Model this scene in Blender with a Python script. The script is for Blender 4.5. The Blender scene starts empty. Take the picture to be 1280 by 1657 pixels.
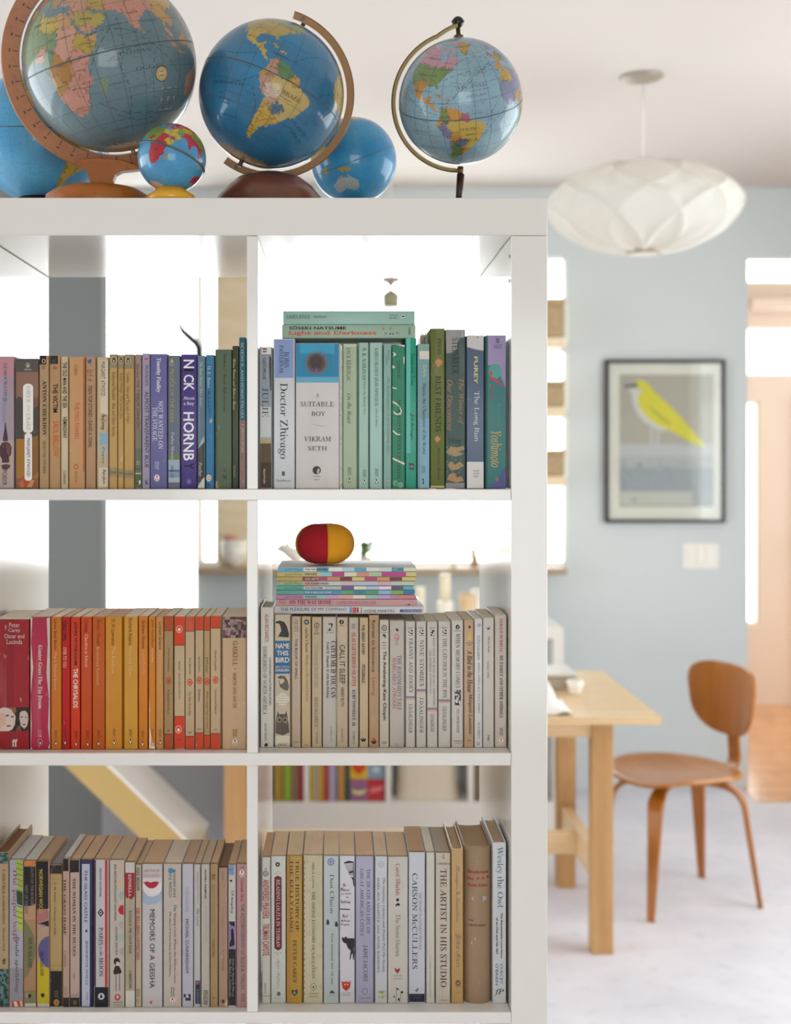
import bpy, math, random
import numpy as np
from mathutils import Vector, Matrix
S = bpy.context.scene
C = S.collection
R = math.radians
F, CX, CY, CH = 2107.0, 546.0, 750.0, 1.5      # focal length in px, vanishing point, camera height

# ------------------------------------------------------------------ camera, world, lights, exposure
cam_d = bpy.data.cameras.new('camera'); cam = bpy.data.objects.new('camera', cam_d); C.objects.link(cam)
cam.location = (0, 0, CH); cam.rotation_euler = (R(90), 0, 0)
cam_d.sensor_fit = 'HORIZONTAL'; cam_d.sensor_width = 36; cam_d.lens = 36 * F / 1280
cam_d.shift_x = (640 - CX) / 1280; cam_d.shift_y = -(828.5 - CY) / 1280
cam_d.clip_start = 0.05; cam_d.clip_end = 100
cam_d.dof.use_dof = True; cam_d.dof.focus_distance = 1.76; cam_d.dof.aperture_fstop = 5.0
S.camera = cam
wd = bpy.data.worlds.new('sky'); S.world = wd; wd.use_nodes = True
wd.node_tree.nodes['Background'].inputs[0].default_value = (0.95, 0.98, 1.02, 1)
wd.node_tree.nodes['Background'].inputs[1].default_value = 5.75
S.view_settings.view_transform = 'Standard'; S.view_settings.look = 'None'
S.view_settings.exposure = 0.0; S.view_settings.gamma = 1; S.view_settings.use_curve_mapping = False
S.cycles.max_bounces = 8; S.cycles.diffuse_bounces = 5; S.cycles.transparent_max_bounces = 12
S.cycles.caustics_reflective = False; S.cycles.caustics_refractive = False
S.cycles.sample_clamp_indirect = 6

def portal(name, loc, rot, sx, sy):
    l = bpy.data.lights.new(name, 'AREA'); l.shape = 'RECTANGLE'; l.size = sx; l.size_y = sy
    l.cycles.is_portal = True
    o = bpy.data.objects.new(name, l); C.objects.link(o); o.location = loc; o.rotation_euler = rot
    return o
# portals sit in the window openings and only guide the sampling of the sky
portal('portal_back', (-0.03, 6.06, 1.55), (R(-90), 0, 0), 2.2, 1.9)
portal('portal_right', (2.74, 3.2, 1.4), (0, R(90), 0), 1.8, 2.6)
portal('portal_rear', (0.3, -3.04, 1.25), (R(90), 0, 0), 2.2, 2.0)
portal('portal_hall', (4.54, 7.05, 1.6), (0, R(90), 0), 2.6, 1.6)
portal('portal_left', (-3.54, 2.7, 1.4), (0, R(-90), 0), 2.2, 3.6)

# ------------------------------------------------------------------ helpers
def lin(h, k=1.0):
    if isinstance(h, (tuple, list)): return tuple(h)
    v = [int(h[i:i+2], 16) / 255 for i in (0, 2, 4)]
    return tuple(min(.93, (c / 12.92 if c <= .04045 else ((c + .055) / 1.055) ** 2.4) * k) for c in v)

def W(px, py, Y): return Vector(((px - CX) * Y / F, Y, CH - (py - CY) * Y / F))
def wx(px, Y): return (px - CX) * Y / F
def wz(py, Y): return CH - (py - CY) * Y / F

class MB:
    def __init__(s): s.v = []; s.f = []; s.c = []
    def add(s, vs, fs, col=None):
        b = len(s.v); s.v.extend([tuple(p) for p in vs]); s.f.extend([tuple(i + b for i in f) for f in fs]); s.c.extend([col] * len(fs)); return s
    def box(s, x0, y0, z0, x1, y1, z1, col=None, b=0.0):
        if b <= 0:
            v = [(x, y, z) for x in (x0, x1) for y in (y0, y1) for z in (z0, z1)]
            return s.add(v, [(0,1,3,2),(4,6,7,5),(0,4,5,1),(2,3,7,6),(0,2,6,4),(1,5,7,3)], col)
        # bevelled box: 24 verts
        lo = (x0, y0, z0); hi = (x1, y1, z1); vs = []; idx = {}
        for ax in range(3):
            for sx in (0,1):
                for sy in (0,1):
                    for sz in (0,1):
                        sg = (sx, sy, sz); p = []
                        for a in range(3):
                            q = hi[a] if sg[a] else lo[a]
                            if a != ax: q += -b if sg[a] else b
                            p.append(q)
                        idx[(ax, sg)] = len(vs); vs.append(p)
        fs = []
        for ax in range(3):
            o1, o2 = (ax + 1) % 3, (ax + 2) % 3
            for sd in (0,1):
                q = []
                for (a, c) in ((0,0),(1,0),(1,1),(0,1)):
                    sg = [0,0,0]; sg[ax] = sd; sg[o1] = a; sg[o2] = c; q.append(idx[(ax, tuple(sg))])
                fs.append(q if sd else q[::-1])
        for ax in range(3):   # edge faces along axis ax
            o1, o2 = (ax + 1) % 3, (ax + 2) % 3
            for a in (0,1):
                for c in (0,1):
                    s0 = [0,0,0]; s1 = [0,0,0]
                    s0[o1] = s1[o1] = a; s0[o2] = s1[o2] = c; s0[ax] = 0; s1[ax] = 1
                    s0, s1 = tuple(s0), tuple(s1)
                    q = [idx[(o1, s0)], idx[(o1, s1)], idx[(o2, s1)], idx[(o2, s0)]]
                    fs.append(q if (a ^ c) else q[::-1])
        for sx in (0,1):
            for sy in (0,1):
                for sz in (0,1):
                    q = [idx[(a, (sx, sy, sz))] for a in range(3)]
                    fs.append(q if (sx + sy + sz) % 2 else q[::-1])
        return s.add(vs, fs, col)
    def lathe(s, prof, n=32, c=(0, 0, 0), col=None, a0=0, a1=2 * math.pi, cap=True):
        full = abs(a1 - a0 - 2 * math.pi) < 1e-6; m = n if full else n + 1
        vs = [(c[0] + r * math.cos(a0 + (a1 - a0) * i / n), c[1] + r * math.sin(a0 + (a1 - a0) * i / n), c[2] + z) for (r, z) in prof for i in range(m)]
        fs = []
        for j in range(len(prof) - 1):
            for i in range(n):
                k = (i + 1) % m if full else i + 1
                fs.append((j * m + i, j * m + k, (j + 1) * m + k, (j + 1) * m + i))
        if cap and full:
            if prof[0][0] > 1e-5: fs.append(tuple(range(m))[::-1])
            if prof[-1][0] > 1e-5: fs.append(tuple((len(prof) - 1) * m + i for i in range(m)))
        return s.add(vs, fs, col)
    def tube(s, pts, r, n=10, col=None):
        pts = [Vector(p) for p in pts]; rs = r if isinstance(r, (list, tuple)) else [r] * len(pts)
        vs = []; up = None
        for i, p in enumerate(pts):
            t = (pts[min(i + 1, len(pts) - 1)] - pts[max(i - 1, 0)]).normalized()
            if up is None: up = t.orthogonal().normalized()
            up = (up - t * up.dot(t)).normalized(); sd = t.cross(up)
            for k in range(n):
                a = 2 * math.pi * k / n; vs.append(p + (up * math.cos(a) + sd * math.sin(a)) * rs[i])
        fs = [(i * n + k, i * n + (k + 1) % n, (i + 1) * n + (k + 1) % n, (i + 1) * n + k) for i in range(len(pts) - 1) for k in range(n)]
        fs += [tuple(range(n))[::-1], tuple((len(pts) - 1) * n + k for k in range(n))]
        return s.add(vs, fs, col)
    def strip(s, pts, side, ws, ts, col=None):
        """sweep of a rounded rectangle; side = width direction, ws/ts = width and thickness per point"""
        pts = [Vector(p) for p in pts]; vs = []; n = 8
        for i, p in enumerate(pts):
            t = (pts[min(i + 1, len(pts) - 1)] - pts[max(i - 1, 0)]).normalized()
            sd = side[i] if isinstance(side, list) else side
            sd = (Vector(sd) - t * Vector(sd).dot(t)).normalized(); nn = t.cross(sd)
            w, h = ws[i] / 2, ts[i] / 2; b = min(w, h) * .45
            for (a, c) in ((-w, -h + b), (-w + b, -h), (w - b, -h), (w, -h + b), (w, h - b), (w - b, h), (-w + b, h), (-w, h - b)):
                vs.append(p + sd * a + nn * c)
        fs = [(i * n + k, i * n + (k + 1) % n, (i + 1) * n + (k + 1) % n, (i + 1) * n + k) for i in range(len(pts) - 1) for k in range(n)]
        fs += [tuple(range(n))[::-1], tuple((len(pts) - 1) * n + k for k in range(n))]
        return s.add(vs, fs, col)
    def mesh(s, name, smooth=False):
        me = bpy.data.meshes.new(name); me.from_pydata(s.v, [], s.f)
        if any(c is not None for c in s.c):
            at = me.color_attributes.new('Col', 'FLOAT_COLOR', 'CORNER')
            buf = []
            for f, c in zip(s.f, s.c):
                c = c or (.5, .5, .5); buf.extend([c[0], c[1], c[2], 1.0] * len(f))
            at.data.foreach_set('color', buf)
        if smooth: me.shade_smooth()
        me.update(); return me
    def obj(s, name, mat, parent=None, smooth=False, loc=None, auto=None):
        me = s.mesh(name, smooth)
        if auto is not None: me.shade_smooth(); me.set_sharp_from_angle(angle=R(auto))
        return mk(name, me, mat, parent, loc)

def mk(name, me, mat, parent=None, loc=None):
    o = bpy.data.objects.new(name, me); C.objects.link(o)
    if mat: me.materials.append(mat)
    if parent is not None: o.parent = parent
    if loc is not None: o.location = loc
    return o

def empty(name, loc=(0, 0, 0), rot=(0, 0, 0)):
    o = bpy.data.objects.new(name, None); C.objects.link(o); o.location = loc; o.rotation_euler = rot; o.empty_display_size = .05
    return o

def tag(o, label, cat, group=None):
    o['label'] = label; o['category'] = cat
    if group: o['group'] = group
    return o
def struct(o, label=None):
    o['kind'] = 'structure'
    if label: o['label'] = label
    return o

# ------------------------------------------------------------------ materials
def nodes(name):
    m = bpy.data.materials.new(name); m.use_nodes = True; nt = m.node_tree
    return m, nt, nt.nodes['Principled BSDF']
def N(nt, t, **kw):
    n = nt.nodes.new(t)
    for k, v in kw.items(): setattr(n, k, v)
    return n
def mixc(nt, a, b, fac, mode='MIX'):
    n = N(nt, 'ShaderNodeMix', data_type='RGBA', blend_type=mode)
    for sock, v in ((n.inputs['Factor'], fac), (n.inputs[6], a), (n.inputs[7], b)):
        if hasattr(v, 'is_linked') or isinstance(v, bpy.types.NodeSocket): nt.links.new(v, sock)
        elif isinstance(v, (int, float)): sock.default_value = v
        else: sock.default_value = (*v[:3], 1)
    return n.outputs[2]
def noise(nt, scale, detail=3, co='Object', stretch=None, rough=.55):
    tc = N(nt, 'ShaderNodeTexCoord'); mp = N(nt, 'ShaderNodeMapping'); nz = N(nt, 'ShaderNodeTexNoise')
    oi = N(nt, 'ShaderNodeObjectInfo'); ml = N(nt, 'ShaderNodeMath', operation='MULTIPLY'); ml.inputs[1].default_value = 37.0; ad = N(nt, 'ShaderNodeVectorMath', operation='ADD')
    nt.links.new(oi.outputs['Random'], ml.inputs[0]); nt.links.new(tc.outputs[co], ad.inputs[0]); nt.links.new(ml.outputs[0], ad.inputs[1])   # every object gets its own patch of the pattern
    nt.links.new(ad.outputs[0], mp.inputs[0]); nt.links.new(mp.outputs[0], nz.inputs['Vector'])
    mp.inputs['Scale'].default_value = stretch or (1, 1, 1)
    nz.inputs['Scale'].default_value = scale; nz.inputs['Detail'].default_value = detail; nz.inputs['Roughness'].default_value = rough
    return nz.outputs[0]
def ramp(nt, src, a, b, ca=(0, 0, 0), cb=(1, 1, 1)):
    r = N(nt, 'ShaderNodeValToRGB'); r.color_ramp.elements[0].position = a; r.color_ramp.elements[1].position = b
    r.color_ramp.elements[0].color = (*ca, 1); r.color_ramp.elements[1].color = (*cb, 1)
    nt.links.new(src, r.inputs[0]); return r.outputs[0]
def bump(nt, bs, src, strength, dist=.001):
    b = N(nt, 'ShaderNodeBump'); b.inputs['Strength'].default_value = strength; b.inputs['Distance'].default_value = dist
    nt.links.new(src, b.inputs['Height']); nt.links.new(b.outputs[0], bs.inputs['Normal'])
def simple(name, col, rough=.5, var=.06, scale=8, bmp=0, metal=0, spec=None, k=1.0, stretch=None, coat=0):
    m, nt, bs = nodes(name); c = lin(col, k); nz = noise(nt, scale, 3, stretch=stretch)
    nt.links.new(mixc(nt, tuple(x * (1 - var) for x in c), tuple(min(.95, x * (1 + var)) for x in c), nz), bs.inputs['Base Color'])
    bs.inputs['Roughness'].default_value = rough; bs.inputs['Metallic'].default_value = metal
    if spec is not None: bs.inputs['Specular IOR Level'].default_value = spec
    if coat: bs.inputs['Coat Weight'].default_value = coat; bs.inputs['Coat Roughness'].default_value = .12
    if bmp: bump(nt, bs, nz, bmp)
    return m
def wood(name, a, b, rough=.4, scale=3.0, stretch=(1, 1, 12), coat=0, k=1.0):
    m, nt, bs = nodes(name)
    n1 = noise(nt, scale, 6, stretch=stretch, rough=.65); n2 = noise(nt, scale * 9, 3, stretch=stretch)
    c = mixc(nt, lin(a, k), lin(b, k), ramp(nt, n1, .32, .68)); c = mixc(nt, c, lin(a, k * .8), ramp(nt, n2, .55, .8))
    nt.links.new(c, bs.inputs['Base Color']); bs.inputs['Roughness'].default_value = rough
    if coat: bs.inputs['Coat Weight'].default_value = coat; bs.inputs['Coat Roughness'].default_value = .2
    bump(nt, bs, n2, .15); return m

def paper(name, wear=.5, rough=.42, stri=False):
    m, nt, bs = nodes(name); at = N(nt, 'ShaderNodeAttribute', attribute_name='Col'); c = at.outputs['Color']
    if stri:      # page edges: fine lines of the sheets and a few darker leaves
        n1 = noise(nt, 60, 2, stretch=(40, .6, .6)); n2 = noise(nt, 14, 3, stretch=(3, 1, 1))
        c = mixc(nt, c, (.36, .25, .15), ramp(nt, n1, .45, .75, (0, 0, 0), (.26, .26, .26)))
        c = mixc(nt, c, (.45, .3, .17), ramp(nt, n2, .5, .8, (0, 0, 0), (.2, .2, .2)))
        bump(nt, bs, n1, .5, .0006)
    else:
        n1 = noise(nt, 16, 4, stretch=(1, 1, .5)); n2 = noise(nt, 190, 3, stretch=(1, 1, .35)); n3 = noise(nt, 45, 5, stretch=(1, 1, .1))
        c = mixc(nt, c, (.1, .07, .045), ramp(nt, n1, .45, .9, (0, 0, 0), (.22 * wear + .04,) * 3))
        c = mixc(nt, c, (.75, .68, .58), ramp(nt, n2, .68, .76, (0, 0, 0), (wear * .8,) * 3))
        c = mixc(nt, c, (.8, .74, .66), ramp(nt, n3, .6, .85, (0, 0, 0), (wear * .28,) * 3))
        bump(nt, bs, n3, .12 * wear + .03, .0008)
    nt.links.new(c, bs.inputs['Base Color']); bs.inputs['Roughness'].default_value = rough; bs.inputs['Specular IOR Level'].default_value = .3
    return m

M = {}
M['cover'] = paper('printed_cover_paper', .22, .38)
M['cover_worn'] = paper('worn_cover_paper', .6, .5)
M['cover_new'] = paper('laminated_cover_paper', .08, .3)
M['ink'] = paper('printing_ink', .0, .5)
M['pages'] = paper('page_edges', 0, .85, True)
M['white'] = simple('white_foil_board', 'e9e5de', .13, .012, 3, k=.98)
M['wall_blue'] = simple('pale_blue_wall_paint', 'd5dcdd', .75, .02, 2, .05, k=.97)
M['wall_white'] = simple('white_wall_paint', 'e9e4dc', .8, .02, 2, .05)
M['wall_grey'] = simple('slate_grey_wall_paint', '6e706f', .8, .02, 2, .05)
M['wall_green'] = simple('grey_green_wall_paint', 'c4ccc2', .8, .02, 2, .05)
M['wall_warm_lit'] = simple('warm_lit_beige_paint', 'dccbbc', .7, .03, 2, .05)  # beige with the warm light of the hall mixed into the colour
M['ceiling'] = simple('matt_ceiling_paint', 'd3cbc5', .9, .02, 1.5, .05)
M['trim'] = simple('white_trim_paint', 'f0ece4', .35, .02, 4)
M['oak'] = wood('pale_oak_trim', 'd9b78a', 'e8cda4', .5)
M['oak_pale'] = wood('cream_oak_trim', 'e6cfa8', 'f0dfc0', .5)
M['sill'] = wood('brown_wood_sill', 'a08a70', 'bfa88c', .4, stretch=(.1, 1, 1))
M['gold'] = wood('golden_pine_board', 'b59658', 'c9aa6c', .6, stretch=(.1, 1, .1))
M['post'] = wood('reddish_wood_post', 'a77a48', 'b98d5a', .5, stretch=(8, 8, .5))
M['birch'] = wood('solid_birch', 'd8b584', 'e6caa0', .38, 4, stretch=(.6, 6, 6), coat=.1)
M['birch_leg'] = wood('solid_birch_upright', 'b3854f', 'c69a66', .42, 4, stretch=(7, 7, .5))
M['ply'] = wood('honey_stained_plywood', 'a3610f', 'b87522', .28, 5, stretch=(.5, 5, 5), coat=.35)
M['ply_up'] = wood('honey_plywood_upright', '9a5912', 'b06c20', .3, 5, stretch=(6, 6, .5), coat=.3)
M['ring'] = wood('orange_stained_beech', '97500c', 'ad661a', .42, 9, stretch=(1, 1, 1), coat=.08)
M['walnut'] = wood('turned_brown_wood', '5c2f1a', '7c4426', .3, 7, stretch=(1, 1, 4), coat=.4)
M['brass'] = simple('aged_brass', '6f5f3c', .38, .2, 30, metal=.8)
M['bronze'] = simple('printed_bronze_arm', '7a5428', .4, .15, 25, metal=.35)
M['black'] = simple('black_enamel', '181616', .28, .1, 20)
M['dark'] = simple('dark_stained_wood', '3a1a12', .35, .15, 20)
M['steel'] = simple('brushed_nickel', 'a9a092', .35, .05, 20, metal=.8)
M['ceramic'] = simple('glazed_white_ceramic', 'eee9df', .2, .02, 6, coat=.3)
M['wax'] = simple('cream_candle_wax', 'f3e7cb', .5, .03, 8)
M['canvas'] = simple('cream_canvas', 'd9cdb8', .9, .06, 60, .4)
M['yellow'] = simple('yellow_paint', 'e0a416', .3, .04, 10, coat=.3)
M['leaf'] = simple('plant_leaf', '6f8a4c', .5, .15, 30)
M['basket'] = simple('brown_woven_basket', 'b39b78', .9, .25, 50, .6)

def hall_wood():
    return wood('orange_oak_planks', 'c4864e', 'd79c62', .22, 3, stretch=(1, .15, 1), coat=.5)
M['plank'] = hall_wood()
def floor_mat():
    m, nt, bs = nodes('pale_polished_concrete'); n1 = noise(nt, 3, 6); n2 = noise(nt, 18, 5)
    c = mixc(nt, lin('d6d4de'), lin('e4e2ea'), ramp(nt, n1, .35, .65)); c = mixc(nt, c, lin('c4c2cc'), ramp(nt, n2, .56, .8, (0, 0, 0), (.6, .6, .6)))
    nt.links.new(c, bs.inputs['Base Color']); bs.inputs['Roughness'].default_value = .55; bump(nt, bs, n2, .08); return m
M['floor'] = floor_mat()
def glass_mat():
    m = bpy.data.materials.new('window_glass'); m.use_nodes = True; nt = m.node_tree; nt.nodes.clear()
    out = N(nt, 'ShaderNodeOutputMaterial'); tr = N(nt, 'ShaderNodeBsdfTransparent'); gl = N(nt, 'ShaderNodeBsdfGlossy'); mx = N(nt, 'ShaderNodeMixShader'); lw = N(nt, 'ShaderNodeLayerWeight'); pw = N(nt, 'ShaderNodeMath', operation='POWER'); fr = N(nt, 'ShaderNodeMath', operation='MULTIPLY_ADD')
    gl.inputs['Roughness'].default_value = .02; tr.inputs[0].default_value = (.97, .985, .975, 1); pw.inputs[1].default_value = 5; fr.inputs[1].default_value = .85; fr.inputs[2].default_value = .04
    nt.links.new(lw.outputs['Facing'], pw.inputs[0]); nt.links.new(pw.outputs[0], fr.inputs[0])
    nt.links.new(fr.outputs[0], mx.inputs[0]); nt.links.new(tr.outputs[0], mx.inputs[1]); nt.links.new(gl.outputs[0], mx.inputs[2]); nt.links.new(mx.outputs[0], out.inputs[0]); return m
M['glass'] = glass_mat()
M['lit_white'] = simple('white_lit_rail_top', 'f4f1ea', .22, .02, 4, coat=1.0)  # white colour stands in for strong light on the stair rail top
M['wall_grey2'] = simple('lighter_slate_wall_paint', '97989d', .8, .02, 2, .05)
def shade_mat():
    m = bpy.data.materials.new('translucent_lamp_skin'); m.use_nodes = True; nt = m.node_tree; nt.nodes.clear()
    out = N(nt, 'ShaderNodeOutputMaterial'); d = N(nt, 'ShaderNodeBsdfDiffuse'); t = N(nt, 'ShaderNodeBsdfTranslucent'); mx = N(nt, 'ShaderNodeMixShader')
    nz = noise(nt, 30, 3); c = mixc(nt, (.88, .86, .81), (.93, .91, .87), nz)
    nt.links.new(c, d.inputs[0]); nt.links.new(c, t.inputs[0]); mx.inputs[0].default_value = .5
    nt.links.new(d.outputs[0], mx.inputs[1]); nt.links.new(t.outputs[0], mx.inputs[2]); nt.links.new(mx.outputs[0], out.inputs[0]); return m
M['shade'] = shade_mat()
def globe_mat(name, line=.4, rough=.09):
    m, nt, bs = nodes(name); at = N(nt, 'ShaderNodeAttribute', attribute_name='Col'); uv = N(nt, 'ShaderNodeUVMap'); sp = N(nt, 'ShaderNodeSeparateXYZ')
    nt.links.new(uv.outputs[0], sp.inputs[0]); outs = []
    for k, (n, w) in enumerate(((24, .03), (12, .02))):
        a = N(nt, 'ShaderNodeMath', operation='MULTIPLY'); a.inputs[1].default_value = n; nt.links.new(sp.outputs[k], a.inputs[0])
        b = N(nt, 'ShaderNodeMath', operation='PINGPONG'); b.inputs[1].default_value = .5; nt.links.new(a.outputs[0], b.inputs[0])
        c = N(nt, 'ShaderNodeMath', operation='LESS_THAN'); c.inputs[1].default_value = w; nt.links.new(b.outputs[0], c.inputs[0]); outs.append(c.outputs[0])
    mx = N(nt, 'ShaderNodeMath', operation='MAXIMUM'); nt.links.new(outs[0], mx.inputs[0]); nt.links.new(outs[1], mx.inputs[1])
    ml = N(nt, 'ShaderNodeMath', operation='MULTIPLY'); ml.inputs[1].default_value = line; nt.links.new(mx.outputs[0], ml.inputs[0])
    c = mixc(nt, at.outputs['Color'], (.05, .06, .07), ml.outputs[0])
    n1 = noise(nt, 22, 5); c = mixc(nt, c, (.12, .10, .05), ramp(nt, n1, .4, .8, (0, 0, 0), (.25, .25, .25)))
    n2 = noise(nt, 300, 2, stretch=(.7, .7, 2.8)); c = mixc(nt, c, (.04, .06, .08), ramp(nt, n2, .60, .67, (0, 0, 0), (.42, .42, .42)))
    nt.links.new(c, bs.inputs['Base Color']); bs.inputs['Roughness'].default_value = .4
    bs.inputs['Specular IOR Level'].default_value = .25; bs.inputs['Coat Weight'].default_value = .6; bs.inputs['Coat Roughness'].default_value = rough; return m
M['globe'] = globe_mat('varnished_printed_globe')
M['globe_s'] = globe_mat('small_printed_globe', .15, .07)
M['felt_red'] = simple('red_wool_felt', 'a5101f', .95, .12, 120, .5)
M['felt_yel'] = simple('amber_wool_felt', 'dd9712', .95, .1, 120, .5)
M['thread'] = simple('dark_thread', '5a2a16', .9, .1, 50)

def emit(items, name, mat, root):
    """printed bits lying close together become one part, distant ones parts of their own"""
    bb = []
    for vs, fs, col in items:
        a = np.array([tuple(v) for v in vs]); bb.append((a.min(0), a.max(0)))
    par = list(range(len(items)))
    def fd(i):
        while par[i] != i: i = par[i]
        return i
    for i in range(len(items)):
        for j in range(i):
            g = np.maximum(0, np.maximum(bb[i][0] - bb[j][1], bb[j][0] - bb[i][1])); sz = max((bb[i][1]-bb[i][0]).max(), (bb[j][1]-bb[j][0]).max())
            if np.linalg.norm(g) <= max(.012, .4*sz): par[fd(i)] = fd(j)
    grp = {}
    for i, it in enumerate(items): grp.setdefault(fd(i), MB()).add(*it)
    for m in grp.values(): m.obj(name, M[mat], root)

# ------------------------------------------------------------------ text
def sty(s, m):
    o = ''; b = {'b': (0x1D400, 0x1D41A), 'i': (0x1D434, 0x1D44E), 'j': (0x1D434, 0x1D44E), 'r': (0x1D434, 0x1D44E), 'c': (0x1D4D0, 0x1D4EA)}.get(m)
    for ch in s:
        if b and 'A' <= ch <= 'Z': o += chr(b[0] + ord(ch) - 65)
        elif b and 'a' <= ch <= 'z': o += '\u210e' if (m in 'irj' and ch == 'h') else chr(b[1] + ord(ch) - 97)
        else: o += ch
    return o
TXT = {}
def build_texts(reqs):
    """all needed strings are turned into flat triangle meshes in one go; each normalised to a unit box"""
    objs = []
    for key in sorted(set(reqs)):
        cu = bpy.data.curves.new('t', 'FONT'); cu.body = sty(*key); cu.resolution_u = 2; cu.offset = {'B': .018, 'j': .010}.get(key[1], 0); cu.align_x = 'CENTER' if '\n' in key[0] else 'LEFT'
        o = bpy.data.objects.new('t', cu); C.objects.link(o); objs.append((key, o, cu))
    bpy.context.view_layer.update(); dg = bpy.context.evaluated_depsgraph_get()
    for key, o, cu in objs:
        ev = o.evaluated_get(dg); me = ev.to_mesh()
        v = np.array([(p.co.x, p.co.y) for p in me.vertices]) if len(me.vertices) else np.zeros((1, 2))
        if key[1] == 'r': v[:, 0] -= v[:, 1] * .24
        fs = [tuple(p.vertices) for p in me.polygons]; ev.to_mesh_clear()
        lo = v.min(0); sz = np.maximum(v.max(0) - lo, 1e-6)
        TXT[key] = ((v - lo) / sz, fs)
    for _, o, cu in objs: bpy.data.objects.remove(o); bpy.data.curves.remove(cu)

# ================================================================== THE ROOM
CE = 2.77; XL, XR, YB, YR = -3.5, 2.7, 6.0, -3.0
b = MB(); b.box(XL - .1, YR - .1, -.1, XR + .1, 5.76, 0); b.box(XL - .1, 5.76, -.1, 1.86, 6.12, 0)
struct(b.obj('floor', M['floor']), 'pale polished concrete floor')
b = MB().box(XL - .1, YR - .1, CE, XR + .1, YB + .12, CE + .1); struct(b.obj('ceiling', M['ceiling']), 'warm white ceiling')
DT = wz(415, 6.0)                                     # top of the openings in the blue wall
W1a, W1b, W2a, W2b, D1, SILL = wx(150, 6), wx(321, 6), wx(324, 6), wx(918, 6), wx(1210, 6), wz(915, 6)
b = MB()
b.box(XL - .1, 6, 0, W1a, 6.12, CE); b.box(W1a, 6, 2.72, W1b, 6.12, CE); b.box(W1b, 6, DT, XR + .1, 6.12, CE)
b.box(W1a, 6, 0, W1b, 6.12, .62); b.box(W1b, 6, 0, W2a, 6.12, DT); b.box(W2a, 6, 0, W2b, 6.12, SILL)
b.box(W2b, 6, 0, D1, 6.12, DT)
struct(b.obj('wall_back', M['wall_blue']), 'pale blue wall with window and doorway openings')
def wall_x(name, x0, x1, oy0, oy1, oz0, oz1, mat):
    b = MB(); b.box(x0, YR - .1, 0, x1, oy0, CE); b.box(x0, oy1, 0, x1, YB + .1, CE); b.box(x0, oy0, 0, x1, oy1, oz0); b.box(x0, oy0, oz1, x1, oy1, CE)
    return struct(b.obj(name, mat))
wall_x('wall_right', XR, XR + .1, 1.9, 4.5, .5, 2.3, M['wall_white'])
wall_x('wall_left', XL - .1, XL, .9, 4.5, .3, 2.5, M['wall_white'])
b = MB(); b.box(XL, -3.1, 0, -.8, -3, CE); b.box(1.4, -3.1, 0, XR, -3, CE); b.box(-.8, -3.1, 2.25, 1.4, -3, CE); b.box(-.8, -3.1, 0, 1.4, -3, .25)
struct(b.obj('wall_front', M['wall_white']))

def window(n, w, h, loc, rotz, mull=(), trans=(), t=.045):
    """frame, mullions and one glass pane per window, in the plane of its wall"""
    b = MB(); d = .035
    b.box(-w/2, -d, 0, w/2, d, t); b.box(-w/2, -d, h - t, w/2, d, h); b.box(-w/2, -d, t, -w/2 + t, d, h - t); b.box(w/2 - t, -d, t, w/2, d, h - t)
    for (x, z0, z1, tt) in mull: b.box(x - tt/2, -d * .7, z0, x + tt/2, d * .7, z1)
    for (z, x0, x1, tt) in trans: b.box(x0, -d * .6, z - tt/2, x1, d * .6, z + tt/2)
    f = struct(b.obj('window_%d' % n, M['trim'], loc=loc)); f.rotation_euler = (0, 0, rotz)
    MB().box(-w/2 + t * .8, -.003, t * .8, w/2 - t * .8, .003, h - t * .8).obj('pane', M['glass'], f)
    return f
window(1, W1b - W1a, 2.10, ((W1a + W1b)/2, 6.06, .62), 0, t=.012)
wc = (W2a + W2b)/2
mm = [(wx(p, 6) - wc, .03, DT - SILL - .03, t) for p, t in ((431, .05), (766, .018))] + [(wx(536, 6) - wc, wz(858, 6) - SILL, DT - SILL - .04, .022)]
window(2, W2b - W2a, DT - SILL, (wc, 6.06, SILL), 0, mull=mm, trans=[(wz(856, 6) - SILL, wx(436, 6) - wc, wx(536, 6) - wc, .022)], t=.012)
window(3, 2.6, 1.8, (XR + .05, 3.2, .5), R(90), mull=[(0, .04, 1.76, .05)])
window(4, 3.6, 2.2, (XL - .05, 2.7, .3), R(90), mull=[(0, .04, 2.06, .05)])  # out of view, added to throw light on the stair rail and left globes
window(5, 2.2, 2.0, (.3, -3.05, .25), 0, mull=[(0, .04, 1.96, .06)])
struct(MB().box(W2a, 5.84, SILL - .03, W2b - .028, 6.05, SILL, b=.004).obj('trim_1', M['sill']), 'brown wooden window sill along the wide window')
struct(MB().box(wx(350, 5.95), 5.93, SILL + .001, wx(426, 5.95), 5.995, DT).obj('trim_2', M['oak_pale']), 'broad pale oak window post')
struct(MB().box(wx(320.5, 6), 5.965, 0, wx(324.5, 6), 5.999, DT).obj('trim_3', M['trim']), 'slim pale window trim')
# slate grey stair wall
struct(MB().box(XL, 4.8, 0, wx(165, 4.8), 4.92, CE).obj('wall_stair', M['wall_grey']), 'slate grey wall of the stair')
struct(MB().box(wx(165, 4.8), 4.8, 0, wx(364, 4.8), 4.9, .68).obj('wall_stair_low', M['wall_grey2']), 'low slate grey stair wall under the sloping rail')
struct(MB().box(wx(364, 4.8), 4.78, 0, wx(373, 4.8), 4.92, .69).obj('trim_4', M['trim']), 'white end cap of the low grey wall')
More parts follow.
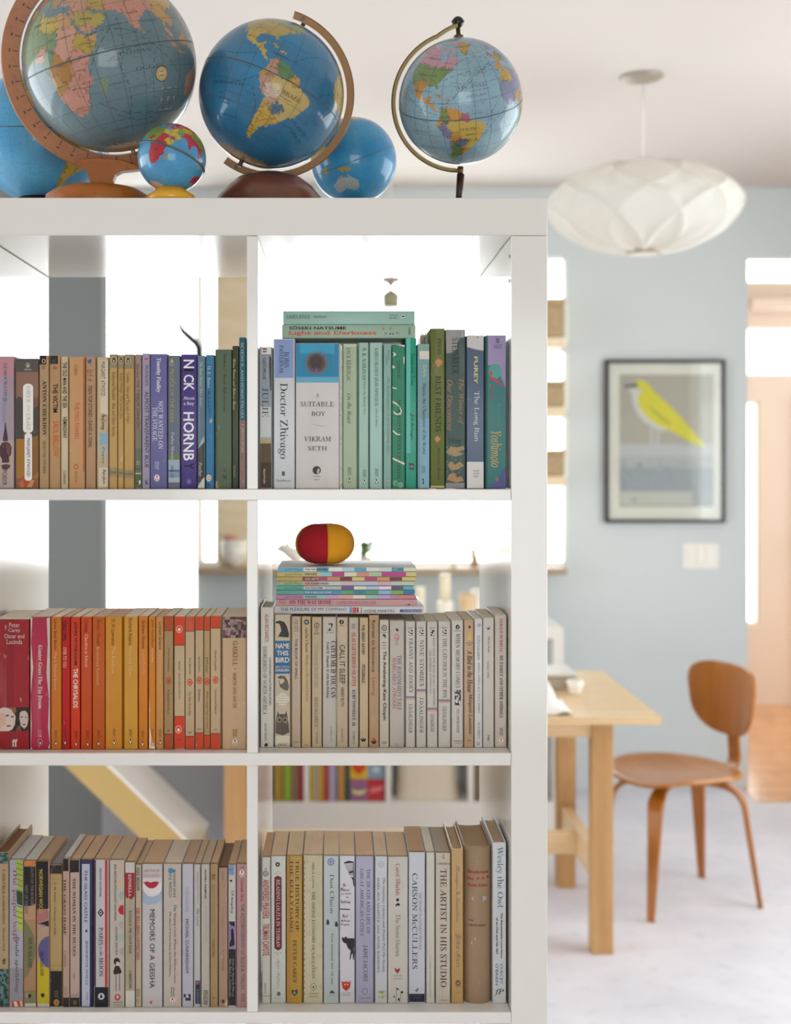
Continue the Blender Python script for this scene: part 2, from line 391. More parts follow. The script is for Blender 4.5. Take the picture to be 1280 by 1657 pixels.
# hall beyond the doorway
HY = 8.1
struct(MB().box(1.75, YB + .12, -.1, 4.6, HY + .1, -.004).obj('floor_hall', M['dark']), 'hall sub floor')
fh = bpy.data.objects['floor_hall']; rnd = random.Random(4)
pl = []
for i in range(16):
    y0 = 5.76 + i * .148
    for j in range(2):
        x0 = 1.86 if j == 0 else 2.7 + .5 * rnd.random(); pl.append((y0, x0, j))
k = 0
for i in range(16):
    y0 = 5.762 + i * .148; xs = 2.25 + .6 * rnd.random()
    top = XR - .002 if y0 < 6.1 else 4.2
    for (xa, xb) in ((1.864, xs), (xs + .003, top)):
        me_b = MB().box(xa, y0, -.02 if y0 > 5.9 else -.004, xb, y0 + .145, .002 + .0006 * (i % 3), b=.001)
        o = me_b.obj('floor_plank', M['plank'], fh); k += 1
struct(MB().box(1.86, 5.757, -.003, XR, 5.763, .004).obj('trim_5', M['oak']))
b = MB()   # far hall wall with clerestory bands and a side light
zA0, zA1, zB0, zB1 = wz(458, HY), 2.84, wz(608, HY), wz(530, HY); xs0, xs1 = wx(1205, HY), wx(1228, HY); zC0, zC1 = .5, wz(650, HY)
b.box(1.75, HY, 0, xs0, HY + .1, 3.0); b.box(xs0, HY, zA1, 4.6, HY + .1, 3.0); b.box(xs0, HY, zB1, 4.6, HY + .1, zA0)
b.box(xs0, HY, zC1, 4.6, HY + .1, zB0); b.box(xs1, HY, 0, 4.6, HY + .1, zC1); b.box(xs0, HY, 0, xs1, HY + .1, zC0)
struct(b.obj('wall_hall', M['wall_warm_lit']), 'far hall wall, beige with warm light in its colour')
for n, (xa, xb, za, zb) in enumerate(((xs0, 4.6, zA0, zA1), (xs0, 4.6, zB0, zB1), (xs0, xs1, zC0, zC1))):
    window(6 + n, xb - xa, zb - za, ((xa + xb)/2, HY + .05, za), 0, t=.012)
struct(MB().box(xs0, HY - .16, zB1 + .10, 4.5, HY, zB1 + .16).obj('trim_6', M['wall_warm_lit']), 'beige ledge between the hall windows')
b = MB(); b.box(1.75, YB + .12, 0, 1.85, HY, 3.0); b.box(4.5, YB, 0, 4.6, 6.25, 3.0); b.box(4.5, 7.85, 0, 4.6, HY, 3.0); b.box(4.5, 6.25, 0, 4.6, 7.85, .3); b.box(4.5, 6.25, 2.9, 4.6, 7.85, 3.0); struct(b.obj('wall_hall_side', M['wall_white']))
struct(MB().box(1.75, YB + .0, 3.0, 4.6, HY + .1, 3.1).obj('ceiling_hall', M['ceiling']))
struct(MB().box(XR + .1, YB, 0, 4.6, YB + .12, 3.0).obj('wall_hall_near', M['wall_white']))
window(9, 1.6, 2.6, (4.55, 7.05, .3), R(90))  # out of view, added to brighten the hall
# flush door in the hall wall
dr = struct(MB().box(2.86, HY - .03, .01, 3.62, HY - .002, zB0 - .12, b=.003).obj('door_1', M['wall_warm_lit']), 'flush beige door in the hall wall')
MB().lathe([(0, 0), (.026, .002), (.026, .014), (.012, .02), (.012, .04), (.028, .05), (.028, .07), (0, .076)], 16).obj('door_handle', M['steel'], dr, True, (2.93, HY - .031, 1.0)).rotation_euler = (R(90), 0, 0)

# ================================================================== STAIR RAIL
Z0 = lambda X: (-.2275 - X) / 1.035                    # height of the upper edge of the sloping parapet at X
sr = tag(empty('sloping_stair_rail', (-.461, 4.46, 0)), 'sloping stair parapet, tan board side and bright white top, before grey wall', 'stair rail')
sr.matrix_world = Matrix.Translation((-.461, 4.46, 0))
def slab(xa, xb, ya, yb, top, bot):
    v = []
    for (X) in (xa, xb):
        for (Y) in (ya, yb):
            for o_ in (bot, top): v.append((X + .461, Y - 4.46, Z0(X) + o_))
    return MB().add(v, [(0,1,3,2),(4,6,7,5),(0,4,5,1),(2,3,7,6),(0,2,6,4),(1,5,7,3)])
slab(-1.15, -.461, 4.30, 4.62, -.012, -.148).obj('side_board', M['gold'], sr)
slab(-1.15, -.457, 4.295, 4.625, 0, -.012).obj('top_board', M['lit_white'], sr)
MB().box(-.06, -.05, 0, 0, .05, Z0(-.521) - .1).obj('end_post', M['gold'], sr)
MB().box(-.66, -.05, 0, -.60, .05, Z0(-1.121) - .1).obj('rail_post', M['gold'], sr)

# ================================================================== MAIN BOOKCASE
YF = 1.73; YK = 2.12; s0 = YF / F
XO, XI, XD1, XD0, XLI = wx(886, YF), wx(827, YF), wx(417.2, YF), wx(399.5, YF), wx(-26, YF)
ZT, ZTB = wz(320, YF), wz(381.5, YF)
ZS = [(wz(791.6, YF), wz(809.5, YF)), (wz(1218.6, YF), wz(1239, YF)), (wz(1638, YF), wz(1656, YF))]
ZS.append((ZS[2][1] - .335, ZS[2][1] - .350))
bc = tag(empty('bookcase', (0, YF, 0)), 'large white square-celled bookcase holding the rows of books', 'bookcase')
def bcb(name, x0, x1, z0, z1, y0=YF, y1=YK, bev=.0008):
    return MB().box(x0, y0 - YF, z0, x1, y1 - YF, z1, b=bev).obj(name, M['white'], bc)
XLO = XLI - .049
bcb('top_board', XLO, XO, ZTB + .0006, ZT); bcb('side_panel', XI + .0004, XO, 0, ZTB); bcb('side_panel', XLO, XLI - .0004, 0, ZTB)
bcb('bottom_board', XLI, XI, .0, .049)
for a, c in ZS: bcb('shelf', XLI, XI, c, a)
zz = [ZTB] + [v for p in ZS for v in p] + [.049]
for i in range(0, len(zz), 2): bcb('divider', XD0, XD1, zz[i + 1] + .0002, zz[i] - .0002)
for (px, py) in ((826.8, 412.5), (826.8, 452.5)):
    MB().lathe([(0, 0), (.0022, 0), (.0022, .0016), (0, .0016)], 10).obj('pin_hole_cover', M['steel'], bc, False, (XI - .0002, .012, wz(py, YF))).rotation_euler = (0, R(-90), 0)

# ================================================================== DINING TABLE
tb = tag(empty('dining_table', (.26, 4.24, 0)), 'birch dining table with square legs behind the bookcase', 'table')
TZ = .757
def tbx(name, x0, x1, y0, y1, z0, z1, mat='birch', bev=.002): return MB().box(x0 - .26, y0 - 4.24, z0, x1 - .26, y1 - 4.24, z1, b=bev).obj(name, M[mat], tb)
for i in range(6):
    ya = 3.81 + i * .1433
    tbx('top_plank', -.44, .95, ya, ya + .1430, TZ - .022, TZ, bev=.0006)
LX = ((-.345, -.280), (.778, .843)); LY = ((3.975, 4.04), (4.60, 4.665))
for xa in LX:
    for ya in LY: tbx('leg', *xa, *ya, 0, TZ - .0225, 'birch_leg')
for ya in (LY[0][0] + .012, LY[1][1] - .037): tbx('apron', LX[0][1], LX[1][0], ya, ya + .025, TZ - .095, TZ - .0225)
for xa in LX: tbx('apron', xa[0] + .02, xa[0] + .045, LY[0][1], LY[1][0], TZ - .095, TZ - .0225)
for xa in LX: tbx('end_stretcher', xa[0] + .012, xa[0] + .053, LY[0][1], LY[1][0], .20, .29)
tbx('long_stretcher', LX[0][1] - .012, LX[1][0] + .012, 4.30, 4.34, .21, .28)
def place(px, py, Y): return ((px - CX) * Y / F, Y)
# things on the table
gb = tag(empty('storage_box', (.745, 4.36, TZ)), 'flat grey box at the far end of the birch table', 'box')
MB().box(-.17, -.09, 0, .04, .09, .042, b=.003).obj('box_body', M['steel'], gb)
MB().box(-.173, -.093, .042, .043, .093, .054, b=.003).obj('lid', simple('pale_grey_lid', 'c9c5be', .5), gb)
nk = MB(); pts = []
n = 14
for j in range(n + 1):
    for i in range(n + 1):
        u, v = i / n, j / n; x = -.10 + .155 * u; y = -.13 + .2 * v
        z = .004 + .075 * math.exp(-((u - .62) ** 2 / .03 + (v - .62) ** 2 / .06)) + .006 * math.sin(9 * u + 5 * v)
        pts.append((x, y, max(z, .003)))
nk.add(pts, [(j*(n+1)+i, j*(n+1)+i+1, (j+1)*(n+1)+i+1, (j+1)*(n+1)+i) for j in range(n) for i in range(n)])
o = nk.obj('cloth_napkin', simple('white_linen', 'f4f0ea', .9, .03, 60, .2), smooth=True, loc=(.64, 3.97, TZ)); tag(o, 'crumpled white napkin peaked up near the front table edge', 'napkin')
sm = o.modifiers.new('s', 'SOLIDIFY'); sm.thickness = .002; sm.offset = 1
cp = MB().lathe([(0, 0), (.016, 0), (.019, .004), (.026, .03), (.028, .045), (.026, .045), (.023, .03), (.016, .008), (0, .006)], 24).obj('drinking_cup', M['ceramic'], smooth=True, loc=(.765, 4.19, TZ)); tag(cp, 'small white cup beside the grey box on the table', 'cup')

# ================================================================== PLYWOOD CHAIR
ch = tag(empty('plywood_chair', (1.173, 4.49, 0), (0, 0, R(108.7))), 'honey coloured bent plywood chair with rounded back at the table', 'chair')
def shell(fn, nu, nv, th):
    """solid sheet: fn(u, v) -> point, u,v in the unit disc (polar grid), th = thickness along -normal approx"""
    top = []; 
    for j in range(nv + 1):
        for i in range(nu):
            a = 2 * math.pi * i / nu; r = j / nv; top.append(Vector(fn(r, a)))
    fs = [(j*nu+i, j*nu+(i+1)%nu, (j+1)*nu+(i+1)%nu, (j+1)*nu+i) for j in range(nv) for i in range(nu)]
    m = MB().add(top, fs); return m
def selp(a, ex): 
    c, s = math.cos(a), math.sin(a); return (math.copysign(abs(c) ** (2/ex), c), math.copysign(abs(s) ** (2/ex), s))
def seat_fn(r, a):
    cx_, sy_ = selp(a, 2.6); wdt = .215 + .012 * sy_; x = wdt * cx_ * r; y = .205 * sy_ * r + .005
    z = .440 - .022 * (1 - (x / .215) ** 2) * (1 - (y / .21) ** 2) * (1 if y < .05 else 1) - .018 * max(0, (y - .08) / .12) ** 2 + .006 * abs(x / .2) ** 2
    return (x, y, z)
o = shell(seat_fn, 56, 10, .012).obj('seat', M['ply'], ch, True)
md = o.modifiers.new('s', 'SOLIDIFY'); md.thickness = .013; md.offset = -1
md = o.modifiers.new('b', 'BEVEL'); md.width = .003; md.segments = 2; md.limit_method = 'ANGLE'
def back_fn(r, a):
    cx_, sy_ = selp(a, 4.2 if math.sin(a) > 0 else 2.9); x = (.183 + .022 * sy_) * cx_ * r; z = .112 * sy_ * r
    y = -.205 + .040 * (x / .2) ** 2 - .13 * (z) ** 1 * .6
    return (x, y, .678 + z + .012 * (1 - (x / .2) ** 2) * (1 if z > 0 else -1) * abs(z) / .11)
o = shell(back_fn, 56, 10, .01).obj('backrest', M['ply_up'], ch, True)
md = o.modifiers.new('s', 'SOLIDIFY'); md.thickness = .011; md.offset = 0
md = o.modifiers.new('b', 'BEVEL'); md.width = .003; md.segments = 2; md.limit_method = 'ANGLE'
def bez(p0, p1, p2, p3, n=14):
    return [Vector(p0) * (1-t)**3 + 3*Vector(p1)*t*(1-t)**2 + 3*Vector(p2)*t*t*(1-t) + Vector(p3)*t**3 for t in [i/n for i in range(n+1)]]
pts = bez((0, -.02, .414), (0, -.12, .412), (0, -.245, .40), (0, -.232, .49), 12) + bez((0, -.232, .49), (0, -.224, .55), (0, -.228, .62), (0, -.236, .74), 6)[1:]
MB().strip(pts, (1, 0, 0), [.062] * len(pts), [.013] * len(pts)).obj('back_brace', M['ply_up'], ch, auto=40)
for sx in (-1, 1):
    for sy in (-1, 1):
        top = (.03 * sx, .05 * sy, .405); foot = (.17 * sx, .213 * sy, 0)
        pts = bez(top, (.075 * sx, .11 * sy, .407), (.125 * sx, .165 * sy, .41), (.136 * sx, .175 * sy, .33), 12)
        n2 = 8; a0 = pts[-1]
        pts += [a0.lerp(Vector(foot), (i + 1) / n2) for i in range(n2)]
        L = len(pts); ws = [(.03 + .026 * min(1, i / 9)) if i < 11 else .056 - .032 * ((i - 10) / (L - 11)) for i in range(L)]
        side = Vector((-.213 * sy, .17 * sx, 0)).normalized()
        MB().strip(pts, side, ws, [.017] * L).obj('leg', M['ply_up'], ch, auto=40)
MB().box(-.05, -.09, .400, .05, .09, .414, b=.003).obj('leg_plate', M['ply_up'], ch)

# ================================================================== PENDANT LAMP
PY = 4.27; PX = wx(1041, PY); lp = tag(empty('pendant_lamp', (PX, PY, CE)), 'white saucer pendant lamp with petal-like folds above the table', 'lamp')
MB().lathe([(.069, 0), (.069, -.004), (.062, -.010), (.035, -.018), (.008, -.024), (0, -.025)], 40).obj('ceiling_canopy', simple('satin_taupe_metal', 'a59a8c', .5, .05, 20, metal=.3), lp, True, (wx(1038, PY) - PX, 0, 0))
rim = wz(330, PY) - CE
MB().tube([(0, 0, -.024), (0, 0, rim + .11)], .0035, 8).obj('cord', M['trim'], lp, True)
nth, nph, nr = 240, 60, 9
vs = []; Rl = .32
for j in range(nph + 1):
    t = j / nph; ph = math.pi * (t - .5)            # -90 bottom .. +90 top
    for i in range(nth):
        th = 2 * math.pi * i / nth
        cr = max(math.cos(ph), 0) ** .96; hz = math.sin(ph); zz_ = (.135 if hz > 0 else .165) * math.copysign(abs(hz) ** 1.2, hz)
        tw = .72 * math.sin(ph * .98)
        d = min(abs(((th + sg * tw) * nr / (2 * math.pi) + .5 * (sg < 0)) % 1 - .5) for sg in (1, -1)) / .5 if False else None
        dd = []
        for sg in (1, -1):
            q = ((th + sg * tw + .35) * nr / (2 * math.pi)) % 1; dd.append(min(q, 1 - q) * 2 * math.pi / nr)
        e = min(dd); dep = 1 - math.exp(-(e / .09)); k = 1 - .06 * dep
        rr = max(Rl * cr * k, .028 if t < .02 else .02)
        vs.append((rr * math.cos(th), rr * math.sin(th), rim + zz_ * (1 - .08 * dep)))
fs = [(j*nth+i, j*nth+(i+1)%nth, (j+1)*nth+(i+1)%nth, (j+1)*nth+i) for j in range(nph) for i in range(nth)]
MB().add(vs, fs).obj('lamp_shade', M['shade'], lp, True)
inner = []          # inner layer added so alternate petals let less light through and look darker
for j in range(6, nph - 5):
    ph = math.pi * ((j + .5) / nph - .5); tw = .72 * math.sin(ph * .98)
    for i in range(nth):
        th = 2 * math.pi * (i + .5) / nth; pa = sum(int(math.floor((th + sg * tw + .35) * nr / (2 * math.pi))) for sg in (1, -1))
        if pa % 2 == 0: inner.append(fs[j * nth + i])
used = sorted({k_ for f_ in inner for k_ in f_}); ix = {k_: n_ for n_, k_ in enumerate(used)}
MB().add([(vs[k_][0] * .985, vs[k_][1] * .985, rim + (vs[k_][2] - rim) * .985) for k_ in used], [tuple(ix[k_] for k_ in f_) for f_ in inner]).obj('petal_dark_layer', M['shade'], lp, True)
for sg in (1, -1):
    for k_ in range(nr):
        pp = []
        for j in range(3, 30):
            ph = math.pi * (j / 32 - .5); tw = .72 * math.sin(ph * .98); th = k_ * 2 * math.pi / nr - .35 - sg * tw
            cr = max(math.cos(ph), 0) ** .96; hz = math.sin(ph); z_ = (.135 if hz > 0 else .165) * math.copysign(abs(hz) ** 1.2, hz)
            pp.append((Rl * cr * 1.001 * math.cos(th), Rl * cr * 1.001 * math.sin(th), rim + z_ * 1.002))
        MB().tube(pp, .0011, 5).obj('shade_wire', M['trim'], lp, True)
MB().lathe([(.052, 0), (.055, .004), (.052, .008), (.048, .004), (.052, 0)], 40).obj('bottom_ring', M['sill'], lp, True, (0, 0, rim - .166))

MB().lathe([(0, 0), (.05, 0), (.05, .003), (0, .003)], 32).obj('bottom_hole_disc', M['trim'], lp, False, (0, 0, rim - .1665))  # white disc added so the open bottom looks light inside

# ================================================================== PICTURE AND SWITCH
WY = 5.998
def zq(px, py, x0=960, y0=560, s=4.3625): return (x0 + px / s, y0 + py / s)
x0, x1, z1, z0 = wx(980, 5.97), wx(1174, 5.97), wz(582, 5.97), wz(846, 5.97); pcx, pcz = (x0 + x1)/2, z0
pf = tag(empty('framed_picture', (pcx, WY, pcz)), 'black framed print of a yellow bird on the blue wall', 'picture')
w2, h2 = (x1 - x0)/2, z1 - z0; fb = .015; b = MB()
b.box(-w2, -.03, 0, w2, 0, fb); b.box(-w2, -.03, h2 - fb, w2, 0, h2); b.box(-w2, -.03, fb, -w2 + fb, 0, h2 - fb); b.box(w2 - fb, -.03, fb, w2, 0, h2 - fb)
b.obj('frame', M['black'], pf)
MB().box(-w2 + fb, -.012, fb, w2 - fb, -.002, h2 - fb).obj('mat_board', simple('cream_mat_board', 'efe9df', .8), pf)
pr = MB(); PYY = 5.984
def pq(poly, col, k): 
    vs = []
    for (a, c) in poly:
        q = W(*zq(a, c), PYY - .0002 * k); vs.append((q.x - pcx, q.y - WY, q.z - pcz))
    pr.add(vs, [tuple(range(len(vs)))[::-1]], lin(col, .95))
rc = lambda a, b_, c, d: [(a, b_), (c, b_), (c, d), (a, d)]
pq(rc(185, 200, 850, 1135), 'b9b0a4', 0)
pq(rc(185, 690, 850, 775), 'c9c9ca', 1); pq(rc(185, 775, 850, 860), 'bcbcbe', 1); pq(rc(185, 860, 850, 1025), 'a3a8b2', 1); pq(rc(700, 1020, 850, 1135), 'a9adb3', 2); pq(rc(190, 1028, 705, 1122), 'cfcfc6', 2)
rn = random.Random(9)
for _ in range(90):
    a, c, s_ = rn.uniform(200, 830), rn.uniform(790, 1010), rn.uniform(6, 16); pq([(a, c - s_), (a + s_, c), (a, c + s_ * .7), (a - s_, c)], rn.choice(['b5b8be', '969cab', 'aeb0b0']), 3)
pq([(250,300),(300,290),(350,320),(315,370),(330,440),(390,510),(470,565),(540,595),(480,600),(420,575),(350,530),(300,460),(275,390),(275,350)], 'dedad6', 4)
for a in (405, 447): pq(rc(a, 580, a + 16, 692), 'd6d3d2', 4)
pq([(292,262),(310,244),(345,240),(372,254),(392,275),(440,330),(520,400),(600,480),(680,570),(740,640),(790,700),(770,712),(700,685),(600,630),(540,595),(460,560),(390,510),(330,440),(312,380),(320,345),(350,320),(330,300),(305,292)][::-1], 'e6da1c', 5)
pq([(375,410),(400,425),(480,490),(550,545),(540,562),(470,510),(410,450)], 'b8b424', 6)
pq([(212,262),(250,274),(300,270),(322,284),(300,294),(252,290),(214,302),(238,283)], '3a3a38', 6)
pq([(290,262),(305,258),(316,268),(312,282),(296,286),(286,274)], '4a4a3a', 7); pq([(294,268),(303,265),(309,271),(305,279),(297,279)], 'd8d8b0', 8)
for i in range(4): pq(rc(270 + i * 11, 1070, 277 + i * 11, 1100), '9d9d99', 3)
pr.obj('print', M['cover_new'], pf)
MB().box(-w2 + fb, -.024, fb, w2 - fb, -.022, h2 - fb).obj('glass', M['glass'], pf)

x0, x1, z1, z0 = wx(1104, 5.99), wx(1164, 5.99), wz(879, 5.99), wz(921, 5.99); cx_ = (x0 + x1)/2
sw = tag(empty('light_switch', (cx_, 6.0, z0)), 'white three-gang light switch plate below the bird picture', 'switch')
MB().box(x0 - cx_, -.008, 0, x1 - cx_, 0, z1 - z0, b=.002).obj('switch_plate', M['trim'], sw)
for i in (-1, 0, 1): MB().box(i * .046 - .016, -.012, .027, i * .046 + .016, -.007, z1 - z0 - .027, b=.001).obj('rocker', M['ceramic'], sw)

# ================================================================== LOW BOOKCASE UNDER THE WINDOW
LY0 = 5.3; LY1 = 5.69; LH = .83
lb = tag(empty('low_bookcase', (.3, LY0, 0)), 'low white bookcase under the window, seen through the tall one', 'bookcase')
def lbx(name, xa, xb, za, zb): return MB().box(xa - .3, 0, za, xb - .3, LY1 - LY0, zb, b=.001).obj(name, M['white'], lb)
la, lz = wx(405, LY0), wx(912, LY0); lz0 = wx(895, LY0)
zb = wz(1298, LY0); lbx('plinth', la, lz, 0, zb); lbx('top_board', la, lz, LH - .045, LH)
lbx('side_panel', la, wx(422, LY0), zb, LH - .045); lbx('side_panel', lz0, lz, zb, LH - .045)
lbx('shelf', wx(422, LY0), lz0, .452, .468)
for p in (496, 628.5, 762):
    for (a, c) in ((zb, .452), (.468, LH - .045)): lbx('divider', wx(p - 4.5, LY0), wx(p + 4.5, LY0), a, c)
G = 'books in the low white bookcase'; zb += .0005
bgb = [(440.5,444,'2e4a3c','dark green'),(444.5,451,'c79a3a','mustard yellow'),(451.5,459,'a8873c','ochre'),(460,471,'8fae3a','lime green'),(471.5,483,'8c6d52','brown'),(483.5,491,'a8303c','crimson'),
       (502.5,509.5,'c7a63c','gold'),(510,515.5,'a7a79c','light grey'),(516,523,'d19a35','amber'),(524,532.5,'a4483c','brick red'),(533,541.5,'b5a3c2','pale lilac'),(542,548,'7c7a80','slate'),(548.5,557,'c88836','orange'),(558,566,'3a5240','deep green')]
prev = None
for i, (pa, pb, col, nm) in enumerate(bgb):
    xa, xb = wx(pa, LY0 + .01), wx(pb, LY0 + .01); hh = .24 + .025 * ((i * 7) % 4) / 3
    o = empty('background_book', ((xa + xb)/2, LY0 + .012, zb)); w = (xb - xa)/2 - .0005
    tag(o, '%s spine %s in the low white bookcase' % (nm, 'at the left end' if i == 0 else 'right of the %s one' % prev), 'book', G); prev = nm
    c = lin(col, 1.0); m = MB(); m.box(-w, 0, 0, w, .003, hh, c); m.box(-w, .003, 0, -w + .002, .17, hh, c); m.box(w - .002, .003, 0, w, .17, hh, c); m.obj('cover', M['cover'], o)
    MB().box(-w + .002, .003, .002, w - .002, .165, hh - .003, lin('e6dcc8')).obj('page_block', M['pages'], o)
xa, xb = wx(567, LY0), wx(623, LY0); cx_ = (xa + xb)/2
gb = tag(empty('picture_box', (cx_, LY0 + .012, zb)), 'square box with four bright picture panels beside the low shelf books', 'box')
MB().box(-(xb-xa)/2, .004, 0, (xb-xa)/2, .2, .29, b=.002).obj('box_body', simple('grey_card', '9aa0a0', .6), gb)
hw = (xb - xa)/4; zq_ = wz(1262, LY0) - zb
for (sx, lo, hi, col) in ((-1, zq_, 2*zq_+.03, 'e0b82a'), (1, zq_, 2*zq_+.03, '8ba1b4'), (-1, 0, zq_, 'a0688c'), (1, 0, zq_, 'c2383c')):
    MB().box(sx*hw - hw, 0, lo + .001, sx*hw + hw, .004, hi, lin(col, .9)).obj('picture_panel', M['cover_new'], gb)
m = MB(); hz_ = zq_ * 1.48
hp = [(16*math.sin(t)**3, 13*math.cos(t) - 5*math.cos(2*t) - 2*math.cos(3*t) - math.cos(4*t)) for t in [2*math.pi*i/28 for i in range(28)]]
m.add([(-hw + .0018*x, -.0006, hz_ + .0018*y) for x, y in hp], [tuple(range(28))], lin('c8401e'))
bw = [(math.cos(t)*.03, -abs(math.sin(t))*.022) for t in [math.pi*i/14 for i in range(15)]]
m.add([(-hw + x, -.0006, zq_*.55 + y) for x, y in bw], [tuple(range(15))], lin('e6dc9a'))
m.add([(-hw + x*.8, -.0007, zq_*.55 + y*.3) for x, y in bw], [tuple(range(15))], lin('3a4f7c'))
m.add([(hw - .028, -.0006, zq_*.35), (hw + .026, -.0006, zq_*.5), (hw + .03, -.0006, zq_*.72), (hw - .02, -.0006, zq_*.6)], [(0,1,2,3)], lin('e07a7c'))
m.add([(hw - .014, -.0006, zq_*1.3), (hw + .012, -.0006, zq_*1.3), (hw + .016, -.0006, zq_*1.5), (hw, -.0006, zq_*1.62), (hw - .016, -.0006, zq_*1.5)], [(0,1,2,3,4)], lin('b9cad2'))
m.obj('printed_motif', M['cover_new'], gb)
xa, xb = wx(640, LY0), wx(749, LY0); cx_ = (xa + xb)/2; hw = (xb - xa)/2
kb = tag(empty('storage_basket', (cx_, LY0 + .17, zb)), 'cream canvas basket with crimson things in it, in the low bookcase', 'basket')
m = MB(); n = 40; lv = 9; vs = []
for side in (0, 1):
    for j in range(lv):
        t = j / (lv - 1)
        for i in range(n):
            a = 2*math.pi*i/n; c_, s_ = selp(a, 5); bulge = 1 - .07 * math.sin(math.pi * t) - (.03 if side else 0)
            top = .185 + .02 * abs(c_) ** 3; vs.append((hw * .97 * c_ * bulge, .14 * s_ * bulge, (.004 if side else 0) + t * top))
fs = [(s*lv*n + j*n+i, s*lv*n + j*n+(i+1)%n, s*lv*n + (j+1)*n+(i+1)%n, s*lv*n + (j+1)*n+i) for s in (0,1) for j in range(lv-1) for i in range(n)]
fs += [((lv-1)*n+i, (lv-1)*n+(i+1)%n, (2*lv-1)*n+(i+1)%n, (2*lv-1)*n+i) for i in range(n)] + [tuple(range(n))]
m.add(vs, fs).obj('basket_body', M['canvas'], kb, True)
cl = MB().lathe([(0, 0), (.10, 0), (.112, .03), (.11, .13), (.09, .165), (.05, .18), (0, .185)], 28).obj('folded_cloth', simple('crimson_cloth', 'a0103a', .9, .1, 40, .3), smooth=True, loc=(cx_, LY0 + .17, zb + .006))
tag(cl, 'crimson cloth bundled inside the cream canvas basket', 'cloth')
xa, xb = wx(768, LY0), wx(790, LY0)
o = tag(empty('magazine_file', ((xa + xb)/2, LY0 + .02, zb)), 'brown file box at the right of the basket cell', 'box')
MB().box(-(xb-xa)/2, 0, 0, (xb-xa)/2, .24, .29, b=.001).obj('box_body', simple('brown_card', '77684f', .8), o)
MB().lathe([(0, 0), (.012, 0), (.012, .002), (0, .002)], 16).obj('finger_hole', M['black'], o, False, (0, -.0006, .2)).rotation_euler = (R(90), 0, 0)

# ------------------------------------------------------------------ candlesticks and pots on the low bookcase
def lathe_thing(name, label, cat, px, Y, z, parts, group=None, n=28):
    o = tag(empty(name, (wx(px, Y), Y, z)), label, cat, group)
    for (pn, mat, prof) in parts: MB().lathe(prof, n).obj(pn, M[mat], o, True)
    return o
cs = lambda h: [(0, 0), (.045, 0), (.046, .008), (.03, .02), (.026, h*.45), (.034, h*.6), (.034, h - .01), (.028, h), (.02, h), (0, h - .003)]
h1 = wz(972, 5.45) - LH
def candle(r, z, t): return [(0, z), (r, z), (r, t - .003), (r - .004, t), (.004, t - .004), (0, t - .004)]
o = lathe_thing('candlestick', 'tall cream candle in a bulbous white holder on the low bookcase', 'candle', 720.5, 5.45, LH, [('holder', 'ceramic', cs(h1)), ('candle', 'wax', candle(.022, h1 - .004, wz(928, 5.45) - LH))])
h2_ = .05
lathe_thing('pillar_candle', 'shorter cream pillar candle beside the book stack, left of the tall one', 'candle', 680, 5.42, LH, [('dish', 'ceramic', [(0, 0), (.035, 0), (.04, .01), (.03, .012), (0, .01)]), ('candle', 'wax', candle(.019, .010, wz(950, 5.42) - LH))])
lathe_thing('wooden_bowl', 'brown wooden bowl far right on the low bookcase', 'bowl', 756, 5.45, LH, [('bowl_body', 'oak', [(0, 0), (.02, 0), (.03, .02), (.032, .10), (.034, .125), (.03, .125), (.026, .1), (.02, .03), (0, .028)])])
lathe_thing('small_white_cup', 'tiny white cup at the right of the brown wooden bowl', 'cup', 771, 5.5, LH, [('cup_body', 'ceramic', [(0, 0), (.016, 0), (.02, .05), (.021, .14), (.017, .14), (.015, .05), (0, .04)])])

# ------------------------------------------------------------------ things on the window sill
SY = 5.93
fb_ = lathe_thing('fruit_bowl', 'white bowl with pinkish fruit on the sill, left cell', 'bowl', 379, SY, SILL, [('bowl_body', 'ceramic', [(0, 0), (.03, 0), (.033, .008), (.062, .05), (.070, .125), (.066, .125), (.058, .055), (.03, .016), (0, .014)])])
o = MB().lathe([(0, -.03), (.018, -.026), (.03, -.01), (.03, .01), (.018, .024), (.004, .024), (0, .02)], 20).obj('pink_fruit', simple('blush_fruit_skin', 'c98a78', .4, .2, 20), smooth=True, loc=(wx(373, SY), SY, SILL + .118)); tag(o, 'blush pink fruit lying in the white sill bowl', 'fruit')
st = MB().box(-.045, -.03, 0, .045, .03, .028, b=.004).obj('soap_block', M['ceramic'], loc=(wx(340, SY), SY - .02, SILL)); tag(st, 'small pale block on the sill at the left of the bowl', 'block')
# bird-shaped jug
bj = tag(empty('bird_jug', (wx(468, SY), SY - .02, SILL)), 'white bird-shaped jug with a yellow crest on the sill', 'jug')
m = MB(); vs = []; n = 20
prof = [(-.075, .075, .002), (-.06, .078, .008), (-.045, .085, .018), (-.03, .085, .026), (-.005, .07, .034), (.02, .058, .038), (.045, .052, .034), (.06, .05, .02), (.066, .05, .002)]
for (x, z, r) in prof:
    for i in range(n):
        a = 2*math.pi*i/n; vs.append((x, r*math.cos(a)*.8, z + r*math.sin(a)))
m.add(vs, [(j*n+i, j*n+(i+1)%n, (j+1)*n+(i+1)%n, (j+1)*n+i) for j in range(len(prof)-1) for i in range(n)]); m.obj('jug_body', M['ceramic'], bj, True)
MB().lathe([(0, 0), (.026, 0), (.024, .01), (.014, .03), (0, .035)], 20).obj('foot', M['ceramic'], bj, True, (.02, 0, 0))
MB().lathe([(0, 0), (.009, .002), (.011, .01), (.004, .022), (0, .024)], 12).obj('crest', M['yellow'], bj, True, (-.005, 0, .098))
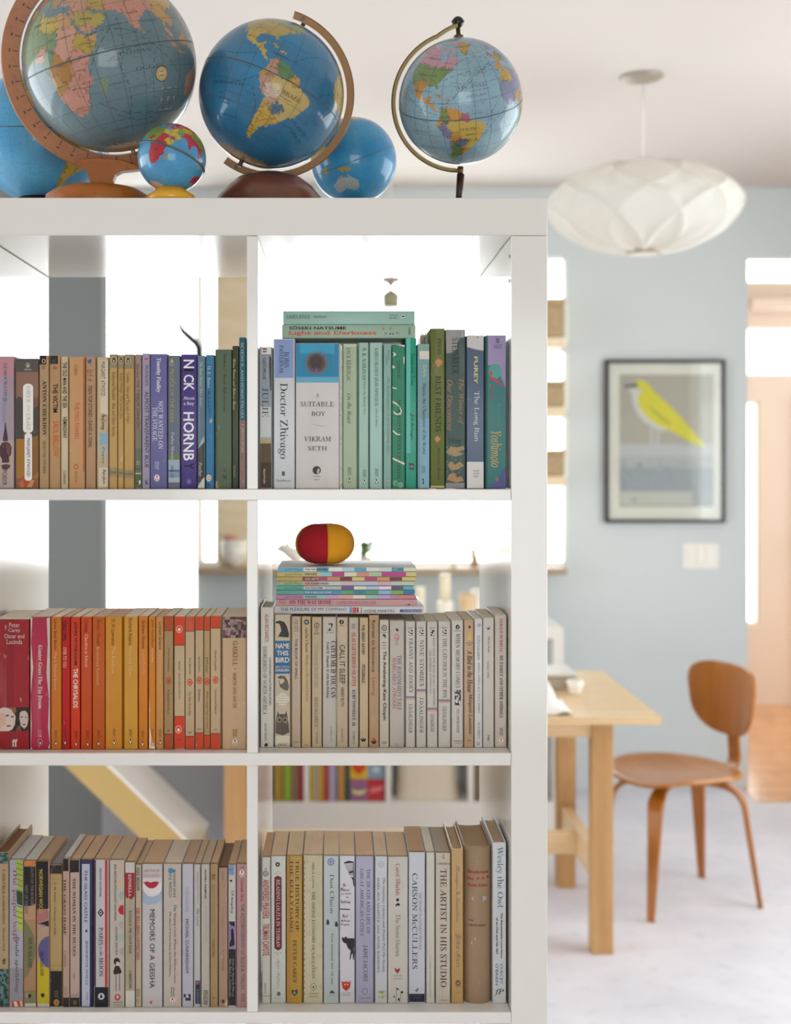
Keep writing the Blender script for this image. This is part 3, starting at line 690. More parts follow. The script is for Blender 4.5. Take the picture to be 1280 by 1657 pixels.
def plant(name, label, px, Y, z, h, nl, seed, sc=1):
    o = tag(empty(name, (wx(px, Y), Y, z)), label, 'plant'); rn = random.Random(seed)
    MB().lathe([(0, 0), (.018*sc, 0), (.024*sc, .03*sc), (.021*sc, .03*sc), (.016*sc, .006*sc), (0, .006*sc)], 20).obj('pot', M['ceramic'], o, True)
    MB().tube([(0, 0, .01), (0.002, 0, h*.6)], .0015, 6).obj('stem', M['leaf'], o)
    for i in range(nl):
        a = rn.uniform(0, 6.28); t = rn.uniform(.4, 1); L = h*rn.uniform(.35, .6); b0 = Vector((0, 0, h*t*.6)); d = Vector((math.cos(a), math.sin(a), rn.uniform(.3, 1.2))).normalized(); sd = d.cross(Vector((0, 0, 1))).normalized()*L*.22
        MB().add([b0, b0 + d*L*.5 + sd, b0 + d*L, b0 + d*L*.5 - sd, b0 + d*L*.5 + Vector((0, 0, -.003))], [(0,1,4),(1,2,4),(2,3,4),(3,0,4)]).obj('leaf', M['leaf'], o)
plant('potted_plant', 'little green potted plant on the sill, right of the felt ball', 592, SY, SILL, .14, 30, 3, 1.5)
plant('seedling_pot', 'sparse seedling in a tiny pot near the right window post', 734, SY, SILL, .075, 5, 8, .7)
lathe_thing('bottle', 'small brown bottle before the right window post', 'bottle', 768, SY, SILL, [('bottle_body', 'basket', [(0, 0), (.016, 0), (.017, .04), (.009, .055), (.009, .08), (.007, .08), (.006, .05), (0, .045)])])
bv = tag(empty('bud_vase', (wx(653, SY), SY, SILL)), 'slim vase with one bent stem on the sill', 'vase')
MB().lathe([(0, 0), (.02, 0), (.02, .008), (.006, .02), (.004, .05), (.0035, .05), (0, .012)], 16).obj('vase_body', M['ceramic'], bv, True)
MB().tube([(0, 0, .015), (.001, 0, .08), (.002, 0, .13), (-.004, 0, .15), (-.010, 0, .145)], .0016, 6).obj('flower_stem', M['oak'], bv, True)

# ------------------------------------------------------------------ open shelves with baskets in front of the window's right end
for i, (ya, yb, ty, lab, cat, nm) in enumerate(((550, 566, 485, 'tall brown wicker basket on the topmost window shelf', 'basket', 'wicker_basket'), (660, 676, 617, 'mid brown lidded box on the middle window shelf', 'box', 'lidded_box'), (770, 787, 728, 'olive tan basket on the lowest window shelf', 'basket', 'small_basket'))):
    z1_, z0_ = wz(ya, 5.8), wz(yb, 5.8); xb = wx(909, 5.8); xa = wx(806, 5.8)
    sh = tag(empty('window_shelf', (xb, 5.8, z0_)), ['topmost', 'middle', 'lowest'][i] + ' pale shelf board fixed beside the blue wall by the window', 'shelf', 'boards across the window end')
    MB().box(xa - xb, -.12, 0, 0, .12, z1_ - z0_, b=.003).obj('board', M['oak_pale'], sh)
    MB().box(-.03, .11, .004, .0, .2, z1_ - z0_ - .004).obj('bracket', M['steel'], sh)
    MB().box(-.03, .19, .004, .085, .2, z1_ - z0_ - .004).obj('wall_plate', M['wall_blue'], sh)
    hh = wz(ty, 5.75) - z1_; bo = tag(empty(nm, (wx(885, 5.77), 5.77, z1_)), lab, cat)
    MB().box(-.10, -.08, .0004, .065, .08, hh * .8, b=.006).obj('box_body', M['basket'], bo); MB().box(-.103, -.083, hh * .8, .068, .083, hh, b=.006).obj('lid', M['basket'], bo)

# ------------------------------------------------------------------ lantern at the window, lamp arm on the window trim
LYY = 5.4; hl = tag(empty('hanging_lantern', (wx(632.5, LYY), LYY, CE)), 'small grey capped lantern hanging before the window, above the lying books', 'lamp')
zc = wz(449, LYY) - CE
MB().tube([(0, 0, 0), (0, 0, zc)], .002, 6).obj('cord', M['trim'], hl)
MB().lathe([(0, zc), (.040, zc), (.038, zc - .020), (.016, zc - .026), (.010, zc - .036), (0, zc - .036)], 20).obj('cap', M['steel'], hl, True)
MB().lathe([(.006, zc - .034), (.006, wz(472, LYY) - CE), (.004, zc - .034)], 8, cap=False).obj('rod', M['steel'], hl)
MB().lathe([(0, wz(472, LYY) - CE), (.014, wz(470, LYY) - CE), (.036, wz(477, LYY) - CE), (.034, wz(498, LYY) - CE), (0, wz(496, LYY) - CE)], 20).obj('lantern_body', simple('olive_glass', '8f8c6c', .3), hl, True)
AY = 5.93; q = [(289, 523), (296, 536), (308, 547), (318, 556), (322, 564), (322.5, 576), (322.5, 600)]
la_ = tag(empty('lamp_arm', (wx(322.5, AY), AY, wz(640, AY))), 'bent black lamp arm rising before the left window', 'lamp'); o0 = la_.location
MB().tube([(W(a, c, AY) - o0) for a, c in q] + [Vector((0, 0, 0))], [.010, .015, .017, .017, .018, .020, .018, .018], 10).obj('arm', M['black'], la_, True)
MB().box(-.015, -.01, -.03, .015, .036, .03, b=.004).obj('wall_bracket', M['black'], la_)

# ================================================================== GLOBES
def P_(s): return np.array([float(x) for x in s.replace(' ', ',').split(',') if x]).reshape(-1, 2)
LAND = [P_(s) for s in (
"-6,35 3,37 10,37 11,33 20,31 25,32 32,31 34,27 37,21 39,16 43,12 51,12 48,5 42,-2 39,-6 41,-15 35,-20 35,-24 32,-29 27,-34 20,-35 18,-32 15,-27 12,-18 13,-9 9,-1 9,4 4,6 -4,5 -8,4 -13,8 -17,14 -17,21 -13,28 -9,32",
"49,-12 50,-16 47,-25 44,-25 43.5,-21 45,-16",
"-9,37 -9,43 -2,43.5 -1,46 -4,48.5 2,51 8,54 8,57 11,56 11,54 20,54.5 22,57 24,59 30,60 22,60.5 22,63 25,65 22,66 17,61 18,59 15,56 12,58 10,59 5,59 5,62 12,66 18,70 28,71 40,67 44,66 45,68 55,68.5 68,69 73,72 80,73 100,77 113,74 130,72 140,73 160,70 180,69 178,65 170,60 163,58 157,51 156,58 162,62 150,59 142,59 136,54 141,52 140,47 131,43 128,40 129,36 126,35 125,39 121,40 118,38 122,37 119,34 122,30 120,26 114,22 108,21 106,19 109,13 107,10 105,9 102,12 100,13 100,9 103,4 104,1.5 101,3 98,8 98,15 95,16 92,21 89,22 86,20 80,15 80,11 77.5,8 75,12 73,17 72.5,21 69,22 67,25 58,25.5 56.5,27 51,28 48,30 50,27 51.5,25 56,24.5 59.5,22.5 55,17 45,12.8 43,13 39,21 35,28 34,31.5 36,36.5 30,36.5 27,37 27,40 30,41 35,42 41,41.5 38,46 33,45.5 30,46 28,43 26,40.5 23,40 23,37 21,37.5 19.5,41 14,45.5 12.5,44 18,40 16,38 12,42 9,44.5 3.5,43.3 0,40 -1,37.5 -5,36",
"-5,50 1,51 1.5,53 -2,57 -5,58.5 -5,54 -3,53", "-10,52 -6,52 -6,55 -8,55", "-24,65 -14,65 -18,63.5", "80,9.5 82,7 80.3,6",
"95,5.5 104,-2 105.5,-5.8 101,-3", "109,1.5 113,3 117,7 119,5 117.5,1 116,-4 111,-3", "105,-6.5 114,-7.5 114,-8.5 106,-7.5", "119,-5 120,1 125,1.5 121,0 123,-4 121,-3",
"131,-1 141,-2.6 147,-6 150,-10 143,-9 138,-8 133,-4", "120,18 122,18 124,12 126,7 122,8 121,14", "130,32 135,34 140,35.5 141.5,41 145,43.5 141.5,45 139.5,38 133,35.5",
"114,-22 113.5,-26 115,-34 118,-35 124,-33 131,-31.5 136,-35 140,-38 147,-38.5 150,-37 153,-30 153,-25 146,-19 143.5,-14 142.3,-11 141,-17 137,-16 136,-12 130,-12 128,-15 122,-18",
"145,-41 148,-41 147,-43.5", "173,-35 178,-38 175,-41 173,-39", "172.5,-41 174,-42 169,-46.5 167,-46",
"-168,66 -162,70 -156,71 -140,70 -125,70 -115,68 -105,68 -95,67 -94,72 -88,68 -82,68 -86,64 -94,60 -92,57 -82,55 -80,51 -78,55 -77,60 -77,62.5 -72,61 -68,58.5 -64,60 -61,56 -56,52 -60,50 -66,50 -65,47 -61,46 -66,43.5 -70,43 -70,41.5 -74,40 -76,36 -81,31.5 -80,26 -82,28 -84,30 -90,29.5 -97,27.5 -97.5,22 -95,18.5 -91,18.5 -90,21 -87,21.5 -88,16 -83.5,15 -83.5,11 -80,9 -77.5,8.5 -80,7.5 -83,8.5 -87,12.5 -94,16 -102,18 -106,21 -109,26 -113,31 -114.5,31 -110,24 -112,26 -115,29.5 -117,33 -121,35 -124,40 -124,46 -127,50 -133,56 -140,60 -150,60.5 -160,56 -165,60 -162,64",
"-80,73 -68,70 -62,66 -65,63 -72,65 -78,70", "-120,72 -105,72 -100,76 -115,76", "-90,77 -75,78 -62,82 -85,82", "-73,78 -60,82 -30,83.5 -18,80 -22,72 -32,68 -42,60 -50,62 -54,69 -58,75",
"-85,22 -80,23.3 -74,20 -77,20 -82,22", "-74,19.7 -68.5,19.2 -69,17.8 -74,18",
"-77.5,8.5 -75,11 -71.5,12.3 -68,11.5 -62,10.5 -57,6.5 -51,4.5 -50,0 -44,-2.5 -38,-4 -35,-7 -37,-11 -39,-16 -41,-22 -46,-24 -48.5,-28 -53,-33.5 -57,-35 -57.5,-38 -62,-39 -65,-42 -66,-46 -69,-51 -68,-54.5 -72,-53.5 -75,-50 -74,-43 -73,-37 -71.5,-30 -70.3,-18 -76,-14 -79.5,-7 -81,-5 -80,-1 -78,1.5 -77.5,5")]
SEEDS = {'can': [(-110,58),(-95,55),(-75,53),(-70,48),(-125,55),(-70,67),(-110,74),(-75,80)], 'alaska': [(-150,65)], 'usa': [(-118,41),(-105,41),(-92,40),(-80,38),(-72,44),(-84,32),(-112,35)], 'mex': [(-107,28),(-100,21),(-98,26),(-92,17)], 'cam': [(-87,14),(-80,21),(-71,18.5),(-83,10)],
 'gren': [(-42,72)], 'col': [(-74,4)], 'ven': [(-66,8),(-59,5),(-64,6)], 'guy': [(-55,4)], 'ecu': [(-79,-2)], 'per': [(-76,-8),(-73,-13)], 'bol': [(-65,-17)], 'bra': [(-60,-5),(-50,-8),(-42,-8),(-48,-18),(-55,-14),(-52,-27),(-66,-6)], 'par': [(-58,-23)], 'chi': [(-71.5,-22),(-72,-32),(-74,-45),(-72,-52)], 'arg': [(-66,-27),(-65,-34),(-68,-42),(-69,-49),(-61,-31)], 'uru': [(-56,-33)],
 'waf': [(-8,14),(-2,18),(3,14),(-10,22),(8,18),(17,14)], 'alg': [(3,30),(-5,32)], 'lib': [(17,27),(13,30)], 'egy': [(30,27)], 'sud': [(30,15),(28,8)], 'eth': [(40,8),(46,5)], 'som': [(48,9)], 'nig': [(8,9)], 'cam2': [(13,5)], 'con': [(23,-3),(24,-8),(19,0)], 'ken': [(37,1)], 'tan': [(34,-6)], 'ang': [(17,-12)], 'zam': [(28,-14),(31,-19)], 'moz': [(38,-14),(34,-22)], 'saf': [(24,-30),(28,-26),(18,-23),(23,-22)], 'mad': [(47,-19)],
 'ara': [(45,24),(50,20)], 'yem': [(47,15)], 'irn': [(54,33)], 'tur': [(34,39)], 'iraq': [(44,33)], 'ind': [(78,22),(77,13),(85,24)], 'pak': [(68,29)], 'sri': [(81,7.5)], 'chn': [(105,33),(90,38),(115,28),(112,42)], 'rus': [(60,60),(90,62),(120,63),(150,65),(45,55)], 'mon': [(103,47)], 'kaz': [(68,48)], 'sea': [(101,16),(106,15)], 'mal': [(102,4)], 'sum': [(101,0)], 'bor': [(113,0)], 'jav': [(110,-7)], 'cel': [(121,-2)], 'ngu': [(137,-4)], 'png': [(145,-7)], 'phi': [(122,13)], 'jap': [(137,37)],
 'aus': [(120,-25),(135,-25),(147,-30),(145,-20)], 'tas': [(146,-42)], 'nz': [(175,-39),(170,-44)], 'fra': [(2,47)], 'spa': [(-4,40)], 'ger': [(10,51)], 'ita': [(12,43)], 'sca': [(15,62),(25,65)], 'uk': [(-2,53)], 'ice': [(-19,65)], 'bal': [(21,43)], 'pol': [(20,52)]}
SN = [(k, p) for k, v in SEEDS.items() for p in v]
SL = np.array([p for _, p in SN], float)
def sph(lo, la): lo, la = np.radians(lo), np.radians(la); return np.stack([np.cos(la)*np.cos(lo), np.cos(la)*np.sin(lo), np.sin(la)], -1)
SV = sph(SL[:, 0], SL[:, 1])
def inpoly(x, y, P):
    r = np.zeros(len(x), bool); bb = (x >= P[:,0].min()) & (x <= P[:,0].max()) & (y >= P[:,1].min()) & (y <= P[:,1].max()); ix = np.nonzero(bb)[0]
    if len(ix) == 0: return r
    xx, yy = x[ix], y[ix]; q = np.zeros(len(ix), bool); n = len(P)
    for i in range(n):
        x1, y1 = P[i]; x2, y2 = P[(i+1) % n]
        if y1 == y2: continue
        c = ((y1 > yy) != (y2 > yy)) & (xx < (x2-x1)*(yy-y1)/(y2-y1) + x1); q ^= c
    r[ix] = q; return r
def wob(lo, la, k):
    return (np.sin(lo*.9*k + la*.35)*np.cos(la*1.1*k - lo*.2) + .6*np.sin(lo*2.3*k + 1.3 + la*1.7*k) + .4*np.cos(la*4.1*k + lo*3.3*k))
def globe_colors(lo, la, ocean, pal, default, border=.0):
    """land and country colours printed on the globe, from outline polygons"""
    x = lo + .55*wob(lo, la, 1.0); y = la + .5*wob(la + 40, lo, 1.1)
    land = np.zeros(len(lo), bool)
    for P in LAND: land |= inpoly(x, y, P)
    land |= (la < -71 + 3.5*np.sin(np.radians(lo*2+50)) + 1.5*wob(lo, la, .3)) 
    shelf_ = np.zeros(len(lo), bool)
    col = np.zeros((len(lo), 3)); oc = [np.array(lin(c)) for c in ocean]
    t = (.5 + .5*np.sin(np.radians(lo*3.1)+np.radians(la*2.7))*np.cos(np.radians(la*5)))[:, None]
    col[:] = oc[0]*(1-t) + oc[1]*t
    V = sph(lo + 1.2*wob(lo, la, .7), la + 1.1*wob(la, lo, .8)); d = V[land] @ SV.T; n1 = d.argmax(1)
    names = sorted(pal.items()); cols = np.zeros((len(SN), 3))
    for i, (k, _) in enumerate(SN):
        c = pal.get(k) or default[sum(map(ord, k)) % len(default)]; cols[i] = lin(c)
    cc = cols[n1]*.82
    # thin darker frontier where the nearest two seeds of different countries are about equally near
    ds = np.partition(d, -2, axis=1); kid = np.array([hash_(k) for k, _ in SN]); n2 = np.argsort(d, axis=1)[:, -2]
    near = (np.arccos(np.clip(ds[:, -2], -1, 1)) - np.arccos(np.clip(ds[:, -1], -1, 1)) < .014) & (kid[n1] != kid[n2]); cc[near] *= .55
    ant = la[land] < -60; cc[ant] = lin(pal.get('ant', 'cbb79a'))
    col[land] = cc
    return col
def hash_(k): return sum((i+1)*ord(c) for i, c in enumerate(k))
def basis(center, lat0, lon0, roll):
    c = Vector(center); v = (Vector((0, 0, CH)) - c).normalized(); r = Vector((0, 0, 1)).cross(v).normalized(); u = v.cross(r); a = R(roll)
    n = u*math.cos(a) - r*math.sin(a); e = r*math.cos(a) + u*math.sin(a)
    lo, la = R(lon0), R(lat0)
    p0 = Vector((math.cos(la)*math.cos(lo), math.cos(la)*math.sin(lo), math.sin(la)))
    e0 = Vector((-math.sin(lo), math.cos(lo), 0)); n0 = Vector((-math.sin(la)*math.cos(lo), -math.sin(la)*math.sin(lo), math.cos(la)))
    A = Matrix((e, n, v)).transposed(); B = Matrix((e0, n0, p0))
    return A @ B, r, u, v
def ll(lo, la, r=1.0):
    lo, la = R(lo), R(la); return Vector((math.cos(la)*math.cos(lo), math.cos(la)*math.sin(lo), math.sin(la)))*r
def make_globe(root, center, rad, lat0, lon0, roll, step, ocean, pal, default, mat, band=True, texts=(), marks=()):
    rot, r, u, v = basis(center, lat0, lon0, roll); base = Vector(root.location); off = Vector(center) - base
    nx, ny = int(360/step), int(180/step); lo = np.linspace(-180, 180, nx, endpoint=False); la = np.linspace(-90, 90, ny+1)
    LO, LA = np.meshgrid(lo, la); vs = sph(LO.ravel(), LA.ravel())*rad
    faces = np.array([[j*nx+i, j*nx+(i+1) % nx, (j+1)*nx+(i+1) % nx, (j+1)*nx+i] for j in range(ny) for i in range(nx)])
    me = bpy.data.meshes.new('sphere'); me.from_pydata(vs.tolist(), [], faces.tolist())
    cols = globe_colors(LO.ravel(), LA.ravel(), ocean, pal, default); at = me.color_attributes.new('Col', 'FLOAT_COLOR', 'POINT')
    at.data.foreach_set('color', np.hstack([cols, np.ones((len(cols), 1))]).ravel())
    uv = me.uv_layers.new(name='UVMap'); q = np.zeros((len(faces), 4, 2))
    fx = np.tile(np.arange(nx), ny); fy = np.repeat(np.arange(ny), nx)
    for k, (a, c) in enumerate(((0,0),(1,0),(1,1),(0,1))): q[:, k, 0] = (fx+a)/nx; q[:, k, 1] = (fy+c)/ny
    uv.data.foreach_set('uv', q.ravel()); me.shade_smooth()
    s = mk('globe_ball', me, mat, root); s.matrix_local = Matrix.Translation(off) @ rot.to_4x4()
    if band:
        MB().lathe([(rad*.999, -rad*.008), (rad*1.003, -rad*.007), (rad*1.004, 0), (rad*1.003, rad*.007), (rad*.999, rad*.008)], 96, cap=False).obj('equator_band', M['eq'], s, True)
    if texts:
        tl = []
        for (tx, st, col, lo0, la0, ln, hh, slope) in texts:
            v2, f2 = TXT[(tx, st)]; w = []
            for (a, c) in v2:
                la_ = la0 + (c-.5)*hh + (a-.5)*ln*slope; w.append(ll(lo0 + (a-.5)*ln/max(.3, math.cos(R(la0))), la_, rad*1.0015))
            tl.append((w, f2, lin(col)))
        emit(tl, 'lettering', 'ink', s)
    if marks:
        m = MB()
        for (kind, col, lo0, la0, a, c, k) in marks:
            if kind == 'E': pts = [(a*math.cos(t), c*math.sin(t)) for t in [2*math.pi*i/28 for i in range(28)]]
            else: pts = [(-a, -c), (0, -c), (a, -c), (a, 0), (a, c), (0, c), (-a, c), (-a, 0)]
            ctr = ll(lo0, la0, rad*(1.001 + .0006*k)); w = [ctr] + [ll(lo0 + x/math.cos(R(la0)), la0 + y, rad*(1.001 + .0006*k)) for x, y in pts]
            m.add(w, [(0, i+1, (i+1) % len(pts)+1) for i in range(len(pts))], lin(col))
        m.obj('printed_label', M['ink'], s)
    return off, rot, r, u, v
M['eq'] = simple('grey_equator_tape', '4c5357', .4, .1, 20)
def route(s, rad, lines, col):
    m = MB()
    for pts in lines:      # thin printed ship routes and current lines on the ball
        n = 24; a, b = ll(*pts[0]), ll(*pts[1]); w = []
        for i in range(n+1):
            t = i/n; p = (a*(1-t) + b*t); bow = a.cross(b).normalized()*pts[2]*math.sin(math.pi*t); p = (p + bow).normalized(); tn = (b - a).cross(p).normalized()*.0035
            w += [(p + tn).normalized()*rad*1.0012, (p - tn).normalized()*rad*1.0012]
        for i in range(n):
            if i % 3 != 2: m.add([w[2*i], w[2*i+1], w[2*i+3], w[2*i+2]], [(0,1,2,3)], lin(col))
    m.obj('route_lines', M['ink'], s)
def cen(px, py, Y): return Vector((wx(px, Y), Y, wz(py, Y)))
def ring_arc(off, r, u, v, rin, rout, dep, a0, a1, n=64, taper=False):
    vs = []; 
    for i in range(n+1):
        a = R(a0 + (a1-a0)*i/n); d = r*math.cos(a) + u*math.sin(a)
        for (rr, dd) in ((rin, -dep/2), (rin, dep/2), (rout-.0015, dep/2), (rout, dep/2-.0015), (rout, -dep/2+.0015), (rout-.0015, -dep/2)):
            vs.append(off + d*rr + v*dd)
    k = 6; fs = [(i*k+j, i*k+(j+1) % k, (i+1)*k+(j+1) % k, (i+1)*k+j) for i in range(n) for j in range(k)] + [tuple(range(k)), tuple(n*k+j for j in range(k))[::-1]]
    return MB().add(vs, fs)
GT = {1: [('INDIAN', 'r', '39464a', 72, -3.5, 22, 2.2, .0), ('OCEAN', 'r', '39464a', 80, -14, 20, 2.2, 0), ('ARABIAN', 's', '39464a', 63, 15, 9, 1.2, 0), ('SEA', 's', '39464a', 65, 12, 4, 1.2, 0), ('ETHIOPIA', 's', '4a3a2a', 41, 7.5, 7, 1.1, 0), ('ARABIA', 's', '4a3a2a', 46, 23, 8, 1.2, -.2), ('INDIA', 's', '4a3a2a', 78, 21, 8, 1.5, 0), ('EQUATOR', 's', '39464a', 60, 1.5, 14, .9, 0), ('MADAGASCAR', 's', '39464a', 54, -20, 9, 1, 0), ('ANTARCTIC OCEAN', 's', '39464a', 62, -52, 30, 1.4, 0)],
      2: [('BRAZIL', 'r', '3a2f1c', -51, -9, 17, 3.2, 0), ('ATLANTIC', 'r', '1d3340', -32, -26, 22, 2.4, -.2), ('OCEAN', 'r', '1d3340', -27, -33, 16, 2.4, -.2), ('PACIFIC OCEAN', 'r', '1d3340', -105, -18, 30, 2.2, .1), ('CARIBBEAN SEA', 's', '1d3340', -72, 15, 12, 1.2, 0), ('ARGENTINA', 's', '3a2f1c', -66, -36, 8, 1.2, .9), ('LEGEND OF HEIGHTS', 's', '16303c', -104, -30, 12, 1.3, 0), ('AND DEPTHS', 's', '16303c', -104, -33, 9, 1.2, 0), ('PERU', 's', '3a2f1c', -74, -11, 5, 1.4, -.6)],
      3: [('SOUTH', 'r', '3a3a2a', -52, -9, 15, 2.8, 0), ('AMERICA', 'r', '3a3a2a', -56, -20, 24, 2.8, 0), ('BRAZIL', 's', '3a3a2a', -50, -14, 8, 1.3, 0), ('ATLANTIC', 'r', '39485a', -45, 28, 30, 2, 0), ('OCEAN', 'r', '39485a', -42, 20, 18, 2, 0), ('UNITED STATES', 's', '2f3a22', -97, 39, 20, 1.6, 0), ('CANADA', 's', '4a2a34', -100, 56, 16, 2, 0), ('PACIFIC', 'r', '39485a', -100, -12, 18, 2, 0), ('TROPIC OF CANCER', 's', '39485a', -38, 24.3, 18, .9, 0)]}
def nm(s, col='43362a'):
    return [(a, 's', col, float(b), float(c), float(d), float(e), 0) for a, b, c, d, e in (q.split(',') for q in s.split(';'))]
GT[1] += nm('EGYPT,29,27,5,1;SUDAN,30,15,7,1.2;CONGO,22,-1,6,1.2;ANGOLA,17.5,-13,7,1;KENYA,38,1,4.5,.9;LIBYA,18,28,6,1.1;CHAD,18,16,5,1;NIGERIA,8,9,6,.9;ALGERIA,4,29,8,1.1;IRAN,54,33,5,1.1;TURKEY,34,39,7,1;RHODESIA,28,-17,7,.9;MOZAMBIQUE,35,-18,8,.8;UNION OF,24,-29,7,.9;SOUTH AFRICA,24,-31.5,9,.9;TANZANIA,35,-7,7,.9;SOMALIA,46,5,6,.8')
GT[1] += nm('BAY OF BENGAL,88,14,11,1;SEYCHELLES,57,-6,8,.8;MAURITIUS,60,-20,7,.8;Tropic of Capricorn,72,-24.5,18,.9;Maldives,74,3,5,.8;Reunion,56,-23,5,.7;Chagos Is.,72,-7,6,.8;Mozambique Channel,41,-23,8,.7;Kerguelen,70,-48,8,.8;Monsoon Drift,70,8,13,.8;Amsterdam,77,-38,7,.8;Crozet Is.,51,-45,7,.8;Gulf of Aden,48,12.3,6,.6;Java Trench,104,-12,9,.8;West Wind Drift,60,-42,16,.8;SUMATRA,101,0,6,.8;CEYLON,84,7,4,.7', '39464a')
GT[2] += nm('COLOMBIA,-73,4,6,.9;VENEZUELA,-66,7,8,.8;BOLIVIA,-64,-17,6,1;CHILE,-71,-30,5,.8;PARAGUAY,-58,-22,6,.8;URUGUAY,-56,-33,5,.8;ECUADOR,-78,-1.5,4,.7;GUIANA,-57,4,5,.8;MEXICO,-102,23,8,1.2;MATO GROSSO,-55,-13,9,1;CUBA,-79,21.7,4,.7')
GT[2] += nm('Galapagos,-91,-2,7,.9;Peru Current,-82,-20,9,.8;Falkland Is.,-59,-50,8,.8;Cape Horn,-68,-58,8,.8;Sargasso,-55,28,10,1;Easter I.,-108,-26,6,.8;Juan Fernandez,-82,-34,9,.8;Brazil Current,-38,-20,9,.8;SOUTH PACIFIC,-100,-42,18,1.4;Tropic of Capricorn,-95,-24,16,.8;Trinidad,-29,-20,5,.7;Drake Passage,-66,-62,11,.8', '1d3340')
GT[3] += nm('MEXICO,-102,24,9,1.2;COLOMBIA,-74,3,7,1;PERU,-75,-9,5,1;ARGENTINA,-65,-36,9,1;BOLIVIA,-64,-17,6,.9;QUEBEC,-72,52,8,1;TEXAS,-99,32,6,.9;GREENLAND,-42,72,16,1.4;CUBA,-79,22,5,.8')
GT[3] += nm('Azores,-28,39,6,.9;Bermuda,-64,33,6,.9;Caribbean Sea,-74,15,11,.9;Gulf of Mexico,-91,25,9,.9;Galapagos,-91,-2,7,.9;Equator,-25,1.5,8,.9;Cape Verde,-24,16,6,.8;New York to Lisbon,-42,40,20,.8;Colon to London,-50,32,20,.8;SOUTH PACIFIC,-95,-28,16,1.4;Amazon Mouth,-44,5,9,.8;St Paul Rocks,-30,-3,7,.8', '39485a')
build_texts([(t[0], t[1]) for v in GT.values() for t in v])
# --- 1: large globe, wooden full meridian
Y1 = 1.835; c1 = cen(178, 104, Y1); r1 = 139.5*Y1/F/1.0018
g = tag(empty('desk_globe', (wx(160, Y1), Y1, ZT)), 'largest globe, grey-green seas, in a broad orange wooden half ring', 'globe', 'globes on top of the bookcase')
pal1 = dict(saf='c98c78', moz='c48878', zam='cc8f7a', ang='b8863e', con='b07a38', ken='cf9682', tan='cf9682', eth='b9a24a', som='c79a62', sud='cf9c86', egy='c9a070', lib='c2ac54', alg='7b8f62', waf='79906a', nig='c9907c', cam2='6f8a60', ara='b9a85a', yem='cf9c80', irn='bda45a', iraq='cf9c80', tur='cf9c80', ind='cf927c', pak='cf927c', sri='cf927c', mad='7d9068', chn='cba968', rus='c99a86', sea='c99a5a', mal='cf927c', sum='c98f4a', bor='c98f4a', jav='c98f4a', cel='c98f4a', ngu='c98f4a', aus='cf9a86', ant='b99a76')
mk1 = [('E', '4a4636', 88, -19.5, 4.9, 4.9, 0), ('E', 'c7a878', 88, -19.5, 4.3, 4.3, 1), ('E', '8a7652', 88, -19.5, 3.3, 3.3, 2), ('E', 'c9ae80', 88, -19.5, 2.9, 2.9, 3), ('E', '7a6a4c', 88, -18, 1.5, .35, 4), ('E', '7a6a4c', 88, -20.5, 2, .4, 4), ('B', '3c484a', 95, -36, 6.6, 8.2, 0), ('B', '8f9f9e', 95, -36, 6.2, 7.8, 1)] + [('B', '5a6767', 95, -30 - i*2.0, 5.0, .35, 2) for i in range(7)]
off, rot, r_, u_, v_ = make_globe(g, c1, r1, -8, 54, 15.6, .8, ('5b747c', '6a8288'), pal1, ['b9a24a', 'c98c78', '7b8f62', 'bd8a48'], M['globe'], True, GT[1], mk1)
k = Y1/F
route(g.children[0], r1, [((45,12),(77,7),.05),((55,-5),(100,-5),.08),((40,-30),(110,-33),-.1),((60,-10),(57,-48),.06),((78,5),(112,-30),.04),((32,-32),(62,15),.09),((50,-40),(95,-42),-.08),((66,20),(60,-12),.04),((85,-5),(83,-40),-.05)], '38484c')
ring_arc(off, r_, u_, v_, 143*k, 171*k, .013, 100, 303).obj('meridian_ring', M['ring'], g, auto=40)
m = MB()
for i in range(20):   # engraved degree ticks on the ring
    a = R(112 + i*9); d = r_*math.cos(a) + u_*math.sin(a); t = u_*math.cos(a) - r_*math.sin(a); f_ = .0068
    p = off + v_*f_
    m.add([p + d*145*k - t*.0005, p + d*153*k - t*.0005, p + d*153*k + t*.0005, p + d*145*k + t*.0005], [(0,1,2,3)], lin('3a1c0c'))
    q_ = off + v_*f_ + d*158*k
    m.add([q_ - t*.0022 - d*.001, q_ + t*.0022 - d*.001, q_ + t*.0022 + d*.001, q_ - t*.0022 + d*.001], [(0,1,2,3)], lin('5f3216'))
m.obj('degree_marks', M['ink'], g)
def bl(px, py, Y): return (wx(px, Y) - g.location.x, wz(py, Y) - g.location.z)
prof = [(120, 262), (134, 272), (143, 282), (147, 294), (146, 304), (187, 304), (184, 294), (188, 284), (197, 279), (215, 277), (232, 275), (200, 262), (160, 258)]
v1 = []
for dy in (-.0075, .0075):
    for (a, c) in prof: x, z = bl(a, c, Y1); v1.append((x, dy, z))
n = len(prof); MB().add(v1, [tuple(range(n)), tuple(range(n, 2*n))[::-1]] + [(i, n+i, n+(i+1) % n, (i+1) % n) for i in range(n)]).obj('stem', M['ring'], g)
zt_ = wz(303, 1.82) - ZT
MB().lathe([(0, 0), (.072, 0), (.0745, .004), (.0735, zt_ - .012), (.060, zt_ - .003), (.03, zt_ + .002), (0, zt_ + .003)], 56).obj('base', M['ring'], g, True)
pn = off + (rot @ Vector((0, 0, 1)))*r1; ps = off - (rot @ Vector((0, 0, 1)))*r1
MB().tube([ps - (ps-off)*.02, ps + (ps-off)*.035], .003, 10).obj('axis_pin', M['brass'], g)
MB().tube([pn - (pn-off)*.02, pn + (pn-off)*.035], .003, 10).obj('axis_pin', M['brass'], g)

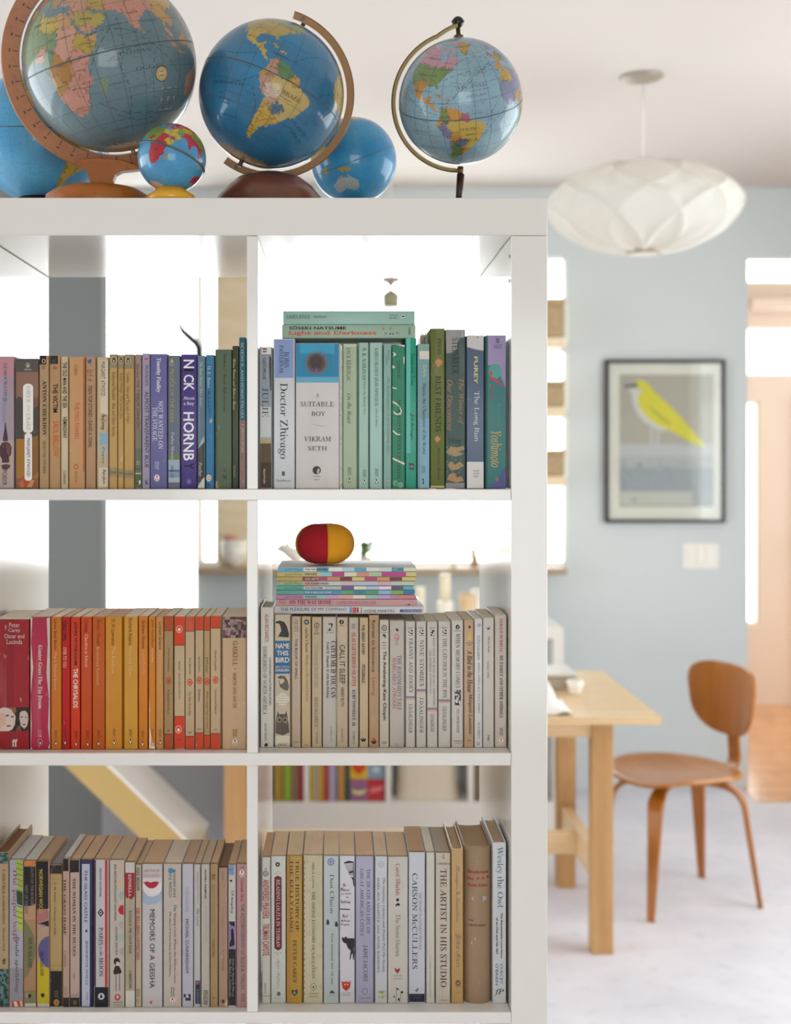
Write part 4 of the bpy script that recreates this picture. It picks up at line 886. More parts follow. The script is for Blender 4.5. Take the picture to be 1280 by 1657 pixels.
# --- 2: South America globe, bronze arm, domed base
Y2 = 1.86; c2 = cen(439.5, 153.5, Y2); r2 = 117.5*Y2/F/1.0013
g = tag(empty('desk_globe', (wx(436, Y2), Y2, ZT)), 'dark blue globe showing yellow South America, bronze arm on brown dome base', 'globe', 'globes on top of the bookcase')
pal2 = dict(bra='cdb26a', arg='d3aa3c', chi='d3aa3c', uru='d3aa3c', par='3f6f8c', bol='c9a07a', per='c9987e', ecu='c9a04a', col='c9987e', ven='5f8a5a', guy='c9a04a', mex='cdae48', cam='cdae48', usa='b9a457', can='8f9a62', gren='c9b087', ant='b3895a')
off, rot, r_, u_, v_ = make_globe(g, c2, r2, -15, -66, -24.9, .8, ('22688f', '2e7ba3'), pal2, ['cdae48', 'c99a5a', 'b9a457'], M['globe'], True, GT[2])
k = Y2/F
route(g.children[0], r2, [((-80,-5),(-120,-20),.05),((-82,-15),(-76,-48),.08),((-35,-8),(-20,10),.05),((-48,-30),(-20,-38),.08),((-75,-55),(-110,-50),.05),((-60,15),(-20,35),.06),((-90,10),(-120,5),.04)], '1c3947')
ring_arc(off, r_, u_, v_, 122*k, 134*k, .006, 74, -126, 72).obj('meridian_arm', M['bronze'], g, auto=40)
pn = off + (rot @ Vector((0, 0, 1)))*r2; ps = off - (rot @ Vector((0, 0, 1)))*r2
for p_ in (pn, ps): MB().tube([p_, off + (p_-off)*1.09], .0032, 10).obj('axis_pin', M['dark'], g)
for a in (67, -117):
    d = r_*math.cos(R(a)) + u_*math.sin(R(a)); p = off + d*128*k + v_*.0028
    MB().tube([p, p + v_*.0012], .0028, 14).obj('rivet', M['dark'], g)
zb_ = wz(281, Y2) - ZT; rb = 84*Y2/F
MB().lathe([(0, 0), (rb*1.02, 0), (rb*1.06, .004), (rb, zb_*.42), (rb*.86, zb_*.62), (rb*.84, zb_*.66), (rb*.62, zb_*.87), (rb*.38, zb_*.97), (0, zb_)], 56).obj('base', M['walnut'], g, True)

# --- 3: brass arm globe on stalk
Y3 = 1.83; c3 = cen(745, 165, Y3); r3 = 99.8*Y3/F/1.001
g = tag(empty('desk_globe', (wx(744, Y3), Y3, ZT)), 'rightmost globe, pale blue-grey, brass arm with black ball knob', 'globe', 'globes on top of the bookcase')
pal3 = dict(can='c79aa6', usa='7d9457', alaska='c79aa6', mex='cf9440', cam='cf9440', gren='c9a24e', col='7d9457', ven='cf9440', guy='b0607a', ecu='cf9440', per='7f84a8', bol='cf9440', bra='cdaf4e', par='6c6fa0', arg='66884a', chi='8f9ab8', uru='cf9440', waf='8a8fae', alg='c9a850', spa='cf9a3a', fra='cf9a3a', uk='b9607f', nig='cf9a3a', ant='b0a890', ice='cf9a3a')
off, rot, r_, u_, v_ = make_globe(g, c3, r3, 16, -58, 3, 1.0, ('7fa0b0', '8fb0ba'), pal3, ['c9a850', 'c79aa6', '7d9457', '8a8fae'], M['globe'], True, GT[3])
k = Y3/F
route(g.children[0], r3, [((-73,40),(-10,50),.1),((-78,10),(-10,48),-.05),((-65,18),(-10,44),.05),((-35,-8),(-18,14),.04),((-43,-23),(-10,5),.06),((-80,5),(-120,20),.05),((-75,35),(-6,36),.02)], '44505c')
pts = []
for i in range(61):
    a = R(92 + 178*i/60); pts.append(off + (r_*math.cos(a) + u_*math.sin(a))*(108.5 + (10 if i < 6 else 0)*(1-i/6) )*k)
def flat(pts, w, t):
    m = MB(); vs = []
    for i, p in enumerate(pts):
        d = (p - off).normalized()
        for (a, c) in ((-t, -w), (t*.4, -w), (t, -w*.6), (t, w*.6), (t*.4, w), (-t, w)): vs.append(p + d*a + v_*c)
    kk = 6; m.add(vs, [(i*kk+j, i*kk+(j+1) % kk, (i+1)*kk+(j+1) % kk, (i+1)*kk+j) for i in range(len(pts)-1) for j in range(kk)] + [tuple(range(kk)), tuple((len(pts)-1)*kk+j for j in range(kk))[::-1]]); return m
flat(pts, .0045, .0029).obj('meridian_arm', M['brass'], g, auto=40)
tp = off + Vector((wx(742, Y3)-c3.x, 0, wz(60, Y3)-c3.z)); kn = off + Vector((wx(741, Y3)-c3.x, 0, wz(36, Y3)-c3.z))
MB().tube([tp + Vector((0,0,-.003)), tp + Vector((0,0,.002)), tp + Vector((0,0,.0022)), kn - Vector((0,0,.008))], [.0075, .0065, .0032, .0032], 14).obj('axis_pin', M['brass'], g, True)
m = MB().lathe([(.0082*math.sin(math.pi*i/14), -.0082*math.cos(math.pi*i/14)) for i in range(15)], 24, cap=False); m.obj('knob', M['black'], g, True, kn)
MB().lathe([(.0088, -.001), (.0092, 0), (.0088, .001)], 24, cap=False).obj('knob_rim', M['black'], g, True, kn + Vector((0,0,.001)))
bp = off + Vector((wx(745, Y3)-c3.x, 0, wz(270, Y3)-c3.z)); jt = off + Vector((wx(745, Y3)-c3.x, 0, wz(282, Y3)-c3.z))
MB().tube([bp, jt], [.0042, .0042], 12).obj('axis_pin', M['brass'], g, True)
zb_ = .009
MB().tube([jt + Vector((.0005,0,0)), Vector((-.0025, 0, zb_ - .002))], [.0054, .0042], 14).obj('stalk', M['dark'], g, True)
MB().lathe([(0, 0), (.044, 0), (.0445, .003), (.036, .0075), (.012, .0105), (0, .011)], 48).obj('base', M['dark'], g, True)

# --- 4: little toy globe on yellow base
Y4 = 1.768; c4 = cen(278.3, 256.5, Y4); r4 = 55.3*Y4/F
g = tag(empty('toy_globe', (wx(277, Y4), Y4, ZT)), 'smallest globe, red Africa on bright blue, on a yellow round base', 'globe', 'globes on top of the bookcase')
rd, yl, gn, pk = 'c01f3a', 'd8bb2a', '7f9a35', 'd07a86'
pal4 = dict(saf=rd, moz=rd, zam=rd, ang=rd, con=rd, ken=rd, tan=rd, eth=yl, som=yl, sud=rd, egy=yl, lib=gn, alg=gn, waf=gn, nig=rd, cam2=gn, ara=yl, yem=rd, irn=gn, iraq=yl, tur=rd, ind=rd, pak=rd, sri=rd, mad='a3a03a', chn=gn, rus=rd, sea=rd, mal=rd, aus=rd, ant='cfae94', mon=yl, kaz=yl)
off, rot, r_, u_, v_ = make_globe(g, c4, r4, -17, 57, -22, 1.5, ('3f8db8', '4b9ac2'), pal4, [rd, yl, gn, pk], M['globe_s'], False)
MB().lathe([(r4*1.0, -r4*.03), (r4*1.025, -r4*.025), (r4*1.025, r4*.025), (r4*1.0, r4*.03)], 64, cap=False).obj('equator_band', M['eq'], bpy.data.objects[g.children[0].name], True)
zb_ = wz(300, Y4) - ZT
MB().lathe([(0, 0), (.031, 0), (.0345, .002), (.033, zb_*.4), (.022, zb_*.66), (.017, zb_*1.05), (0, zb_*.9)], 40).obj('base', M['yellow'], g, True)

# --- 5: bright blue globe behind, Australia
Y5 = 2.02; c5 = cen(572, 260.5, Y5); r5 = 69.3*Y5/F
g = tag(empty('desk_globe', (wx(572, Y5), Y5, ZT)), 'bright blue globe showing pale Australia, behind the bronze arm', 'globe', 'globes on top of the bookcase')
pal5 = dict(aus='b9c2c0', tas='b9c2c0', ngu='cda83c', png='cda83c', jav='cda83c', bor='cda83c', nz='6a9a5a', jap='cda83c', phi='c98f7a', chn='cda83c', rus='cda83c')
off, rot, r_, u_, v_ = make_globe(g, c5, r5, 0, 156, 20, 1.2, ('2488bd', '3a9bcb'), pal5, ['cda83c', 'c98f7a', '6a9a5a'], M['globe_s'], True)
MB().lathe([(0, 0), (.04, 0), (.042, .004), (.02, .012), (.012, c5.z - r5 - ZT + .004), (0, c5.z - r5 - ZT + .004)], 36).obj('base', M['black'], g, True)
# --- 6: blue globe far left behind the large one
Y6 = 2.02; c6 = cen(68, 222, Y6); r6 = 108*Y6/F
g = tag(empty('desk_globe', (wx(68, Y6), Y6, ZT)), 'light blue globe at far left, mostly hidden behind the wooden ring', 'globe', 'globes on top of the bookcase')
off, rot, r_, u_, v_ = make_globe(g, c6, r6, -8, -93, 0, 1.0, ('3d8fbd', '57a5cc'), dict(arg='d3aa3c', chi='8fa03c', bra='d3aa3c', uru='d3aa3c'), ['d3aa3c', 'c9a04a', '8fa03c'], M['globe_s'], True)
hb = c6.z - r6 - ZT
MB().lathe([(0, 0), (.062, 0), (.064, .006), (.05, hb*.5), (.035, hb + .012), (0, hb + .004)], 40).obj('base', M['dark'], g, True)

# ================================================================== BOOKS
FR = {'A': (0, 540, 5.818), 'B': (200, 540, 5.818), 'C': (410, 490, 5.345), 'D': (610, 490, 5.345), 'E': (0, 970, 5.818), 'F': (200, 970, 5.818), 'G': (410, 830, 4.195), 'H': (610, 890, 4.945),
      'I': (0, 1330, 5.067), 'J': (200, 1330, 5.067), 'K': (410, 1310, 4.777), 'L': (610, 1310, 4.777)}
ROW = {'A': (0, .016), 'B': (0, .016), 'C': (0, .016), 'D': (0, .016), 'E': (1, .021), 'F': (1, .021), 'G': (1, .033), 'H': (1, .033), 'I': (2, .0155), 'J': (2, .0155), 'K': (2, .028), 'L': (2, .028)}
GRP = {'A': 'books on the top left shelf', 'B': 'books on the top left shelf', 'C': 'books on the top right shelf', 'D': 'books on the top right shelf', 'E': 'red and orange books on the middle left shelf', 'F': 'red and orange books on the middle left shelf',
       'G': 'cream books on the middle right shelf', 'H': 'cream books on the middle right shelf', 'I': 'books on the bottom left shelf', 'J': 'books on the bottom left shelf', 'K': 'books on the bottom right shelf', 'L': 'books on the bottom right shelf'}
BK = []
def bk(fr, x0, x1, yt, col, label, items=(), bands=(), d=.108, s=0.0, pg='e6d9c4', mat='cover', hard=False, rnd_=False):
    BK.append((fr, x0, x1, yt, col, label, list(items), list(bands), d, s, pg, mat, hard, rnd_))
K, Wt, Rd = '1c1815', 'f4efe6', 'c23a2c'
def pen(cx, cy, r=12, bg='e8e0d2', fg='1c1815', ring=None):
    q = [('E', ring or fg, cx, cy, r*.82 + 1.5, r*1.08 + 1.5), ('E', bg, cx, cy, r*.82, r*1.08), ('P', fg, [(cx-r*.1, cy-r*.85), (cx+r*.25, cy-r*.7), (cx+r*.2, cy-r*.3), (cx+r*.5, cy+r*.3), (cx+r*.35, cy+r*.8), (cx-r*.35, cy+r*.8), (cx-r*.5, cy+r*.3), (cx-r*.2, cy-r*.3), (cx-r*.3, cy-r*.7)]), ('E', 'f7f3ea', cx, cy+r*.25, r*.22, r*.42)]
    return q
def pb(cx, y0, y1, col=K, yl=None, w=24, **k):
    q = [('v', 'PENGUIN', 's', col, cx, y0, cx + w*.42, y1), ('v', 'BOOKS 1', 's', col, cx - w*.5, y0, cx - w*.08, y1)]
    if yl: q += pen(cx - 1, yl, **k)
    return q
# ---- top left shelf
bk('A', -80, 133, 215, 'b39ba4', 'mauve-pink paperback cut by the left frame edge, with a dark profile head, top left shelf',
   [('R','c08a92',-80,215,133,400),('R','a99aae',-80,400,50,1000),('R','a898a0',60,560,133,1000),('R','b9a69b',-80,1000,133,1450),('v','DEMOCRATIE','r','6f5a68',35,275,66,590),('E','6d86a0',45,620,24,24),('v','Kundera','i','8a90a6',22,650,66,835),
    ('P','4a3648',[(45,840),(55,840),(62,900),(75,980),(72,1012),(28,1012),(28,980),(42,900)]),('P','4c3038',[(0,1060),(20,1028),(60,1018),(92,1032),(110,1070),(108,1120),(98,1150),(84,1160),(88,1195),(84,1214),(18,1214),(18,1180),(0,1150)]),('P','7a4648',[(55,1030),(88,1040),(104,1075),(100,1120),(84,1150),(62,1120)]),
    ('P','5a3c40',[(10,1240),(50,1226),(98,1235),(92,1262),(60,1284),(24,1276)]),('v','PICADOR','s','33262a',24,1285,66,1425)], mat='cover')
bk('A', 150, 365, 235, '7c604c', 'brown paperback with two white capsule title boxes and orange foot, second on top left shelf',
   [('R','57504a',150,235,365,360),('R','8c6a55',150,360,365,600),('P','4a453f',[(152,620),(175,590),(200,600),(222,640),(222,990),(152,990)]),('P','4d4640',[(300,720),(340,690),(365,680),(365,980),(300,980)]),('R','a5742a',152,990,364,1360),('P','8a5f2c',[(240,990),(364,960),(364,1300),(300,1360),(270,1200)]),('R','8b5a3c',152,1360,364,1456),
    ('P','b0522c',[(170,1440),(200,1370),(225,1330),(250,1400),(265,1340),(290,1440)]),('P','d08a5a',[(250,1445),(290,1380),(325,1375),(300,1445)]),('P','c46a40',[(180,1400),(215,1380),(230,1445),(190,1445)]),
    ('C','efebe4',217,470,312,935),('C','efebe4',232,935,302,1385),('v','ORYX','r','b3ada6',250,495,285,650),('v','AND','r','b8b2aa',258,672,280,735),('v','CRAKE','r','b3ada6',250,752,285,912),('v','MARGARET ATWOOD','s','4e4a48',252,985,284,1345),
    ('O','cfc4b6',262,298,20,24,3),('P','e6ddd0',[(256,312),(262,276),(270,300),(272,312)]),('h','VIRAGO','s','d8cfc4',228,330,298,345)], mat='cover')
bk('A', 370, 460, 205, 'b99a72', 'tan paperback with small black square at its top, beside the capsule-title book', [('R',K,372,205,436,290),('O','d9c4a0',412,258,17,20,5),('h','SF','s','5a4630',398,300,424,316),('h','353','s','5a4630',398,320,426,334),('v','ANTON CHEKHOV','b','201812',402,440,438,962),('v','SELECTED STORIES','s','4a3826',406,1012,430,1315)], mat='cover_worn', pg='c9a878')
bk('A', 466, 570, 205, 'c0986a', 'tan paperback with black top block and orange lower lettering, top left shelf', [('R','2a241e',472,205,546,285),('P','4a3c2c',[(495,250),(520,235),(530,280),(500,280)]),('h','A','s','3a2a1c',505,296,522,310),('h','SIGNET','s','3a2a1c',495,316,540,332),('v','THE VICTIM','B','1e1812',498,472,545,742),('v','SAUL BELLOW','B','d2691e',500,822,550,1158)], mat='cover_worn', pg='c9a878')
bk('A', 574, 641, 215, 'd3c2a0', 'narrow cream paperback with a long black capital title, top left shelf', [('v','THE OLD MAN AND THE SEA','B','2a2622',590,268,630,702),('v','HEMINGWAY','B','2a2622',592,786,630,985),('v','SCRIBNERS','s','5a5040',596,1290,620,1420)], pg='cbb088')
bk('A', 650, 800, 218, 'cc9c6c', 'faded tan paperback with an orange-red title and sun emblem, top left shelf', [('R','b4632a',782,230,800,1300),('v','Tolkien','i','7a5a38',700,290,734,395),('v','THE TWO TOWERS','s','d2502a',704,648,744,992),('O','b85a3a',718,1252,22,26,9),('v','Methuen','i','7a5a38',706,1292,732,1405)], mat='cover_worn', pg='cda070')
bk('A', 808, 902, 215, 'bb9470', 'tan paperback with a small blue rooster mark at its top, top left shelf', [('P','33618e',[(822,240),(838,250),(850,235),(864,245),(858,275),(840,285),(828,270)]),('P','33618e',[(850,290),(860,292),(856,304),(848,300)]),('h','BANTAM','s','6a4c34',820,338,872,352),('h','BOOKS','s','6a4c34',822,360,870,373),('h','1.25','s','6a4c34',824,385,870,400),('h','TEN','s','6a4c34',826,428,866,444),('v','TEEN TOP STORIES • DAVID A. SOHN','s','3c2a1c',830,488,868,1065)], mat='cover_worn', pg='c49a70')
bk('A', 912, 1020, 220, 'ccb690', 'worn cream paperback with blue patch and handwritten title, top left shelf', [('R','d9cab0',945,250,1018,760),('v','MARGARET ATWOOD','s','5a4a3e',950,262,992,588),('v','Surfacing','c','2c2420',940,752,1000,905),('R','8fb0bb',932,935,1018,1040),('R','b3b4aa',932,1042,1018,1140),('R','bfae92',932,1150,1018,1248),('v','Paper','i','5a5048',960,1060,985,1230),('R','d8c9b0',930,1260,1016,1440),('v','PaperJacks','c','1e1a18',958,1275,1000,1415)], mat='cover_worn', pg='cfae80')
for (a, c, yt, px_, tx, y0, y1, by, lab) in ((1028,1106,192,1072,'Katherine Mansfield · Bliss and Other Stories',362,965,1265,'leftmost of three amber paperbacks with khaki top bands, top left shelf'), (1108,1166,200,1140,'Evelyn Waugh · The Loved One',372,798,1270,'middle, narrowest of three amber paperbacks with khaki top bands'), (1168,1264,195,1206,'Colette · Chéri and The Last of Chéri',370,840,1282,'rightmost of three amber paperbacks with khaki top bands, top left shelf')):
    bk('A', a, c, yt, 'c6a061', lab, [('R','8d8468',a,yt,c,330 if a != 1028 else 322),('E','d6c08a',px_,248,28,35),('E','8d8468',px_,248,24,31),('P','3e3a2c',[(px_,222),(px_+9,232),(px_+15,262),(px_+10,274),(px_-10,274),(px_-15,262),(px_-9,232)]),('E','e0cf9c',px_,258,6,11),
      ('v',tx,'s','6e5434',px_-16,y0,px_+16,y1),('R','9a8a66',a,by,c,by+78),('h','MODERN','s','6a5a3c',a+12,by+30,c-14,by+48)], mat='cover_worn', pg='caa068')
bk('B', 106, 170, 195, 'a58a84', 'dusty pink to grey-green paperback with a tiny bird at its foot, top left shelf', [('R','8d7c74',106,560,170,900),('R','7c7868',106,900,170,1080),('R','68705e',106,1080,170,1310),('R','b9b498',106,1310,170,1322),('R','4c6a42',106,1324,170,1450),('v','William Maxwell','i','6d4444',122,285,144,420),('v','THE TWELVE DANCERS','s','5c4440',124,430,148,900),('h','ISIS','s','c0b89c',122,1195,152,1235),('h','ISIS','s','3c3c30',118,1266,158,1280),('P','e8dcc0',[(122,1420),(140,1395),(155,1376),(162,1390),(158,1410),(135,1422)]),('P','1c1815',[(118,1420),(136,1398),(150,1400),(130,1424)])], mat='cover_worn', pg='c9b490')
bk('B', 174, 247, 185, 'a39cb2', 'narrow lavender-grey paperback with a bright pink dot at its top, top left shelf', [('P','c8326e',[(196,232),(210,226),(230,230),(240,244),(226,242),(214,250),(206,248)]),('v','MURAKAMI','s','6d6680',205,298,232,490),('v','ALMOST TRANSPARENT BLUE','s','2e2a3c',200,545,237,1262),('h','K','b','26222c',203,1378,234,1420)], mat='cover')
bk('B', 250, 412, 190, '6d6b9e', 'wide periwinkle blue paperback with white title in two lines and red oval mark', [('v','Timothy Findley','b','ece8ee',302,228,352,552),('v','NOT WANTED ON','r','f0ecf2',328,632,372,1085),('v','THE VOYAGE','r','f0ecf2',272,690,318,1010),('v','PENGUIN','s','d8d4e0',316,1205,334,1280),('v','BOOKS','s','d8d4e0',294,1205,312,1270)] + pen(314,1358,30,'f0e8e4','b23038','b23038'), mat='cover')
bk('B', 418, 532, 205, '6d7688', 'slate blue paperback with mustard capitals and yellow triangle, top left shelf', [('P','d2c22c',[(440,268),(457,230),(470,268)]),('h','SEAL','s','c6c0b0',432,272,480,288),('h','BOOKS','s','c6c0b0',436,292,476,304),('v','PEOPLE OF THE DEER','s','b2a63a',438,332,474,840),('v','Farley Mowat','r','d9dde2',440,930,478,1185),('R','6f8248',418,1140,530,1184),('R','9dafc0',418,1186,530,1280),('R','7f98b4',418,1300,530,1350),('R','a9b4bc',418,1352,530,1400),('v','SEAL 1.95','s','2c3444',446,1245,470,1355)], mat='cover_worn')
bk('B', 540, 692, 195, '4e3c84', 'deep purple paperback with huge white capital letters, top left shelf', [('v','N','B','f2eef2',565,245,664,325),('v','I','B','251e38',568,330,660,352),('v','CK','B','f2eef2',565,385,664,535),('h','About','B','cfc8dc',564,590,668,622),('h','a Boy','B','cfc8dc',566,640,664,682),('v','HORNB','B','f2eef2',562,738,664,1195),('v','Y','B','251e38',570,1215,664,1278),('O','8a7eb4',614,1390,25,28,3),('P','8a7eb4',[(614,1372),(622,1380),(626,1400),(614,1408),(602,1400),(606,1380)])], mat='cover_new')
bk('B', 694, 768, 208, '6c8890', 'narrow grey-teal paperback with a black starry foot, right of the purple book', [('R','5d7686',700,560,762,1000),('P','9fb0ae',[(700,1080),(740,990),(760,960),(760,1020),(720,1060)]),('P','3a3c3e',[(700,1090),(720,1062),(760,1020),(760,1400),(700,1400)]),('P','cfcabc',[(700,1440),(740,1370),(762,1350),(762,1452),(700,1452)]),('v','The Stone Diviner','i','c4d4d6',716,265,744,500),('v','Helen Radley','i','b9cccf',712,510,742,690),('v','Panther','i','d9d4c8',708,1210,740,1345)], mat='cover_worn')
bk('B', 774, 853, 198, '3a7ea4', 'narrow bright blue paperback with an oval emblem at its foot, top left shelf', [('v','H. E. Bates','r','d0dde2',790,305,818,508),('v','Oh! To be in','c','22466a',792,540,822,690),('v','England','c','22466a',794,700,826,790),('P','c7a878',[(806,830),(828,792),(836,815),(820,845)]),('E','e6dccb',802,1358,25,32),('O','c28a60',802,1358,18,22,5),('v','0','s','c28a60',796,1340,812,1376),('P','1f5484',[(780,1410),(800,1400),(820,1420),(800,1445),(782,1440)])], mat='cover_worn')
bk('B', 862, 1020, 148, '5f705a', 'tall wide sage green book with a dark handwritten title, top left shelf', [('R','4d5b46',862,148,884,1450),('v','Dickens - Great Expectations','c','28332a',932,190,966,735),('v','21','c','28332a',944,1270,962,1300),('v','JM','c','28332a',926,1330,974,1370),('P','b88a6a',[(866,1452),(868,1390),(884,1385),(886,1430),(902,1452)])], mat='cover_worn', d=.12, s=.002)
bk('B', 1023, 1084, 115, '40452f', 'tall narrow dark olive book with cream script, top left shelf', [('v','Helen Craven and Rebecca Rooms','c','cdbf92',1030,235,1056,722),('v','The Reader','s','a39a74',1036,1235,1054,1355)], mat='cover', d=.12)
bk('B', 1087, 1154, 35, '2b6574', 'tallest book of the top left shelf, teal above and brown below', [('R','8a6a62',1094,815,1150,1456),('v','SCIENCE AND','r','c9d8c4',1104,85,1130,448),('v','HUMAN VALUES','r','c9d8c4',1104,460,1130,792),('v','J. BRONOWSKI','r','c9b8a8',1108,850,1134,1115),('v','HARPER','s','b09a8c',1110,1200,1124,1290),('v','TB','s','c9b8a8',1116,1380,1136,1400)], mat='cover', d=.12)
# ---- top right shelf
bk('C', 48, 162, 380, '9aa6ac', 'narrow paperback with grey sky top and dark brown foot, leftmost on top right shelf', [('R','ded8cc',70,385,152,445),('v','','s',K,0,0,1,1),('P','b8403a',[(80,392),(114,392),(118,408),(78,408)]),('P','5b7aa0',[(80,415),(116,415),(116,430),(80,430)]),('R','b8403a',70,445,152,449),('R','c9ccc6',62,900,152,1162),('R','a9a9a8',62,1162,152,1180),('R','b9a070',62,1180,152,1215),('R','5e4c34',58,1217,155,1380),('R','463322',58,1380,155,1600),('P','3a3430',[(138,460),(155,470),(155,760),(146,760),(136,540)]),('v','GEORGE','s','4e5258',82,475,110,665),('v','JULIE','r','5e5a58',76,735,128,990),('v','HarperTrophy','b','d8ccb4',84,1435,104,1565)], mat='cover_worn', pg='e2d3b6')
bk('C', 176, 360, 310, 'd5d9da', 'tall white book with periwinkle top block and spaced dark title, top right shelf', [('R','8398c2',186,318,348,650),('v','BORIS','r','20243a',266,425,308,560),('v','PASTERNAK','r','20243a',224,368,260,615),('v','Doctor Zhivago','r','26262a',212,695,302,1350),('R','4a4a50',247,1458,272,1496),('h','Pantheon','r','5a5a60',198,1526,322,1546)], mat='cover_new', d=.118, s=.001)
bk('C', 366, 742, 350, 'ddd7d3', 'very thick white book with a vivid blue peacock-like top, top right shelf', [('R','2a84ac',370,352,738,686),('R','3b9cc0',400,352,700,440),('R','66aac4',370,640,738,690),('E','5f6a74',545,525,88,90),('E','5a4c48',545,520,76,80),('E','463a3a',545,515,55,60),('P','6c54a4',[(528,612),(545,548),(562,612)]),('h','A','r','5a5654',538,783,566,816),('h','SUITABLE','r','55504e',408,855,698,897),('h','BOY','r','55504e',502,940,622,978),('P','bdb6b0',[(490,1048),(560,1054),(650,1070),(590,1072),(545,1062)]),('h','VIKRAM','r','55504e',440,1156,672,1198),('h','SETH','r','55504e',474,1240,636,1278),('E','3a3838',548,1448,36,36),('P','c8c4c0',[(560,1430),(575,1440),(566,1475),(550,1480),(552,1450)]),('h','McCLELLAND','s','6a6664',514,1496,582,1506),('h','STEWART','s','6a6664',522,1526,574,1535)] + [('P','7a6a5a',[(545+78*math.cos(t),520+80*math.sin(t)),(545+118*math.cos(t+.08),520+118*math.sin(t+.08)),(545+80*math.cos(t+.16),520+82*math.sin(t+.16))]) for t in [i*.21 for i in range(30)]], mat='cover_worn', d=.12, pg='efe8dc')
bk('C', 778, 895, 355, 'afc0a2', 'pale sage paperback with faint grey title, right of the thick blue-topped book', [('R','c0c8ac',782,356,890,380),('v','JACK KEROUAC','r','6a7668',806,388,842,682),('v','On the Road','i','5a6658',812,785,848,1042)] + pb(832,1425,1490,'3e4840',1534,w=30,r=26,bg='bccab0'), mat='cover_worn', pg='ded4b8')
bk('C', 912, 996, 345, 'a9c9bb', 'mint paperback, left of the two mint neighbours with small penguin ovals, top right shelf', [('v','R. K. NARAYAN','r','4c665c',942,390,974,672),('v','Under the Banyan Tree','i','56706a',948,682,972,965)] + pb(962,1445,1508,'3e5048',1548,w=30,r=24,bg='b6d2c4'), pg='d8d0b8', mat='cover')
bk('C', 1006, 1116, 345, 'a9cbc0', 'wider mint paperback directly right of the other mint one, top right shelf', [('v','KAREN BLIXEN (ISAK DINESEN)','r','4c665c',1042,392,1078,892),('v','Out of Africa','i','56706a',1052,915,1076,1072)] + pb(1066,1435,1500,'3e5048',1544,w=30,r=25,bg='b6d2c4'), pg='d8d0b8', mat='cover')
bk('D', 56, 126, 358, '93b8ac', 'narrow grey-mint paperback between the mint pair and the scribbled green book', [('v','James W.','s','5a7a74',92,405,108,500),('v','Johnson','s','5a7a74',76,455,90,535),('v','The Autobiography of an Ex-Colored Man','i','5c8480',82,640,112,1300)] + pen(98,1538,16,'b0ccbc'), pg='cfc8b0', mat='cover_worn')
bk('D', 130, 243, 362, '3f8a6c', 'dark green paperback crossed by cream scribbled strokes, top right shelf', [('v','UNESCO','r','2a5a48',178,500,202,650),('v','MAN AND OTHERS LEGANDS','r','2a5a48',178,840,205,1520),('P','e8dcc0',[(134,425),(150,430),(168,447),(158,456),(136,465),(148,446)]),('P','e8dcc0',[(134,538),(158,555),(150,566),(134,568)]),('P','e8dcc0',[(134,728),(172,740),(168,748),(134,738)]),('P','e8dcc0',[(136,848),(172,868),(204,902),(216,940),(206,966),(176,972),(150,960),(138,938),(144,936),(160,952),(184,960),(202,950),(204,932),(190,900),(160,876),(134,862)]),('P','e8dcc0',[(136,1098),(170,1128),(205,1130),(200,1145),(168,1142),(136,1112)]),('P','e8dcc0',[(136,1338),(180,1358),(243,1385),(240,1402),(180,1376),(134,1352)]),('P','e8dcc0',[(228,470),(240,462),(238,540),(230,515)]),('P','e8dcc0',[(170,362),(240,362),(242,380),(205,372)]),('E','6fa88c',160,1560,22,26),('E','6fa88c',205,1575,24,26),('E','3f8a6c',165,1565,12,14)], mat='cover_worn', pg='cfc0a0')
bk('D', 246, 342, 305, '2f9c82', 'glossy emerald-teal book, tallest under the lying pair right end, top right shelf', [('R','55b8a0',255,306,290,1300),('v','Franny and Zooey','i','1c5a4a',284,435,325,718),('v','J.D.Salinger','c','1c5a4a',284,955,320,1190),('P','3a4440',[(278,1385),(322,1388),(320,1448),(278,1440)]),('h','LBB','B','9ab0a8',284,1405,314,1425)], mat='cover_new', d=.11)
bk('D', 350, 455, 355, '7fa6a8', 'grey-teal paperback with a cream band near its top, right of the emerald book', [('R','83aa9a',350,355,455,412),('R','d9d3c8',368,416,453,488),('R','86aec0',372,1000,452,1600),('v','DAHL','B','cfc8a4',398,540,428,648),('v','Danny the Champion of the World','r','26303a',388,698,424,1310),('v','PUFFIN','s','4a5a68',402,1410,414,1470),('v','BOOKS','s','4a5a68',386,1412,398,1480),('P','3c4450',[(392,1515),(404,1525),(408,1560),(398,1572),(392,1560),(402,1545),(390,1530)])], mat='cover_worn', pg='cbb894')
bk('D', 460, 588, 222, '667030', 'tall olive green hardback with two pinkish maple leaves on its spine', [('v','PEGIS','r','39401c',524,308,554,445),('v','BEST FRIENDS','r','303818',506,632,556,1115),('v','Running House','i','39401c',520,1250,546,1530),('R','c9b47a',462,1582,586,1600)] + [('P','c98a5c',[(cx+a*sc,cy+b*sc) for a,b in ((0,-50),(8,-30),(22,-38),(20,-18),(42,-16),(28,2),(34,18),(14,16),(10,34),(2,30),(0,55),(-6,30),(-16,36),(-16,14),(-36,14),(-26,-2),(-38,-18),(-18,-18),(-20,-36),(-8,-30))]) for cx,cy,sc in ((534,520,.95),(522,1180,.7))], mat='cover_worn', d=.12, hard=True, pg='d8c8a0')
